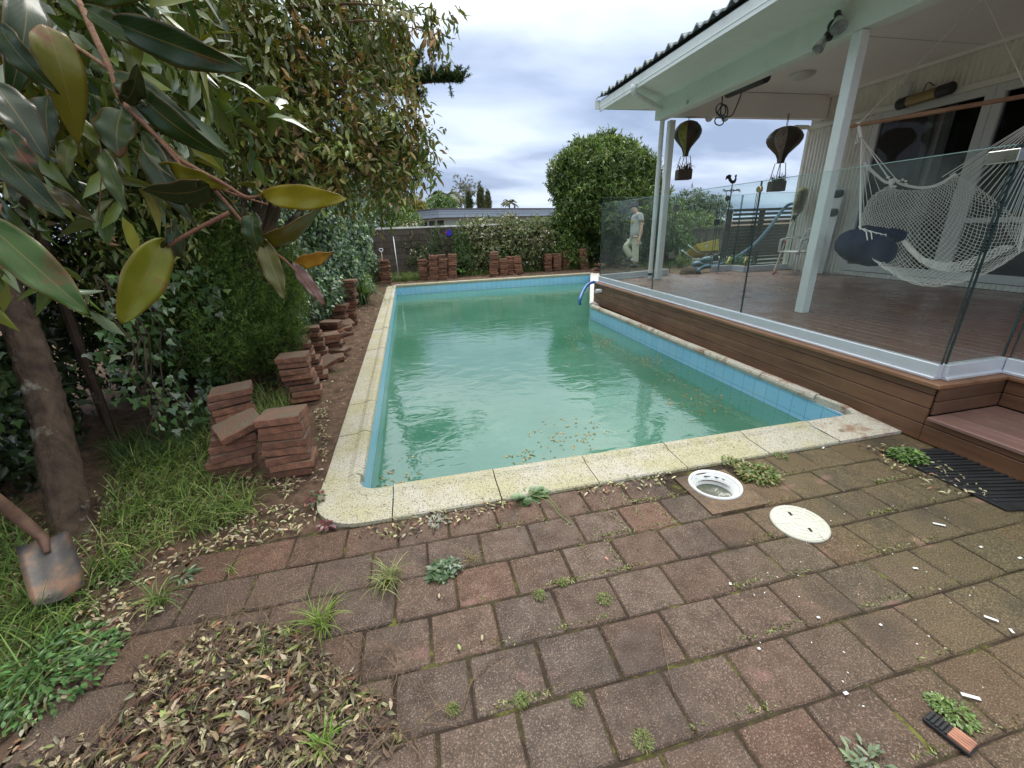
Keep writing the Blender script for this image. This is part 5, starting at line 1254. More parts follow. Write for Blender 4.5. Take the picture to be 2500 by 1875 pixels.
    # (base x, y, tip x, y, depth base, depth tip, width px, twist, curl, colour)
    L = [(637, 477, 845, 487, .55, .55, 74, .15, .03, Y), (-60, 520, 212, 765, .42, .44, 118, .1, .04, (.06, .14, .012)), (275, 52, 572, 175, .57, .52, 100, .35, .05, (.03, .075, .02)), (385, 400, 560, 465, .55, .56, 52, .5, .04, O if 0 else (.24, .22, .02)),
         (400, 580, 300, 800, .53, .50, 108, -.2, .08, (.26, .27, .02)), (395, 610, 478, 560, .53, .55, 80, 1.0, .3, (.06, .09, .03)), (640, 580, 690, 730, .58, .57, 58, .3, .05, (.11, .11, .01)), (720, 640, 805, 640, .58, .57, 40, .6, .25, O), (640, 575, 765, 625, .57, .58, 44, 1.0, .75, (.13, .13, .012)),
         (715, 640, 790, 745, .585, .59, 36, .2, .1, Pk), (110, 60, 190, 215, .52, .50, 110, -.3, .5, (.22, .21, .02)), (300, 250, 365, 215, .55, .53, 40, .9, .3, (.05, .08, .02)), (275, 190, 370, 205, .56, .52, 60, -.7, .4, (.05, .09, .03)), (330, 210, 400, 350, .56, .53, 60, .9, .4, (.03, .07, .015)),
         (300, 265, 250, 360, .56, .54, 85, .8, .2, (.05, .08, .02)), (350, 340, 480, 430, .56, .54, 72, -.6, .2, (.06, .09, .025)), (250, 365, 285, 500, .65, .62, 44, .5, .1, Gm), (245, 365, 140, 210, .65, .6, 38, .4, .2, Gl), (350, 320, 410, 530, .56, .53, 62, .8, .15, (.04, .07, .02)),
         (510, 450, 430, 525, .56, .53, 70, -.8, .5, (.035, .065, .015)), (620, 520, 590, 600, .57, .55, 50, .8, .4, (.04, .08, .02)), (640, 480, 640, 420, .55, .56, 30, .9, .5, Gl), (210, 20, 290, 80, .58, .52, 60, .3, .3, Gm), (60, -30, 110, 100, .6, .52, 80, -.6, .3, Gd), (0, 60, 30, 170, .5, .48, 50, .9, .3, Gd), (20, 320, 40, 400, .5, .48, 60, .6, .3, Gd),
         (-20, 200, 100, 330, .52, .5, 95, -.4, .2, (.02, .045, .015)), (-30, 330, 60, 480, .54, .5, 80, .5, .2, Gd), (120, 230, 80, 340, .62, .6, 60, .8, .2, Gd), (330, 60, 300, 130, .6, .56, 50, .5, .3, Gl), (200, -20, 280, -5, .58, .5, 60, .3, .2, Gm), (180, 330, 130, 420, .64, .62, 40, .7, .2, Gl), (60, 380, 90, 520, .62, .6, 42, .5, .1, (.1, .1, .02)),
         (380, 120, 460, 175, .58, .6, 30, .6, .2, Gl), (130, 460, 190, 520, .6, .58, 40, .3, .2, (.09, .08, .02)), (90, 420, 0, 470, .55, .52, 50, .9, .2, Gd), (500, 440, 600, 560, .57, .59, 40, .4, .1, (.05, .09, .015)), (0, 640, -40, 700, .8, .8, 40, .4, .1, Gm)]
    for q in L: q = list(q); q[6] *= .78; q[8] *= 1.5; big_leaf(t, *q)
def mk_bigleaf():
    t = NT('large_leaf'); a = t.attr('Col').outputs['Color']; u = t.attr('UVc'); sep = t.n('ShaderNodeSeparateXYZ'); t.t.links.new(u.outputs['Vector'], sep.inputs[0])
    nz = t.noise(30, 5, .7); bl = t.noise(14, 4, .6)
    c = t.mix(t.ramp(nz, [(.3, 0.), (.75, .5)]), a, t.mix(1.0, a, (.45, .5, .4), 'MULTIPLY'))
    c = t.mix(t.ramp(bl, [(.60, 0.), (.68, .75)]), c, (.22, .05, .02))
    v = t.math('ABSOLUTE', sep.outputs[1]); c = t.mix(t.ramp(v, [(0.0, .7), (.05, 0.)]), c, (.32, .22, .07))
    ve = t.math('FRACT', t.math('MULTIPLY', t.math('SUBTRACT', sep.outputs[0], t.math('MULTIPLY', v, .35)), 13.0)); vm_ = t.ramp(ve, [(0., .1), (.1, 0.), (.92, 0.), (1., .1)])
    c = t.mix(vm_, c, (.3, .28, .08))
    c = t.mix(t.ramp(v, [(.86, 0.), (1.0, .55)]), c, (.25, .10, .04))
    p = t.bsdf(c, .27, 0, .5, t.bump(vm_, .2, .002)); tr = t.n('ShaderNodeBsdfTranslucent'); t.t.links.new(t.mix(1., c, (1., 1., .5), 'MULTIPLY'), tr.inputs[0])
    m = t.n('ShaderNodeMixShader'); m.inputs[0].default_value = .42; t.t.links.new(p, m.inputs[1]); t.t.links.new(tr.outputs[0], m.inputs[2]); return t.done(m.outputs[0])
M_bigleaf = mk_bigleaf()
def big_leaf(root, bx, by, tx, ty, db, dt, wpx, twist, curl, col):
    A, B = PD(bx, by, db), PD(tx, ty, dt); d = B-A; L = d.length; d.normalize(); view = (CAM-A.lerp(B, .5)).normalized()
    n = (view-d*view.dot(d)).normalized(); n = Matrix.Rotation(twist, 3, d) @ n; s = d.cross(n).normalized(); W = wpx/FPX*db/max(.35, math.cos(twist))/2
    NU, NV = 18, 8; m = MB(); uv = []
    rng = random.Random(int(bx*7+by)); ph = rng.random()*6
    for i in range(NU+1):
        u = i/NU; w = W*(math.sin(math.pi*min(1, u**.85))**.75)*(1 if u < .98 else .3)
        w = max(w, .0004); cz = -curl*L*(u*u)*1.2; cu = u*(1-curl*.35*u)
        for j in range(NV+1):
            v = -1+2*j/NV; p = A+d*(L*cu)+s*(w*v)+n*(cz+w*.22*abs(v)**1.3+.0025*math.sin(u*17+ph+v*2)*abs(v)); m.v.append(tuple(p)); uv.append((u, v, 0))
    for i in range(NU):
        for j in range(NV): a = i*(NV+1)+j; m.f.append((a, a+1, a+NV+2, a+NV+1))
    me = m.mesh('leaf'); ca = me.color_attributes.new('Col', 'FLOAT_COLOR', 'POINT')
    at = me.attributes.new('UVc', 'FLOAT_VECTOR', 'POINT'); at.data.foreach_set('vector', [c for q in uv for c in q])
    ca.data.foreach_set('color', [c for _ in uv for c in (*col, 1)])
    o = link('leaf', me, M_bigleaf, root, smooth=True); sm = o.modifiers.new('th', 'SOLIDIFY'); sm.thickness = .0005
near_tree()

def hedge_tree(name, lab, base, blobs, n, L, W, cols, wts, seed, limbs=True, **kw):
    t = thing(name, lab, 'tree', base, group=kw.pop('group', None))
    crown('crown', blobs, n, L, W, cols, wts, t, seed=seed, **kw)
    m = MB(); rng = random.Random(seed); b = Vector(base)
    top = sum((Vector(q[0]) for q in blobs), Vector())/len(blobs)
    mr = .11 if limbs is True else limbs
    m.tube(smooth_path([b-Vector((0, 0, .1)), b+(top-b)*.3+Vector((.1, 0, 0)), b+(top-b)*.75], 5), [mr*(1.1-.06*i) for i in range(11)], 10)
    for q in blobs:
        c = Vector(q[0]); s = b+(top-b)*rng.uniform(.35, .7); m.tube(smooth_path([s, s.lerp(c, .5)+Vector((rng.uniform(-.1, .1), 0, .12)), c], 4), [mr*(.45-.035*i) for i in range(9)], 6)
    m.build('trunk', M_bark, t); return t
def left_mass():
    X = lambda x, y, d: tuple(PD(x, y, d))
    # small leaved tree with coppery new growth: a thin near layer of hanging sprays over a leafy wall
    cols = [(0.09, 0.13, 0.028), (0.13, 0.175, 0.035), (0.22, 0.24, 0.05), (0.36, 0.19, 0.07), (0.05, 0.075, 0.02)]
    bl = [(X(600, 200, 3.6), (.5, .5, .4)), (X(740, 130, 3.8), (.45, .5, .35)), (X(700, 330, 3.5), (.4, .4, .3)), (X(850, 250, 3.7), (.35, .4, .3)), (X(900, 100, 4.0), (.3, .4, .3)), (X(930, 350, 3.7), (.28, .35, .25)), (X(830, 400, 3.6), (.3, .35, .16)), (X(500, 60, 3.4), (.5, .5, .4)), (X(820, -40, 4.0), (.5, .5, .35)), (X(985, 340, 3.7), (.18, .25, .2))]
    t = hedge_tree('copper_tipped_tree', 'tall small leaved tree with coppery new growth leaning over the left paver stacks', (-2.3, 4.4, 0), bl, 17000, .078, .029, cols, [3.5, 4, 4, 2.2, 1.2], 21, droop=.6, per=9, twig=.26, shell=.9, detail=2, limbs=.08)
    bl2 = [(X(x, y, 3.6), r) for x, y, r in ((1000, 260, .12), (1020, 340, .13), (1015, 395, .10), (1040, 30, .09), (1060, 85, .08), (1085, 30, .08), (975, 440, .12), (995, 170, .1), (1085, 85, .05), (940, 470, .1), (960, 30, .15))]
    crown('crown', bl2, 1500, .078, .026, cols[:4], [3, 3, 2, 2], t, seed=6, droop=.9, per=7, twig=.16, detail=2, shell=.9)
    m = MB(); r = random.Random(2)
    for (x0, y0, x1, y1, x2, y2) in ((600, 150, 820, 330, 1035, 380), (700, 20, 900, 10, 1095, 50), (700, 80, 900, 50, 1090, 90), (650, 250, 830, 400, 1000, 450), (650, 150, 880, 220, 1030, 290), (500, 100, 640, 260, 760, 440), (450, 60, 560, 200, 640, 380)):
        m.tube(smooth_path([PD(x0, y0, 3.7), PD(x1, y1, 3.6), PD(x2, y2, 3.6)], 8), [.012-.0006*i for i in range(17)], 6)
    for k in range(60):
        x, y = r.uniform(480, 980), r.uniform(0, 400); p = PD(x, y, 3.7); q = p+Vector((r.uniform(.05, .3), r.uniform(-.1, .1), r.uniform(-.3, -.05))); m.tube([p, p.lerp(q, .5)+Vector((0, 0, .04)), q], [.005, .004, .002], 5)
    m.build('sprays', M_twig, t)
    # leafy wall behind: crowns of separate shrubs standing along the boundary
    def wall_shrub(name, lab, y0, y1, xc, zs, rx, n, cols, wts, seed, **kw):
        rng = random.Random(seed); bl = []
        for z in zs:
            y = y0+.4
            while y < y1: bl.append(((xc+rng.uniform(-.12, .12)-.04*z, y+rng.uniform(-.15, .15), z+rng.uniform(-.15, .15)), (rx*rng.uniform(.85, 1.15), .65, .6))); y += .75
        hedge_tree(name, lab, (xc, (y0+y1)/2, 0), bl, n, kw.pop('L', .075), kw.pop('W', .03), cols, wts, seed, **kw)
    mid = [(0.10, 0.15, 0.03), (0.16, 0.205, 0.04), (0.25, 0.26, 0.06), (0.06, 0.09, 0.02), (0.36, 0.2, 0.08)]
    wall_shrub('boundary_tree', 'green leafy tree wall above the ivy beside the near stacks', 4.0, 6.6, -2.25, (1.9, 2.7, 3.5, 4.3, 5.0), .6, 52000, mid, [4, 3, 2, 2.5, .8], 22, droop=.5, shell=.5, per=9)
    wall_shrub('boundary_tree', 'yellow green tree above the ivy wall in the middle of the left boundary', 6.6, 9.8, -2.15, (2.4, 3.2, 4.0, 4.9, 5.7), .6, 46000, [(0.20, 0.25, 0.05), (0.28, 0.29, 0.065), (0.11, 0.16, 0.03), (0.38, 0.22, 0.08)], [3, 2.4, 2.4, 1.2], 23, droop=.4, shell=.5, per=9)
    wall_shrub('boundary_tree', 'fine leaved light green tree above the far end of the ivy wall', 9.8, 13.0, -2.05, (2.6, 3.4, 4.2), .55, 26000, [(0.16, 0.22, 0.05), (0.24, 0.28, 0.07), (0.09, 0.14, 0.03)], None, 24, droop=.4, shell=.5, per=9, L=.085)
    # feathery conifers below
    for i, (x, y, d, rx, rz, lab) in enumerate(((640, 760, 4.3, .36, .62, 'bushy feathery conifer beside the first ivy column, nearest the stacks'), (520, 760, 3.8, .45, .6, 'dark feathery conifer behind the two nearest paver stacks'), (420, 700, 3.9, .6, .85, 'deeply shaded conifer behind the tree trunk'))):
        c = PD(x, y, d); t = thing('conifer_shrub', lab, 'shrub', (c.x, c.y, 0), 'feathery conifers under the hedge')
        crown('foliage', [((c.x, c.y, c.z), (rx, rx, rz)), ((c.x+.1, c.y+.2, c.z+.35), (rx*.75, rx*.7, rz*.7)), ((c.x-.1, c.y, c.z-.3), (rx*.9, rx*.8, rz*.5))], 42000, .035, .006, [(0.12, 0.20, 0.04), (0.19, 0.29, 0.06), (0.06, 0.11, 0.028)], None, t, M_grass, 31+i, droop=-.6, per=14, twig=.14, shell=.3, lump=.25)
        MB().tube([(c.x, c.y, -.1), (c.x, c.y, c.z+.3)], [.06, .02], 8).build('stem', M_bark, t)
    # dark hedge body behind everything
    rng = np.random.default_rng(8)
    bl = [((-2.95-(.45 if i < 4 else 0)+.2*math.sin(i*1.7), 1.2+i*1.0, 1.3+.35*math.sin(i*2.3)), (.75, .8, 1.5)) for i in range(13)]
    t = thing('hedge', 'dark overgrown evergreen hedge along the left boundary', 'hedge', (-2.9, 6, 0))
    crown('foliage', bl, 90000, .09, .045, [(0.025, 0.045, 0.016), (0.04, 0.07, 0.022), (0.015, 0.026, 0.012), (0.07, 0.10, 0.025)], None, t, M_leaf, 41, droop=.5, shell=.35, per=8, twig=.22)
    m = MB(); r = random.Random(6)
    for i in range(14):
        x, y = -2.75+r.uniform(-.2, .25), .9+i*.95; m.tube(smooth_path([(x, y, -.1), (x+r.uniform(-.1, .2), y+.1, 1.0), (x+r.uniform(-.2, .2), y, 2.3)], 4), .035, 6)
    m.build('stems', M_bark, t)
    # ivy: curtain over the hedge side, in separate falls
    def ivy(name, lab, y0, y1, xf, zf, n, seed, size=.06, light=1.0, zlo=0.0, grp='ivy growing over the left hedge'):
        rng = np.random.default_rng(seed); y = rng.uniform(y0, y1, n); ph = rng.random()*9
        z = zlo+(zf(y)-zlo)*rng.random(n)**.85; x = xf(y)+.12*np.sin(y*3.1+ph)+.10*np.sin(z*5+y*2+ph)+.07*rng.standard_normal(n)+.05*z
        P = np.stack([x, y, z], 1); N = norm(np.array([.75, -.45, .45])+.45*rng.standard_normal((n, 3))); D = norm(np.array([.25, -.1, -1])+.5*rng.standard_normal((n, 3)))
        C = pal(rng, n, [(0.065, 0.12, 0.04), (0.10, 0.18, 0.055), (0.035, 0.065, 0.025), (0.20, 0.32, 0.07)], [4, 3.5, 1.5, 1.3*light])
        t = thing('ivy', lab, 'ivy', (float(xf(np.array([y0]))[0]), y0, 0), grp)
        o = link('leaves', leaf_mesh('leaves', P, D, N, size*(.6+.7*rng.random(n)), size*(.7+.6*rng.random(n)), C, 'ivy'), M_ivy, t)
        m = MB(); r = random.Random(seed)
        for k in range(int((y1-y0)*5)+3):
            yy = r.uniform(y0, y1); xx = float(xf(np.array([yy]))[0]); h = float(zf(np.array([yy]))[0]); m.tube([(xx+r.uniform(-.1, .05), yy+r.uniform(-.1, .1), h*q/6) for q in range(7)], .006, 5)
        m.build('stems', M_bark, t)
    ivy('ivy', 'glossy dark ivy fall nearest the leaning paver stacks', 4.75, 6.6, lambda y: -1.62+0*y, lambda y: 1.9+.25*(y-4.7), 8500, 51)
    ivy('ivy', 'thick ivy wall behind the tall crooked stack', 6.6, 10.2, lambda y: -1.52+0*y, lambda y: 2.4+.1*(y-6.6), 15000, 52, .066)
    ivy('ivy', 'far ivy wall running to the back corner of the garden', 10.2, 14.2, lambda y: -1.50+.03*(y-10), lambda y: 2.75+.0*y, 13000, 53, .075)
    ivy('ivy', 'sparse ivy trailing in shade behind the nearest stacks', 3.3, 4.75, lambda y: -1.98+0*y, lambda y: 1.35+0*y, 900, 54, .06, .1)  # few pale leaves here, so the shade is partly in the leaf colour
    ivy('ivy', 'shaded ivy climbing around the near tree trunk', 2.3, 3.6, lambda y: -2.95+0*y, lambda y: 1.3+0*y, 1500, 55, .06, .4)
def mk_ivy():
    t = NT('ivy_leaf'); a = t.attr('Col').outputs['Color']; nz = t.noise(60, 3); c = t.mix(t.ramp(nz, [(.55, 0.), (.7, .25)]), a, (.16, .2, .12))
    return t.done(t.bsdf(c, .28, 0, .8))
M_ivy = mk_ivy()
left_mass()

# ================================================================== back of the garden
def mk_block():
    t = NT('dark_block_wall'); sep = t.n('ShaderNodeSeparateXYZ'); t.t.links.new(t.coord.outputs['Object'], sep.inputs[0]); cx = t.n('ShaderNodeCombineXYZ'); t.t.links.new(sep.outputs[0], cx.inputs[0]); t.t.links.new(sep.outputs[2], cx.inputs[1])
    br = t.n('ShaderNodeTexBrick', offset=.5); t.t.links.new(cx.outputs[0], br.inputs['Vector'])
    for k, v in (('Scale', 1.), ('Mortar Size', .008), ('Brick Width', .6), ('Row Height', .2)): br.inputs[k].default_value = v
    br.inputs['Color1'].default_value = (.105, .085, .07, 1); br.inputs['Color2'].default_value = (.07, .057, .048, 1); br.inputs['Mortar'].default_value = (.03, .025, .022, 1)
    n = t.noise(5, 5, .7); c = t.mix(t.ramp(n, [(.5, 0.), (.72, .5)]), br.outputs[0], (.17, .17, .13)); return t.done(t.bsdf(c, .95, 0, .1, t.bump(br.outputs['Fac'], -.5, .01)))
M_block = mk_block()
YW = 15.6
def back():
    t = thing('garden_wall', 'dark block wall with a pale weathered coping at the end of the garden', 'wall', (3, YW, 0))
    MB().box((-4.0, YW, -.05), (8.0, YW+.2, 1.60)).build('masonry', M_block, t)
    MB().box((-4.0, YW-.02, 1.603), (8.02, YW+.22, 1.66)).build('coping', M_palecop, t, bevel=.01)
    # ornament: blue butterfly-like shape on the wall
    c = PY(1094, 568, YW-.03); t = thing('wall_ornament', 'small bright blue fish shaped ornament with a red edge on the wall', 'ornament', tuple(c))
    def flat(pts, mat, nm, w=.02):
        m = MB(); n = len(pts); 
        for s in (0, 1): m.v += [tuple(PY(850+x/3.403, 350+y/3.403, YW-.03-w*s)) for x, y in pts]
        m.f = [tuple(range(n)), tuple(n+i for i in reversed(range(n)))]+[(i, (i+1) % n, n+(i+1) % n, n+i) for i in range(n)]; m.build(nm, mat, t)
    flat([(815, 735), (830, 718), (850, 722), (862, 745), (858, 765), (838, 768), (822, 765), (812, 768), (818, 752)], simple('cobalt_enamel', (.03, .02, .5), .3), 'body'); flat([(803, 738), (815, 733), (816, 750), (806, 752)], M_red, 'red_edge', .025)
    # shrubs in front of the wall
    def shrub(lab, blobs, n, L, W, cols, seed, wts=None, grp='shrubs along the garden wall', flowers=0, **kw):
        c = blobs[0][0]; t = thing('shrub', lab, 'shrub', (c[0], c[1], 0), grp)
        crown('foliage', blobs, n, L, W, cols, wts, t, seed=seed, **kw)
        m = MB()
        for b in blobs: m.tube([(b[0][0], b[0][1], -.05), (b[0][0]+.1, b[0][1], b[0][2])], [.04, .015], 6)
        m.build('stem', M_bark, t)
        if flowers:
            rng = np.random.default_rng(seed); bi = rng.integers(0, len(blobs), flowers); P = []
            for i in bi:
                u = rng.standard_normal(3); u[1] = -abs(u[1]); u /= np.linalg.norm(u); r = blobs[i][1]; r = np.array(r if isinstance(r, tuple) else (r,)*3); P.append(np.array(blobs[i][0])+u*r*1.08)
            P = np.repeat(np.array(P), 5, 0); k = len(P); me = leaf_mesh('flowers', P, norm(rng.standard_normal((k, 3))), norm(np.array([0, -1, .4])+.3*rng.standard_normal((k, 3))), .05, .042, pal(rng, k, [(.8, .76, .74), (.75, .62, .62)], jit=.05), 1); link('flowers', me, M_grass, t)
        return t
    B = lambda x, y, d, r: (tuple(PD(x, y, d)), r)
    jas = [(0.09, 0.14, 0.04), (0.13, 0.20, 0.05), (0.05, 0.085, 0.025), (0.22, 0.24, 0.09)]
    shrub('white flowering jasmine spilling over the wall right of the blue ornament', [B(1155, 580, 15.0, .62), B(1200, 615, 15.0, .6), B(1155, 645, 15, .45), B(1125, 625, 15, .42), B(1260, 582, 15.0, .65), B(1310, 585, 15.1, .68), B(1235, 560, 15.2, .5), B(1180, 560, 15.2, .4), B(1290, 620, 15.1, .5)], 50000, .08, .034, jas+[(0.2, 0.15, 0.09)], 61, flowers=170, shell=.4)
    shrub('jasmine clump with white flowers hanging on the wall behind the spades', [B(1015, 590, 14.8, .42), B(1005, 565, 14.9, .35), B(1025, 625, 14.7, .35), B(975, 565, 15.0, .28)], 9000, .065, .03, jas, 62, flowers=50, shell=.5)
    shrub('bright green loose shrub under the big round tree', [B(1370, 570, 15.4, .6), B(1345, 605, 15.4, .5), B(1410, 530, 15.5, .5), B(1330, 560, 15.4, .45), B(1400, 620, 15.4, .5)], 22000, .09, .036, [(0.13, 0.22, 0.04), (0.19, 0.28, 0.055), (0.07, 0.12, 0.025)], 63, shell=.45)
    shrub('light green feathery bush beside the blue ornament', [B(1128, 598, 14.6, .28), B(1132, 630, 14.5, .3), B(1122, 575, 14.8, .16)], 9000, .07, .014, [(0.10, 0.17, 0.05), (0.07, 0.12, 0.03)], 64, shell=.6, droop=-.2)
    shrub('grey green wispy weed in front of the dark wall', [B(1065, 595, 14.4, .2), B(1068, 570, 14.4, .12), B(1060, 615, 14.4, .2)], 1500, .08, .014, [(0.12, 0.17, 0.08)], 65, shell=.9, droop=-.5)
    shrub('dark bushes under the big round tree beside the person', [B(1480, 580, 15.7, .5), B(1440, 590, 15.8, .4), B(1540, 590, 15.4, .6), B(1600, 570, 15.2, .65), B(1650, 590, 15.3, .5)], 26000, .09, .036, [(0.05, 0.09, 0.025), (0.08, 0.15, 0.03), (0.15, 0.24, 0.05)], 66, [3, 3, 1], shell=.45)
    # big round glossy tree
    c = PD(1468, 440, 15.2)
    bl = [B(1468, 450, 15.2, (1.75, 1.5, 1.3)), B(1445, 402, 15.2, (.95, 1, .8)), B(1505, 405, 15.3, (.9, 1, .75)), B(1476, 385, 15.2, (.75, .8, .72)), B(1395, 440, 15, (.8, .8, .8)), B(1550, 440, 15.2, (.8, .9, .9)), B(1500, 510, 15, (1.4, 1.2, .9)), B(1420, 500, 15, (.8, 1, .9)), B(1590, 500, 15.2, (.5, .8, .8))]
    hedge_tree('round_tree', 'large dense round crowned tree with dark glossy leaves beyond the pool', (c.x, c.y, 0), bl, 80000, .145, .048, [(0.10, 0.165, 0.04), (0.155, 0.24, 0.055), (0.29, 0.37, 0.09), (0.06, 0.10, 0.03)], [4, 3, 1.3, 2], 71, droop=-.3, per=9, twig=.2, shell=.3, lump=.14, limbs=.16)
    # trees and plants beyond the wall, left of the low house
    def far_tree(name, lab, blobs, n, L, W, cols, seed, grp='trees beyond the garden wall', trunk=.12, **kw):
        c = blobs[0][0]; return hedge_tree(name, lab, (c[0], c[1], 0), blobs, n, L, W, cols, None, seed, group=grp, limbs=trunk, **kw)
    far_tree('feathery_tree', 'pale green feathery tree beyond the wall at the ivy corner', [B(915, 440, 20, 1.1), B(940, 500, 19, .9), B(925, 380, 21, 1.2), B(900, 520, 18.5, .6)], 20000, .11, .03, [(0.10, 0.17, 0.04), (0.16, 0.22, 0.06), (0.06, 0.11, 0.03)], 81, shell=.6)
    far_tree('dark_tree', 'dark broad tree behind the ivy corner, under the pine bough', [B(940, 440, 26, 1.2), B(910, 340, 27, 2.2)], 14000, .16, .05, [(0.05, 0.08, 0.035), (0.08, 0.12, 0.05)], 82, shell=.5)
    far_tree('lime_shrub', 'bright lime green bush just over the wall', [B(985, 530, 19, .55), B(965, 540, 19, .5), B(1005, 540, 19.5, .4)], 8000, .10, .05, [(0.16, 0.28, 0.05), (0.10, 0.20, 0.04)], 83, trunk=.05, shell=.5)
    far_tree('yellow_shrub', 'yellow leaved shrub in front of the red roofed house', [B(1010, 498, 30, .6), B(995, 520, 30, .5), B(1025, 505, 30, .4)], 5000, .13, .06, [(0.40, 0.34, 0.07), (0.25, 0.24, 0.06)], 84, trunk=.05, shell=.6)
    far_tree('green_shrub', 'rounded green shrub left of the low roofed house', [B(1065, 510, 33, 1.1), B(1080, 500, 33, .8), B(1095, 505, 34, .7), B(1060, 540, 31, .9)], 9000, .16, .07, [(0.12, 0.22, 0.04), (0.08, 0.15, 0.03)], 85, trunk=.06, shell=.5)
    far_tree('bare_tree', 'thin spreading grey tree on the skyline behind the palm', [B(1130, 455, 60, 1.7), B(1150, 475, 60, 1.3), B(1120, 490, 58, 1.6)], 3200, .3, .07, [(0.18, 0.17, 0.12), (0.12, 0.14, 0.08)], 86, shell=.9)
    def cypress(x, yt, yb, w, d, lab, seed, col=((0.05, 0.09, 0.03), (0.09, 0.12, 0.04))):
        a, b = PD(x, yt, d), PD(x, yb, d); H = a.z-b.z; r = w/FPX*d/2; bl = [((a.x, a.y, b.z+H*f), (r*q, r*q, H*.16)) for f, q in ((.08, .9), (.25, 1), (.42, .95), (.6, .75), (.77, .5), (.92, .22))]
        hedge_tree('cypress', lab, (a.x, a.y, 0), bl, 5000, .22, .06, list(col), None, seed, group='cypresses on the skyline', limbs=.1, shell=.3, droop=-1)
    cypress(1172, 452, 515, 18, 55, 'tallest twin pointed cypress on the skyline', 91, ((0.13, 0.15, 0.05), (0.09, 0.11, 0.04)))
    cypress(1144, 474, 515, 11, 55, 'small dark cypress left of the tallest one', 92)
    cypress(1190, 468, 515, 13, 58, 'thin ragged cypress right of the tallest one', 93, ((0.16, 0.17, 0.09), (0.1, 0.12, 0.06)))
    def palm(x, y, d, H, lab, seed, r=1.6, n=13, z0=0.0):
        c = PD(x, y, d); t = thing('palm', lab, 'palm', (c.x, c.y, z0), 'palms on the skyline'); rng = random.Random(seed)
        MB().tube([(c.x, c.y, z0), (c.x+.1, c.y, c.z*.6), (c.x, c.y, c.z)], [.14, .12, .10], 8).build('trunk', M_bark, t)
        P = []; D = []; N = []
        for k in range(n):
            a = 2*math.pi*k/n+rng.random()*.3; el = rng.uniform(.1, 1.0); dv = Vector((math.cos(a)*math.cos(el), math.sin(a)*math.cos(el), math.sin(el)))
            pts = [Vector((c.x, c.y, c.z))+dv*(r*s)-Vector((0, 0, .55*r*s*s)) for s in [i/12 for i in range(13)]]
            for i in range(1, 13):
                tg = (pts[i]-pts[i-1]).normalized(); sd_ = tg.cross(Vector((0, 0, 1))).normalized()
                for s in (-1, 1):
                    for q in (0, .5): P.append(tuple(pts[i-1].lerp(pts[i], q))); D.append(tuple(sd_*s+tg*.7-Vector((0, 0, .35)))); N.append((0, 0, 1))
        P, D, N = np.array(P), np.array(D), np.array(N, float); r_ = np.random.default_rng(seed)
        link('fronds', leaf_mesh('fronds', P, D, N, r*.36, r*.05, pal(r_, len(P), [(.10, .13, .06), (.16, .18, .09)]), 1), M_leaf, t)
    palm(1085, 482, 50, 5, 'feather palm with arching fronds on the skyline', 1, 2.4); palm(1062, 494, 52, 5, 'lower ragged palm left of the feather palm', 3, 1.5, 9)
    palm(1243, 494, 70, 5, 'small round headed palm above the low grey roof', 2, 1.5, 15)
    # pine bough and tree at upper left of the sky
    t = thing('pine_tree', 'dark pine whose upswept bough reaches out over the garden sky', 'tree', (-1.2, 15.5, 0))
    cA = PD(880, 330, 14); m = MB(); m.tube([(-1.5, 15.5, 0), tuple(PD(870, 420, 15)), tuple(PD(860, 150, 15)), tuple(PD(850, -100, 15))], [.25, .2, .16, .12], 10)
    rng = np.random.default_rng(4); P = []; D = []
    def bough(pts, r0):
        path = smooth_path([PD(*q) for q in pts], 10); m.tube(path, [r0*(1-.8*i/len(path))+.006 for i in range(len(path))], 6)
        for i in range(2, len(path)):
            for k in range(5):
                tg = (path[i]-path[i-1]).normalized(); e = Vector(rng.standard_normal(3)*.5)+Vector((0, 0, .95)); e = (e+tg*.6).normalized(); L_ = rng.uniform(.22, .58); q = path[i]+e*L_
                m.tube([path[i], q], .008, 4)
                for s in range(60):
                    P.append(tuple(path[i].lerp(q, rng.random()))); D.append(tuple(e*.9+Vector(rng.standard_normal(3)*.5)))
    bough([(870, 195, 14.5), (940, 190, 14.5), (1000, 205, 14.5), (1060, 200, 14.5), (1120, 200, 14.5)], .06)
    bough([(870, 160, 14.8), (940, 160, 14.8), (990, 180, 14.8), (1012, 155, 14.8)], .05); bough([(870, 220, 14.8), (950, 225, 14.8), (1015, 240, 14.8)], .05)
    bough([(870, 110, 15), (930, 130, 15), (975, 130, 15)], .05)
    m.build('trunk', M_bark, t); P, D = np.array(P), np.array(D); link('needles', leaf_mesh('needles', P, D, rng.standard_normal(P.shape), .15, .018, pal(rng, len(P), [(.045, .08, .03), (.06, .095, .035)]), 1), M_grass, t)
    # bushes seen through the back fence
    shrub('pale round bush beyond the palings, left of the black screen', [B(1700, 520, 19, .9), B(1675, 505, 19, .6), B(1735, 520, 19, .8), B(1690, 490, 19.5, .5), B(1740, 500, 19, .4)], 9000, .12, .05, [(0.14, 0.18, 0.10), (0.09, 0.13, 0.07)], 67, grp='bushes beyond the paling fence', shell=.5)
    shrub('yellow green low bush over the paling fence', [B(1665, 545, 17, .5), B(1715, 550, 17, .45), B(1640, 520, 17, .5)], 5000, .12, .04, [(0.20, 0.26, 0.08), (0.12, 0.18, 0.05)], 68, grp='bushes beyond the paling fence', shell=.5)
    # strappy plants
    def strappy(px, py, lab, n, H, seed, cols, W=.028, lean=1.3, nm='strappy_plant', z=0.):
        g = G(px, py, z); rng = np.random.default_rng(seed); P = np.array(g)+rng.standard_normal((n, 3))*np.array([.05, .05, 0]); t = blades(nm, P, H, W, lean, cols, seed, segs=6); tag(t, lab, 'plant'); return t
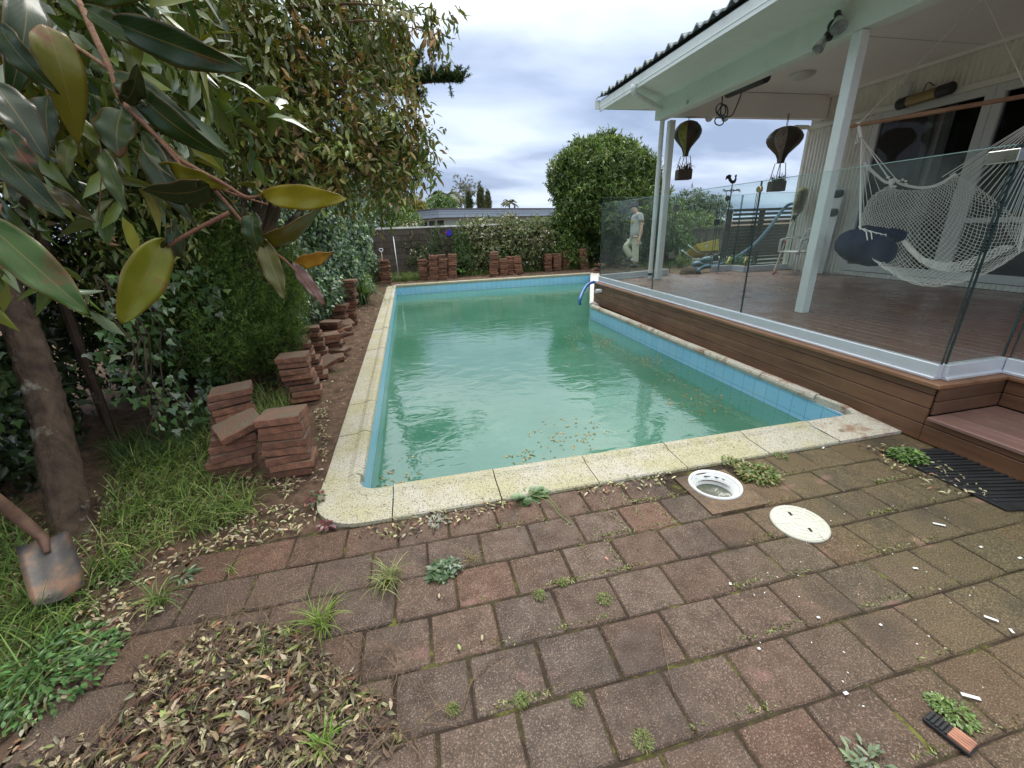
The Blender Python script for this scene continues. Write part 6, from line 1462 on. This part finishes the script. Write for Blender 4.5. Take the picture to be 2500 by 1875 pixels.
    strappy(886, 742, 'arching strap leaved plant at the foot of the ivy', 120, .85, 3, [(.09, .16, .05), (.16, .24, .08), (.05, .09, .03)], .03, 1.25)
    strappy(1660, 655, 'spiky flax like clump in the yard below the paling fence', 50, .7, 4, [(.14, .2, .07)], .03, .8, 'flax_plant')
    strappy(1715, 640, 'tall spiky clump beside the wheelbarrow', 60, 1.1, 5, [(.2, .25, .07), (.1, .16, .05)], .035, .9, 'flax_plant')
    def broadleaf(px, py, lab, n, L, seed, H=.5, cols=((.10, .19, .05), (.16, .27, .08))):
        g = G(px, py); rng = np.random.default_rng(seed); a = rng.random(n)*6.28; hz = rng.random(n)*H; P = np.stack([g.x+0*a, g.y+0*a, .04+hz], 1); D = np.stack([np.cos(a), np.sin(a), .55+.5*rng.random(n)], 1)
        t = thing('broadleaf_plant', lab, 'plant', (g.x, g.y, 0)); link('leaves', leaf_mesh('leaves', P, D, np.array([[0, 0, 1.]]*n)+.2*rng.standard_normal((n, 3)), L*(.7+.5*rng.random(n)), L*.3, pal(rng, n, list(cols)), 2, .45), M_leaf, t)
        MB().tube([(g.x, g.y, 0), (g.x, g.y, H+.05)], .012, 6).build('stem', M_leafstem, t)
    broadleaf(1398, 640, 'tall pale green broadleaf seedling beside the narrow stack', 24, .38, 1, .75); broadleaf(1125, 675, 'low broadleaf weed right of the far four stacks', 12, .36, 2, .12)
    broadleaf(1450, 640, 'leafy green plants behind the lone stack', 40, .3, 3, .5, ((.08, .15, .03), (.13, .22, .05)))
M_leafstem = simple('green_stem', (.14, .2, .06), .6)
M_palecop = simple('weathered_pale_coping', (.55, .55, .52), .9, var=.35, scale=5)
back()

# ================================================================== neighbours
def neighbours():
    t = thing('neighbour_house', 'low grey flat roofed house beyond the garden wall', 'house', tuple(PD(1180, 540, 32)))
    P = lambda x, y, d: PD(850+x/3.403, 350+y/3.403, d)
    a = P(750, 545, 27); b = P(1640, 525, 33); c = P(700, 580, 33); zt = a.z
    A = Vector((a.x, a.y, 0)); B_ = Vector((b.x, b.y, 0)); d = (B_-A).normalized(); nrm = Vector((-d.y, d.x, 0))
    M_gt = simple('grey_trim', (.30, .36, .44), .6, var=.08); M_gr = simple('grey_roof_edge', (.10, .105, .11), .7); M_gw_ = simple('pale_green_weatherboard', (.50, .56, .50), .7, var=.05)
    L = (B_-A).length+3; C2 = A+nrm*7
    def blk(z0, z1, off, mat, nm, inset=0, par=None):
        p = A+d*off+nrm*off; q = A+d*L; m = MB(); pts = [p, q+nrm*off, q+nrm*(8-off), A+d*off+nrm*(8-off)]; m.prism([(v.x, v.y) for v in pts], z0, z1); return m.build(nm, mat, par or t)
    blk(zt-.04, zt+.05, -.03, M_gr, 'roof'); f = blk(zt-.52, zt-.041, 0.0, M_gt, 'fascia'); blk(-1, zt-.55, .7, M_gw_, 'wall')
    for z in (.16, .30): blk(zt-z-.012, zt-z, -.012, M_gr, 'fascia_line', par=f)
    p = A+d*.72+nrm*1.6
    for k in range(3): q = A+d*.695+nrm*(1.0+k*1.1); MB().obox((q.x, q.y, zt-.95), (.03, .8, .55), Matrix.Rotation(math.atan2(d.y, d.x), 3, 'Z')).build('window', M_room, t)
    q = A+d*(L*.72)+nrm*3; MB().tube([(q.x, q.y, zt), (q.x, q.y, zt+.5)], .07, 8).build('flue', M_gr, t)
    t = thing('neighbour_house', 'two storey white house with a dark red tiled hip roof further back', 'house', tuple(PD(1010, 520, 52)))
    cpt = PD(1005, 515, 52); ez = PD(1010, 502, 52).z; rz = PD(985, 484, 55).z; xl, xr = PD(940, 500, 52).x, PD(1048, 505, 52).x; y0 = cpt.y
    M_wr = simple('white_render', (.62, .62, .60), .7); M_rr = simple('red_roof_tile', (.20, .045, .04), .7, var=.3, scale=3)
    MB().box((xl+.5, y0, -1), (xr-.4, y0+8, ez)).build('wall', M_wr, t)
    xm0, xm1 = PD(960, 490, 55).x, PD(1005, 490, 55).x
    m = MB(); m.v = [(xl, y0-.6, ez), (xr, y0-.6, ez), (xr, y0+8.6, ez), (xl, y0+8.6, ez), (xm0, y0+4, rz), (xm1, y0+4, rz)]; m.f = [(0, 1, 5, 4), (1, 2, 5), (2, 3, 4, 5), (3, 0, 4), (3, 2, 1, 0)]; m.build('roof', M_rr, t)
    MB().box((xl, y0-.62, ez-.16), (xr, y0-.5, ez)).build('gutter', M_gutter, t)
    for x in (PD(983, 515, 52).x, PD(1030, 515, 52).x): MB().box((x-.7, y0-.03, ez-1.5), (x+.7, y0+.05, ez-.4)).build('window', M_room, t)
neighbours()
# ================================================================== person digging
def person():
    D0 = 12.7; P = lambda x, y, dd=0: PD(1450+x/4.022, 400+y/4.022, D0+dd)
    t = thing('person', 'man in grey t-shirt and pale work trousers pressing a spade with one foot', 'person', tuple(P(410, 1010)))
    def skin(name, verts, edges, rad, mat, par, sub=2):
        me = bpy.data.meshes.new(name); me.from_pydata([tuple(v) for v in verts], edges, []); o = bpy.data.objects.new(name, me); COL.objects.link(o)
        s = o.modifiers.new('skin', 'SKIN'); s.use_smooth_shade = True; ly = me.skin_vertices[0] if me.skin_vertices else None
        if ly is None: return o
        for i, r in enumerate(rad): ly.data[i].radius = r if isinstance(r, tuple) else (r, r); ly.data[i].use_root = i == 0
        m = o.modifiers.new('sub', 'SUBSURF'); m.levels = m.render_levels = sub; me.materials.append(mat)
        o.parent = par; o.matrix_parent_inverse = Matrix.Translation(-Vector(par.location)); return o
    def mk(name, verts, edges, rad, mat):
        bm = bmesh.new(); bm.verts.layers.skin.new(); me = bpy.data.meshes.new('tmp'); vs = [bm.verts.new(tuple(v)) for v in verts]
        for a, b in edges: bm.edges.new((vs[a], vs[b]))
        ly = bm.verts.layers.skin.verify()
        for v, r in zip(vs, rad): v[ly].radius = r if isinstance(r, tuple) else (r, r)
        vs[0][ly].use_root = True; bm.to_mesh(me); bm.free(); me.name = name; me.materials.append(mat)
        o = bpy.data.objects.new(name, me); COL.objects.link(o); s = o.modifiers.new('skin', 'SKIN'); s.use_smooth_shade = True; m = o.modifiers.new('sub', 'SUBSURF'); m.levels = m.render_levels = 2
        o.parent = t; o.matrix_parent_inverse = Matrix.Translation(-Vector(t.location)); return o
    hip = P(405, 700); ch = P(425, 560); ck = P(428, 505); nk = P(416, 482, -.02); hd = P(394, 444, -.04); hd2 = P(388, 418, -.04)
    shr = P(452, 512, -.17); shl = P(410, 512, .17); er = P(470, 615, -.2); wr = P(448, 728, -.24); fr_ = P(437, 768, -.25)
    el = P(398, 620, .22); wl = P(375, 700, .10); hr = P(408, 715, -.09); hl = P(398, 715, .09)
    kr = P(408, 840, -.1); ar = P(405, 975, -.08); tr_ = P(385, 1003, -.10); kl = P(305, 815, .06); al = P(375, 925, .02); tl = P(345, 945, .0)
    V = [hip, ch, ck, nk, hd, hd2, shr, er, wr, fr_, shl, el, wl, hr, kr, ar, tr_, hl, kl, al, tl]
    E_ = [(0, 1), (1, 2), (2, 3), (3, 4), (4, 5), (2, 6), (6, 7), (7, 8), (8, 9), (2, 10), (10, 11), (11, 12), (0, 13), (13, 14), (14, 15), (15, 16), (0, 17), (17, 18), (18, 19), (19, 20)]
    Rr = [.09, .12, .10, .06, .098, .09, .065, .045, .03, .035, .065, .045, .03, .09, .06, .045, .04, .09, .06, .045, .04]
    M_skin = simple('skin', (.50, .27, .19), .55, var=.08); M_tee = simple('grey_marl', (.36, .34, .33), .9, var=.12, scale=20); M_tr = simple('khaki', (.42, .40, .31), .9, var=.15, scale=9, bump=.5, bscale=25); M_hair = simple('dark_hair', (.018, .012, .01), .9, spec=.1)
    mk('body', V, E_, Rr, M_skin)
    hem = P(412, 742)
    mk('shirt', [P(408, 752), P(418, 650), ch, ck, P(422, 488, -.01), P(455, 512, -.19), P(466, 575, -.215), P(408, 512, .19), P(402, 580, .22)], [(0, 1), (1, 2), (2, 3), (3, 4), (3, 5), (5, 6), (3, 7), (7, 8)], [.215, .195, .205, .175, .085, .10, .09, .10, .09], M_tee)
    mk('trousers', [P(405, 705), P(408, 745, -.09), kr, P(406, 985, -.085), P(398, 745, .09), kl, P(376, 925, .02)], [(0, 1), (1, 2), (2, 3), (0, 4), (4, 5), (5, 6)], [.19, .14, .108, .10, .14, .108, .10], M_tr)
    MB().blob(P(396, 414, -.03), (.125, .13, .115), (0, .1, .2), 10).build('hair', M_hair, t, smooth=True)
    m = MB(); f = P(374, 446, -.04); m.blob(f, (.022, .02, .03), (0, 0, 0), 5); m.build('nose', M_skin, t, smooth=True)
    for k in range(5): a = P(433+k*2.4, 765, -.25-.012*k); MB().tube([a, a+Vector((-.015, 0, -.05)), a+Vector((-.035, 0, -.085+.006*abs(k-2)))], [.011, .010, .008], 6).build('finger', M_skin, t, smooth=True)
    for c in (P(393, 1003, -.09), P(350, 942, .01)): MB().blob(c, (.15, .055, .055), (0, .05, .1), 8, .8).build('boot', M_black, t, smooth=True)
    m = MB(); c = [P(x, y, -.20) for x, y in ((357, 552), (392, 556), (388, 584), (355, 580))]
    g = [v-FWD*.0 for v in c]; c0 = sum(g, Vector())/4; m.obox(P(376, 568, -.12), (.10, .05, .09), Matrix.Rotation(-.5, 3, 'Z')); m.build('shirt_print', M_yellow, t, bevel=.01)
    t2 = thing('garden_spade', 'dark garden spade upright in the soil under the foot of the person', 'spade', tuple(P(340, 1070)))
    MB().tube([P(376, 945, -.1), P(330, 1085, -.1)], .022, 8).build('shaft', M_black, t2); MB().blob(P(376, 942, -.1), (.05, .03, .03), (0, 0, 0), 6).build('grip', M_whiteplastic, t2, smooth=True)
person()

# ================================================================== grass, weeds, leaf litter
def in_poly(P, poly):
    x, y = P[:, 0], P[:, 1]; c = np.zeros(len(P), bool); n = len(poly)
    for i in range(n):
        (x1, y1), (x2, y2) = poly[i], poly[(i+1) % n]; k = ((y1 > y) != (y2 > y)) & (x < (x2-x1)*(y-y1)/(y2-y1+1e-12)+x1); c ^= k
    return c
def scatter(poly, n, rng, clump=0.0, z=0.0):
    a = np.array(poly); lo, hi = a.min(0), a.max(0); out = np.zeros((0, 2))
    while len(out) < n:
        p = rng.uniform(lo, hi, (n*2, 2))
        if clump:
            w = np.sin(p[:, 0]*9+1)*np.sin(p[:, 1]*8+2)+np.sin(p[:, 0]*21)*np.sin(p[:, 1]*19+1)*.6; p = p[w > rng.random(len(p))*2.4-1.6-.2/clump]
        p = p[in_poly(p, poly)]; out = np.vstack([out, p])
    out = out[:n]; return np.column_stack([out, np.full(n, z)])
def pxpoly(pts, z=0.): return [(G(x, y, z).x, G(x, y, z).y) for x, y in pts]
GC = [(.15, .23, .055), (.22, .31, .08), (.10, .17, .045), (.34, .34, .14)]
def greens():
    rng = np.random.default_rng(12)
    poly = pxpoly([(225, 1400), (250, 1250), (300, 1130), (500, 1080), (640, 1235), (560, 1290), (480, 1310), (330, 1380), (225, 1440)])
    g1 = blades('grass', scatter(poly, 1900, rng, .5), .19, .007, 1.45, GC, 1, [3, 3, 2, 1.2], segs=4, ang=rng.normal(-.1, 1.2, 1900), jit=.35); stuff(g1, 'long green grass growing between the tree trunk and paver stacks', 'grass')
    poly = pxpoly([(-300, 1300), (60, 1280), (120, 1440), (240, 1460), (170, 1620), (60, 1760), (-260, 1800)])
    g2 = blades('grass', scatter(poly, 1700, rng, .8), .20, .008, 1.3, GC, 2, [3, 2, 3, .5], segs=4); stuff(g2, 'tangled green grass in the lower left corner around the shovel', 'grass')
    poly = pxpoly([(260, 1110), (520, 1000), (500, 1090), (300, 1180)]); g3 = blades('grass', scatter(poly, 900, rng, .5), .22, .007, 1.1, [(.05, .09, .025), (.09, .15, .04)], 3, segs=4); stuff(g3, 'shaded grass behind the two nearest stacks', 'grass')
    poly = [(-1.75, 3.3), (-1.2, 3.4), (-1.35, 4.3), (-1.75, 4.5)]; g4 = blades('grass', scatter(poly, 700, rng), .2, .008, 1.1, GC, 4, segs=4); stuff(g4, 'grass tuft growing behind the nearest stacks under the ivy', 'grass')
    n = 5200; P = np.vstack([scatter([(-.9, 14.2), (.2, 14.2), (.1, 15.5), (-.9, 15.5)], 1400, rng), scatter([(1.6, 14.6), (7, 14.8), (7, 15.5), (1.6, 15.5)], 1800, rng), scatter([(7.2, 13.5), (13, 12.5), (13, 14.8), (8, 14.8)], 2000, rng, .5)])
    g5 = blades('grass', P, .28, .012, 1.0, [(.13, .2, .05), (.2, .25, .08), (.08, .13, .03)], 5); stuff(g5, 'rough grass at the foot of the garden wall and fence', 'grass')
    # ferny ground weeds at left
    def ferny(px, py, lab, n, r, seed, L=.035, H=.08, cols=GC[:2], W=.4, nm='weed', cat='weed', z=0., detail=2):
        g = G(px, py, z); rr = np.random.default_rng(seed); a = rr.random(n)*6.28; q = r*rr.random(n)**.6; P = np.stack([g.x+q*np.cos(a), g.y+q*np.sin(a), z+H*rr.random(n)*(1-q/r*.6)+.004], 1)
        D = np.stack([np.cos(a), np.sin(a), .3*rr.random(n)], 1)+.5*rr.standard_normal((n, 3))*np.array([1, 1, .4]); N = np.array([[0, 0, 1.]]*n)+.35*rr.standard_normal((n, 3))
        o = link(nm, leaf_mesh(nm, P, D, N, L*(.5+.8*rr.random(n)), L*W, pal(rr, n, cols), detail, .2), M_leaf); return tag(o, lab, cat)
    def tuft(px, py, lab, n, H, seed, lean=1.2, W=.005, cols=GC, z=0., spread=.015, grp='grass tufts in the paving joints'):
        g = G(px, py, z); rr = np.random.default_rng(seed); P = np.array(g)+rr.standard_normal((n, 3))*np.array([spread, spread, 0]); o = blades('grass_tuft', P, H*1.35, W, lean, cols, seed, segs=5); return tag(o, lab, 'weed', grp)
    tuft(785, 1530, 'largest yellow green tuft left of the paving joint, beneath the dandelion row', 60, .11, 1, 1.4, .006, [(.25, .33, .07), (.17, .26, .05)], spread=.02)
    tuft(950, 1420, 'spiky straw tipped tuft left of the clover weed', 60, .10, 2, 1.4, .006, [(.22, .28, .09), (.3, .3, .13)], spread=.025)
    tuft(395, 1475, 'thin spreading grass tuft on the dark left pavers', 34, .13, 3, 1.5, .006, spread=.015); tuft(565, 1395, 'tiny tuft between the second row pavers at left', 14, .05, 4)
    tuft(795, 1815, 'bright tuft sprouting through the dead leaf pile', 30, .07, 5, 1.4, .006, [(.2, .32, .06)])
    tuft(1150, 1370, 'straw coloured tuft in the joint right of the clover weed', 26, .06, 6, 1.4, .003, [(.35, .3, .15), (.2, .2, .07)]); tuft(650, 1590, 'short bent grass at the edge of the leaf pile', 14, .07, 7)
    for i, (x, y, lab) in enumerate(((1412, 1710, 'mossy green tuft in the joint at centre bottom'), (1275, 1710, 'small mossy tuft left of centre bottom'), (1570, 1810, 'yellowish moss clump low in the centre joints'), (1105, 1735, 'mossy tuft near the leaf pile'), (1318, 1455, 'tiny bright tuft in the third row joint'), (1475, 1465, 'tiny tuft beside the reddish paver'), (1375, 1425, 'small tuft above the reddish paver'))):
        ferny(x, y, lab, 260, .018+.006*(i % 3), 40+i, .012, .022, [(.20, .28, .06), (.3, .33, .1), (.12, .16, .03)], .18, 'moss_tuft', 'weed', 0.0, 1)
    # dandelion: toothed leaves in a rosette with fallen stems
    g = G(1290, 1215); t = thing('dandelion', 'dandelion rosette with toothed leaves and bent stems against the coping', 'weed', tuple(g)); rr = np.random.default_rng(5); P = []; D = []; N = []; Ls = []
    for k in range(14):
        a = k*2.4+rr.random()*.5; el = rr.uniform(.15, .9); d = Vector((math.cos(a), math.sin(a), el)).normalized(); Lf = rr.uniform(.10, .18)
        for s in range(9):
            f = (s+1)/10; p = g+d*Lf*f-Vector((0, 0, .06*f*f)); w = (.35+.65*math.sin(f*2.7))*.03
            for sd_ in (-1, 1): sv = d.cross(Vector((0, 0, 1))).normalized()*sd_; P.append(tuple(p)); D.append(tuple(sv+d*.45)); N.append((0, 0, 1)); Ls.append(w)
    P, D, N = np.array(P), np.array(D), np.array(N, float); link('leaves', leaf_mesh('leaves', P, D, N, np.array(Ls), np.array(Ls)*1.1, pal(rr, len(P), [(.12, .2, .08), (.16, .25, .11)], jit=.08), 1, .05), M_leaf, t)
    MB().tube(smooth_path([g+Vector((0, 0, .03)), G(1340, 1225, .03), G(1365, 1255, .01), G(1395, 1280, .005)], 5), .0025, 6).tube(smooth_path([g+Vector((0, 0, .03)), G(1320, 1200, .05), G(1350, 1225, .03), G(1366, 1247, .01)], 5), .0025, 6).build('stems', M_leafstem, t)
    ferny(1075, 1400, 'dark green clover like weed between two pavers', 130, .055, 11, .03, .04, [(.07, .13, .05), (.11, .18, .08)], .7)
    ferny(1100, 1390, 'grey green leafy weed joined to the clover', 60, .05, 12, .026, .05, [(.13, .18, .11)], .6)
    ferny(1850, 1160, 'lacy green weed growing beside the skimmer opening', 520, .12, 13, .026, .06, [(.17, .24, .06), (.11, .18, .04), (.3, .24, .1)], .55)
    ferny(1780, 1130, 'small yellowish weed rooted under the coping edge', 120, .06, 14, .02, .05, [(.2, .26, .06)], .5); ferny(1905, 1115, 'tiny weed on the coping edge near the steps', 60, .04, 15, .018, .03, [(.2, .26, .08)], .5)
    ferny(2215, 1118, 'lacy green weed on the end of the rubber mat', 380, .09, 16, .03, .07, [(.12, .22, .06), (.18, .28, .08)], .55, z=.01)
    ferny(2330, 1745, 'flattened trailing green weed above the broken block', 260, .05, 17, .016, .02, [(.15, .23, .06)], .5); ferny(2290, 1720, 'end of the flattened trailing weed', 140, .03, 18, .014, .02, [(.15, .23, .06)], .5)
    ferny(2120, 1865, 'grey green sprig at the bottom edge of the paving', 60, .05, 19, .035, .03, [(.2, .26, .15)], .35)
    ferny(250, 1590, 'lobed green seedling on the left pavers', 70, .07, 20, .035, .05, [(.12, .24, .08)], .5); ferny(110, 1660, 'ferny green weed patch at lower left', 800, .21, 21, .032, .12, [(.12, .24, .07), (.08, .16, .05)], .4)
    ferny(450, 1410, 'pale dandelion like seedling in the second row joint', 26, .035, 22, .05, .02, [(.13, .2, .1)], .3); ferny(1068, 1275, 'whitish dry sprig below the coping', 60, .04, 23, .03, .04, [(.35, .36, .32)], .2, 'dry_sprig', 'weed')
    ferny(775, 1225, 'reddish stemmed weed at the rounded pool corner', 60, .05, 24, .03, .09, [(.12, .2, .09), (.24, .07, .08)], .6); ferny(800, 1290, 'dark red seedling in the soil near the pool corner', 26, .035, 25, .03, .06, [(.20, .05, .06), (.28, .15, .16)], .6)
    ferny(290, 1400, 'green ferny weed between grass and pavers', 220, .09, 26, .025, .05, [(.14, .24, .07)], .45)
    # moss and tiny green growth in the joints
    rr = np.random.default_rng(77); Q = []
    for (x0, x1, y, w) in ((-.4, 3.3, .719, .6), (-.2, 3.3, .946, 1.), (-.1, 3.3, 1.172, 1.), (.1, 3.3, 1.399, 1.3), (.3, 3.2, 1.625, 1.1), (.2, 2.4, 1.85, .8), (0, 2.2, .49, .6)):
        n = int(1900*w); x = rr.uniform(x0, x1, n); k = (np.sin(x*7+y*20)+np.sin(x*17+y*31)*.7) > rr.random(n)*1.6-.3; x = x[k]; Q.append(np.column_stack([x, y+rr.normal(0, .006, len(x)), np.full(len(x), -.004)]))
    n = 2200; P_ = scatter([(.3, 1.95), (1.4, 1.95), (1.4, 1.55), (.9, 1.4), (.5, 1.6)], n, rr, .5, -.003); Q.append(P_[(np.abs(((P_[:, 0])/.136) % 1-.5) > .38)])
    P = np.vstack(Q); n = len(P); me = leaf_mesh('joint_moss', P, norm(rr.standard_normal((n, 3))*np.array([1, 1, .4])+np.array([0, 0, .5])), np.array([[0, 0, 1.]]*n)+.3*rr.standard_normal((n, 3)), .014*(.5+rr.random(n)), .007, pal(rr, n, [(.20, .2, .05), (.26, .28, .1), (.1, .12, .03), (.32, .3, .16)]), 1)
    stuff(link('joint_moss', me, M_leaf), 'moss and tiny green growth in the paving joints', 'moss')
def litter():
    rr = np.random.default_rng(31); LC = [(.42, .37, .24), (.28, .225, .14), (.14, .10, .065), (.22, .25, .09), (.075, .05, .04), (.52, .45, .27), (.33, .17, .11)]
    poly = pxpoly([(330, 1600), (540, 1515), (700, 1530), (800, 1620), (950, 1720), (980, 1820), (930, 1930), (120, 1990), (60, 1870), (200, 1840), (330, 1750)])
    n = 5200; P = scatter(poly, n, rr, 0); c = P[:, :2].mean(0)+.05*np.array([np.sin(3), 0]); dd = np.linalg.norm((P[:, :2]-c)/np.array([.45, .28]), axis=1); kp = rr.random(n) < np.clip(1.55-dd*1.05, .08, 1); P = P[kp]; dd = dd[kp]; n = len(P); P[:, 2] = .005+.03*rr.random(n)*np.clip(1.1-dd, .08, 1)
    D = rr.standard_normal((n, 3))*np.array([1, 1, .35]); N = np.array([[0, 0, 1.]]*n)+.5*rr.standard_normal((n, 3))
    o = link('leaf_pile', leaf_mesh('leaf_pile', P, D, N, .032+.032*rr.random(n)**1.3, .010+.010*rr.random(n), pal(rr, n, LC, [2.6, 3, 3, 2, 3.5, 1.6, 1], jit=.3), 2, .35, .45), M_dry); stuff(o, 'pile of dead brown and olive leaves on the lower left pavers', 'leaves')
    Q = []
    for pts, k, z in ((pxpoly([(250, 1450), (500, 1320), (640, 1240), (790, 1230), (760, 1290), (470, 1370), (300, 1460)]), 400, .012), (pxpoly([(860, 1310), (955, 1275), (1230, 1205), (1250, 1235), (1000, 1320)]), 210, .012), (pxpoly([(1380, 1180), (1640, 1140), (1660, 1180), (1420, 1215)]), 160, .01), (pxpoly([(2080, 1090), (2200, 1080), (2420, 1210), (2300, 1215)]), 150, .018),
                      (pxpoly([(560, 1150), (700, 1220), (800, 1130), (800, 1000), (770, 1000), (790, 1180)]), 300, .02), (pxpoly([(0, 1800), (330, 1800), (500, 1500), (900, 1700), (900, 1870), (0, 1990)]), 520, .01), (pxpoly([(60, 1500), (260, 1440), (420, 1480), (300, 1560), (60, 1800)]), 420, .015),
                      (pxpoly([(0, 1300), (250, 1200), (560, 1060), (640, 1240), (330, 1400), (100, 1620), (-200, 1700)]), 1300, .03),
                      ([(-1.5, 3), (-.8, 3), (-.85, 12), (-1.5, 12)], 500, .02)):
        p = scatter(pts, k, rr, 0, z); Q.append(p)
    P = np.vstack(Q); n = len(P); D = rr.standard_normal((n, 3))*np.array([1, 1, .25]); N = np.array([[0, 0, 1.]]*n)+.35*rr.standard_normal((n, 3))
    stuff(link('leaf_litter', leaf_mesh('leaf_litter', P, D, N, .036*(.4+.8*rr.random(n)), .013, pal(rr, n, LC, [4, 3, 2, 2, 2, 3, 1]), 2, .25, .3), M_dry), 'fallen leaves scattered over soil and pavers', 'leaves')
    # twigs
    m = MB(); r = random.Random(3)
    def twig(x, y, a, L, rad): 
        p = Vector((x, y, .012+r.random()*.03)); pts = [p]
        for k in range(4): a += r.uniform(-.35, .35); pts.append(pts[-1]+Vector((math.cos(a)*L/4, math.sin(a)*L/4, r.uniform(-.006, .008)))); pts[-1].z = max(.006, pts[-1].z)
        m.tube(pts, [rad, rad*.9, rad*.8, rad*.7, rad*.5], 5)
    for p in scatter(pxpoly([(300, 1560), (560, 1480), (1050, 1600), (1060, 1870), (100, 1950)]), 420, rr): twig(p[0], p[1], r.uniform(0, 6.3), r.uniform(.05, .22), r.uniform(.0008, .0022))
    for p in scatter(pxpoly([(450, 1440), (800, 1400), (2450, 1300), (2450, 1800), (1000, 1850)]), 90, rr): twig(p[0], p[1], r.uniform(0, 6.3), r.uniform(.02, .10), r.uniform(.0006, .0014))
    for p in scatter(pxpoly([(300, 1400), (800, 1300), (900, 1350), (700, 1480), (350, 1560)]), 60, rr): twig(p[0], p[1], r.uniform(0, 6.3), r.uniform(.03, .16), r.uniform(.0007, .0016))
    for a, b, c in (((1610, 1515), (1625, 1600), (1645, 1690)), ((1235, 1590), (1160, 1650), (1130, 1735)), ((1695, 1568), (1712, 1572), (1728, 1590)), ((2440, 1620), (2470, 1650), (2500, 1680))): m.tube(smooth_path([G(*a, .008), G(*b, .012), G(*c, .008)], 5), .0018, 5)
    stuff(m.build('twigs', M_twig), 'dry twigs and stalks strewn across the pavers', 'twigs')
    # pale paint flakes
    m = MB()
    for (x, y, L, a) in ((2293, 1280, .05, -.7), (2395, 1335, .016, 0), (2235, 1387, .02, -.4), (2420, 1510, .04, -.9), (2470, 1540, .02, 1), (2065, 1692, .016, 0), (2370, 1700, .05, -.6), (2490, 1362, .02, 0), (1783, 1425, .012, 1), (1853, 1583, .01, 0), (1998, 1507, .012, 0), (2010, 1093, .03, .5), (2150, 1525, .01, 0)):
        g = G(x, y, .008); m.obox(g, (L, .008+L*.08, .0015), (r.uniform(-.1, .1), 0, a))
    for p in scatter(pxpoly([(1750, 1450), (2050, 1200), (2450, 1250), (2480, 1700), (2000, 1750)]), 50, rr): s = r.uniform(.002, .007); m.obox((p[0], p[1], .008), (s, s*.6, .0015), (0, 0, r.uniform(0, 3)))
    stuff(m.build('paint_flakes', M_whiteplastic), 'white paint flakes scattered over the right hand pavers', 'flakes')
    tag(MB().obox(G(1481, 1363, .012), (.020, .008, .004), (0, 0, 1.9)).build('peg', M_pink, bevel=.001), 'tiny salmon pink plastic strip standing out on the pavers', 'plastic strip')
    for (x, y, lab, col) in ((1072, 1455, 'small cream seed pod near the clover weed', M_pod), (1177, 1557, 'cream seed pod right of the green bud', M_pod), (1121, 1580, 'pale green bud lying on the pavers', M_bud)):
        g = G(x, y, .012); tag(MB().blob(g, (.014, .006, .006), (0, 0, r.uniform(1, 2)), 8).build('seed_pod', col, smooth=True), lab, 'seed pod')
    # leaves floating on the water
    zw = -.247; Q = []
    for (x, y, sx, sy, k) in ((1400, 830, 22, 40, 110), (1478, 836, 26, 14, 90), (1590, 880, 45, 16, 110), (1680, 960, 90, 40, 60), (1750, 990, 60, 30, 60), (1400, 1060, 80, 40, 80), (1290, 1120, 60, 18, 40), (960, 1150, 60, 35, 26), (930, 1180, 40, 12, 22), (1640, 920, 60, 40, 40), (1500, 800, 60, 30, 40)):
        for _ in range(k): g = G(x+rr.normal()*sx*.6, y+rr.normal()*sy*.6, zw); 
        for _ in range(k):
            g = G(x+rr.normal()*sx*.6, y+rr.normal()*sy*.6, zw)
            if g.x < 3.3 and g.y > 2.45 and g.x > -.45: Q.append(tuple(g))
    P = np.array(Q); n = len(P); P[:, 2] += rr.random(n)*.003
    stuff(link('floating_leaves', leaf_mesh('floating_leaves', P, rr.standard_normal((n, 3))*np.array([1, 1, .04]), np.array([[0, 0, 1.]]*n), .036*(.4+.8*rr.random(n)), .012, pal(rr, n, [(.38, .22, .04), (.22, .16, .04), (.12, .13, .03), (.45, .3, .12)]), 2, .02, .05), M_dry), 'brown and yellow leaves floating on the pool water', 'leaves')
M_pink = simple('pink_plastic', (.62, .25, .2), .5); M_pod = simple('seed_pod', (.45, .38, .24), .6); M_bud = simple('green_bud', (.35, .42, .14), .5)
greens(); litter()
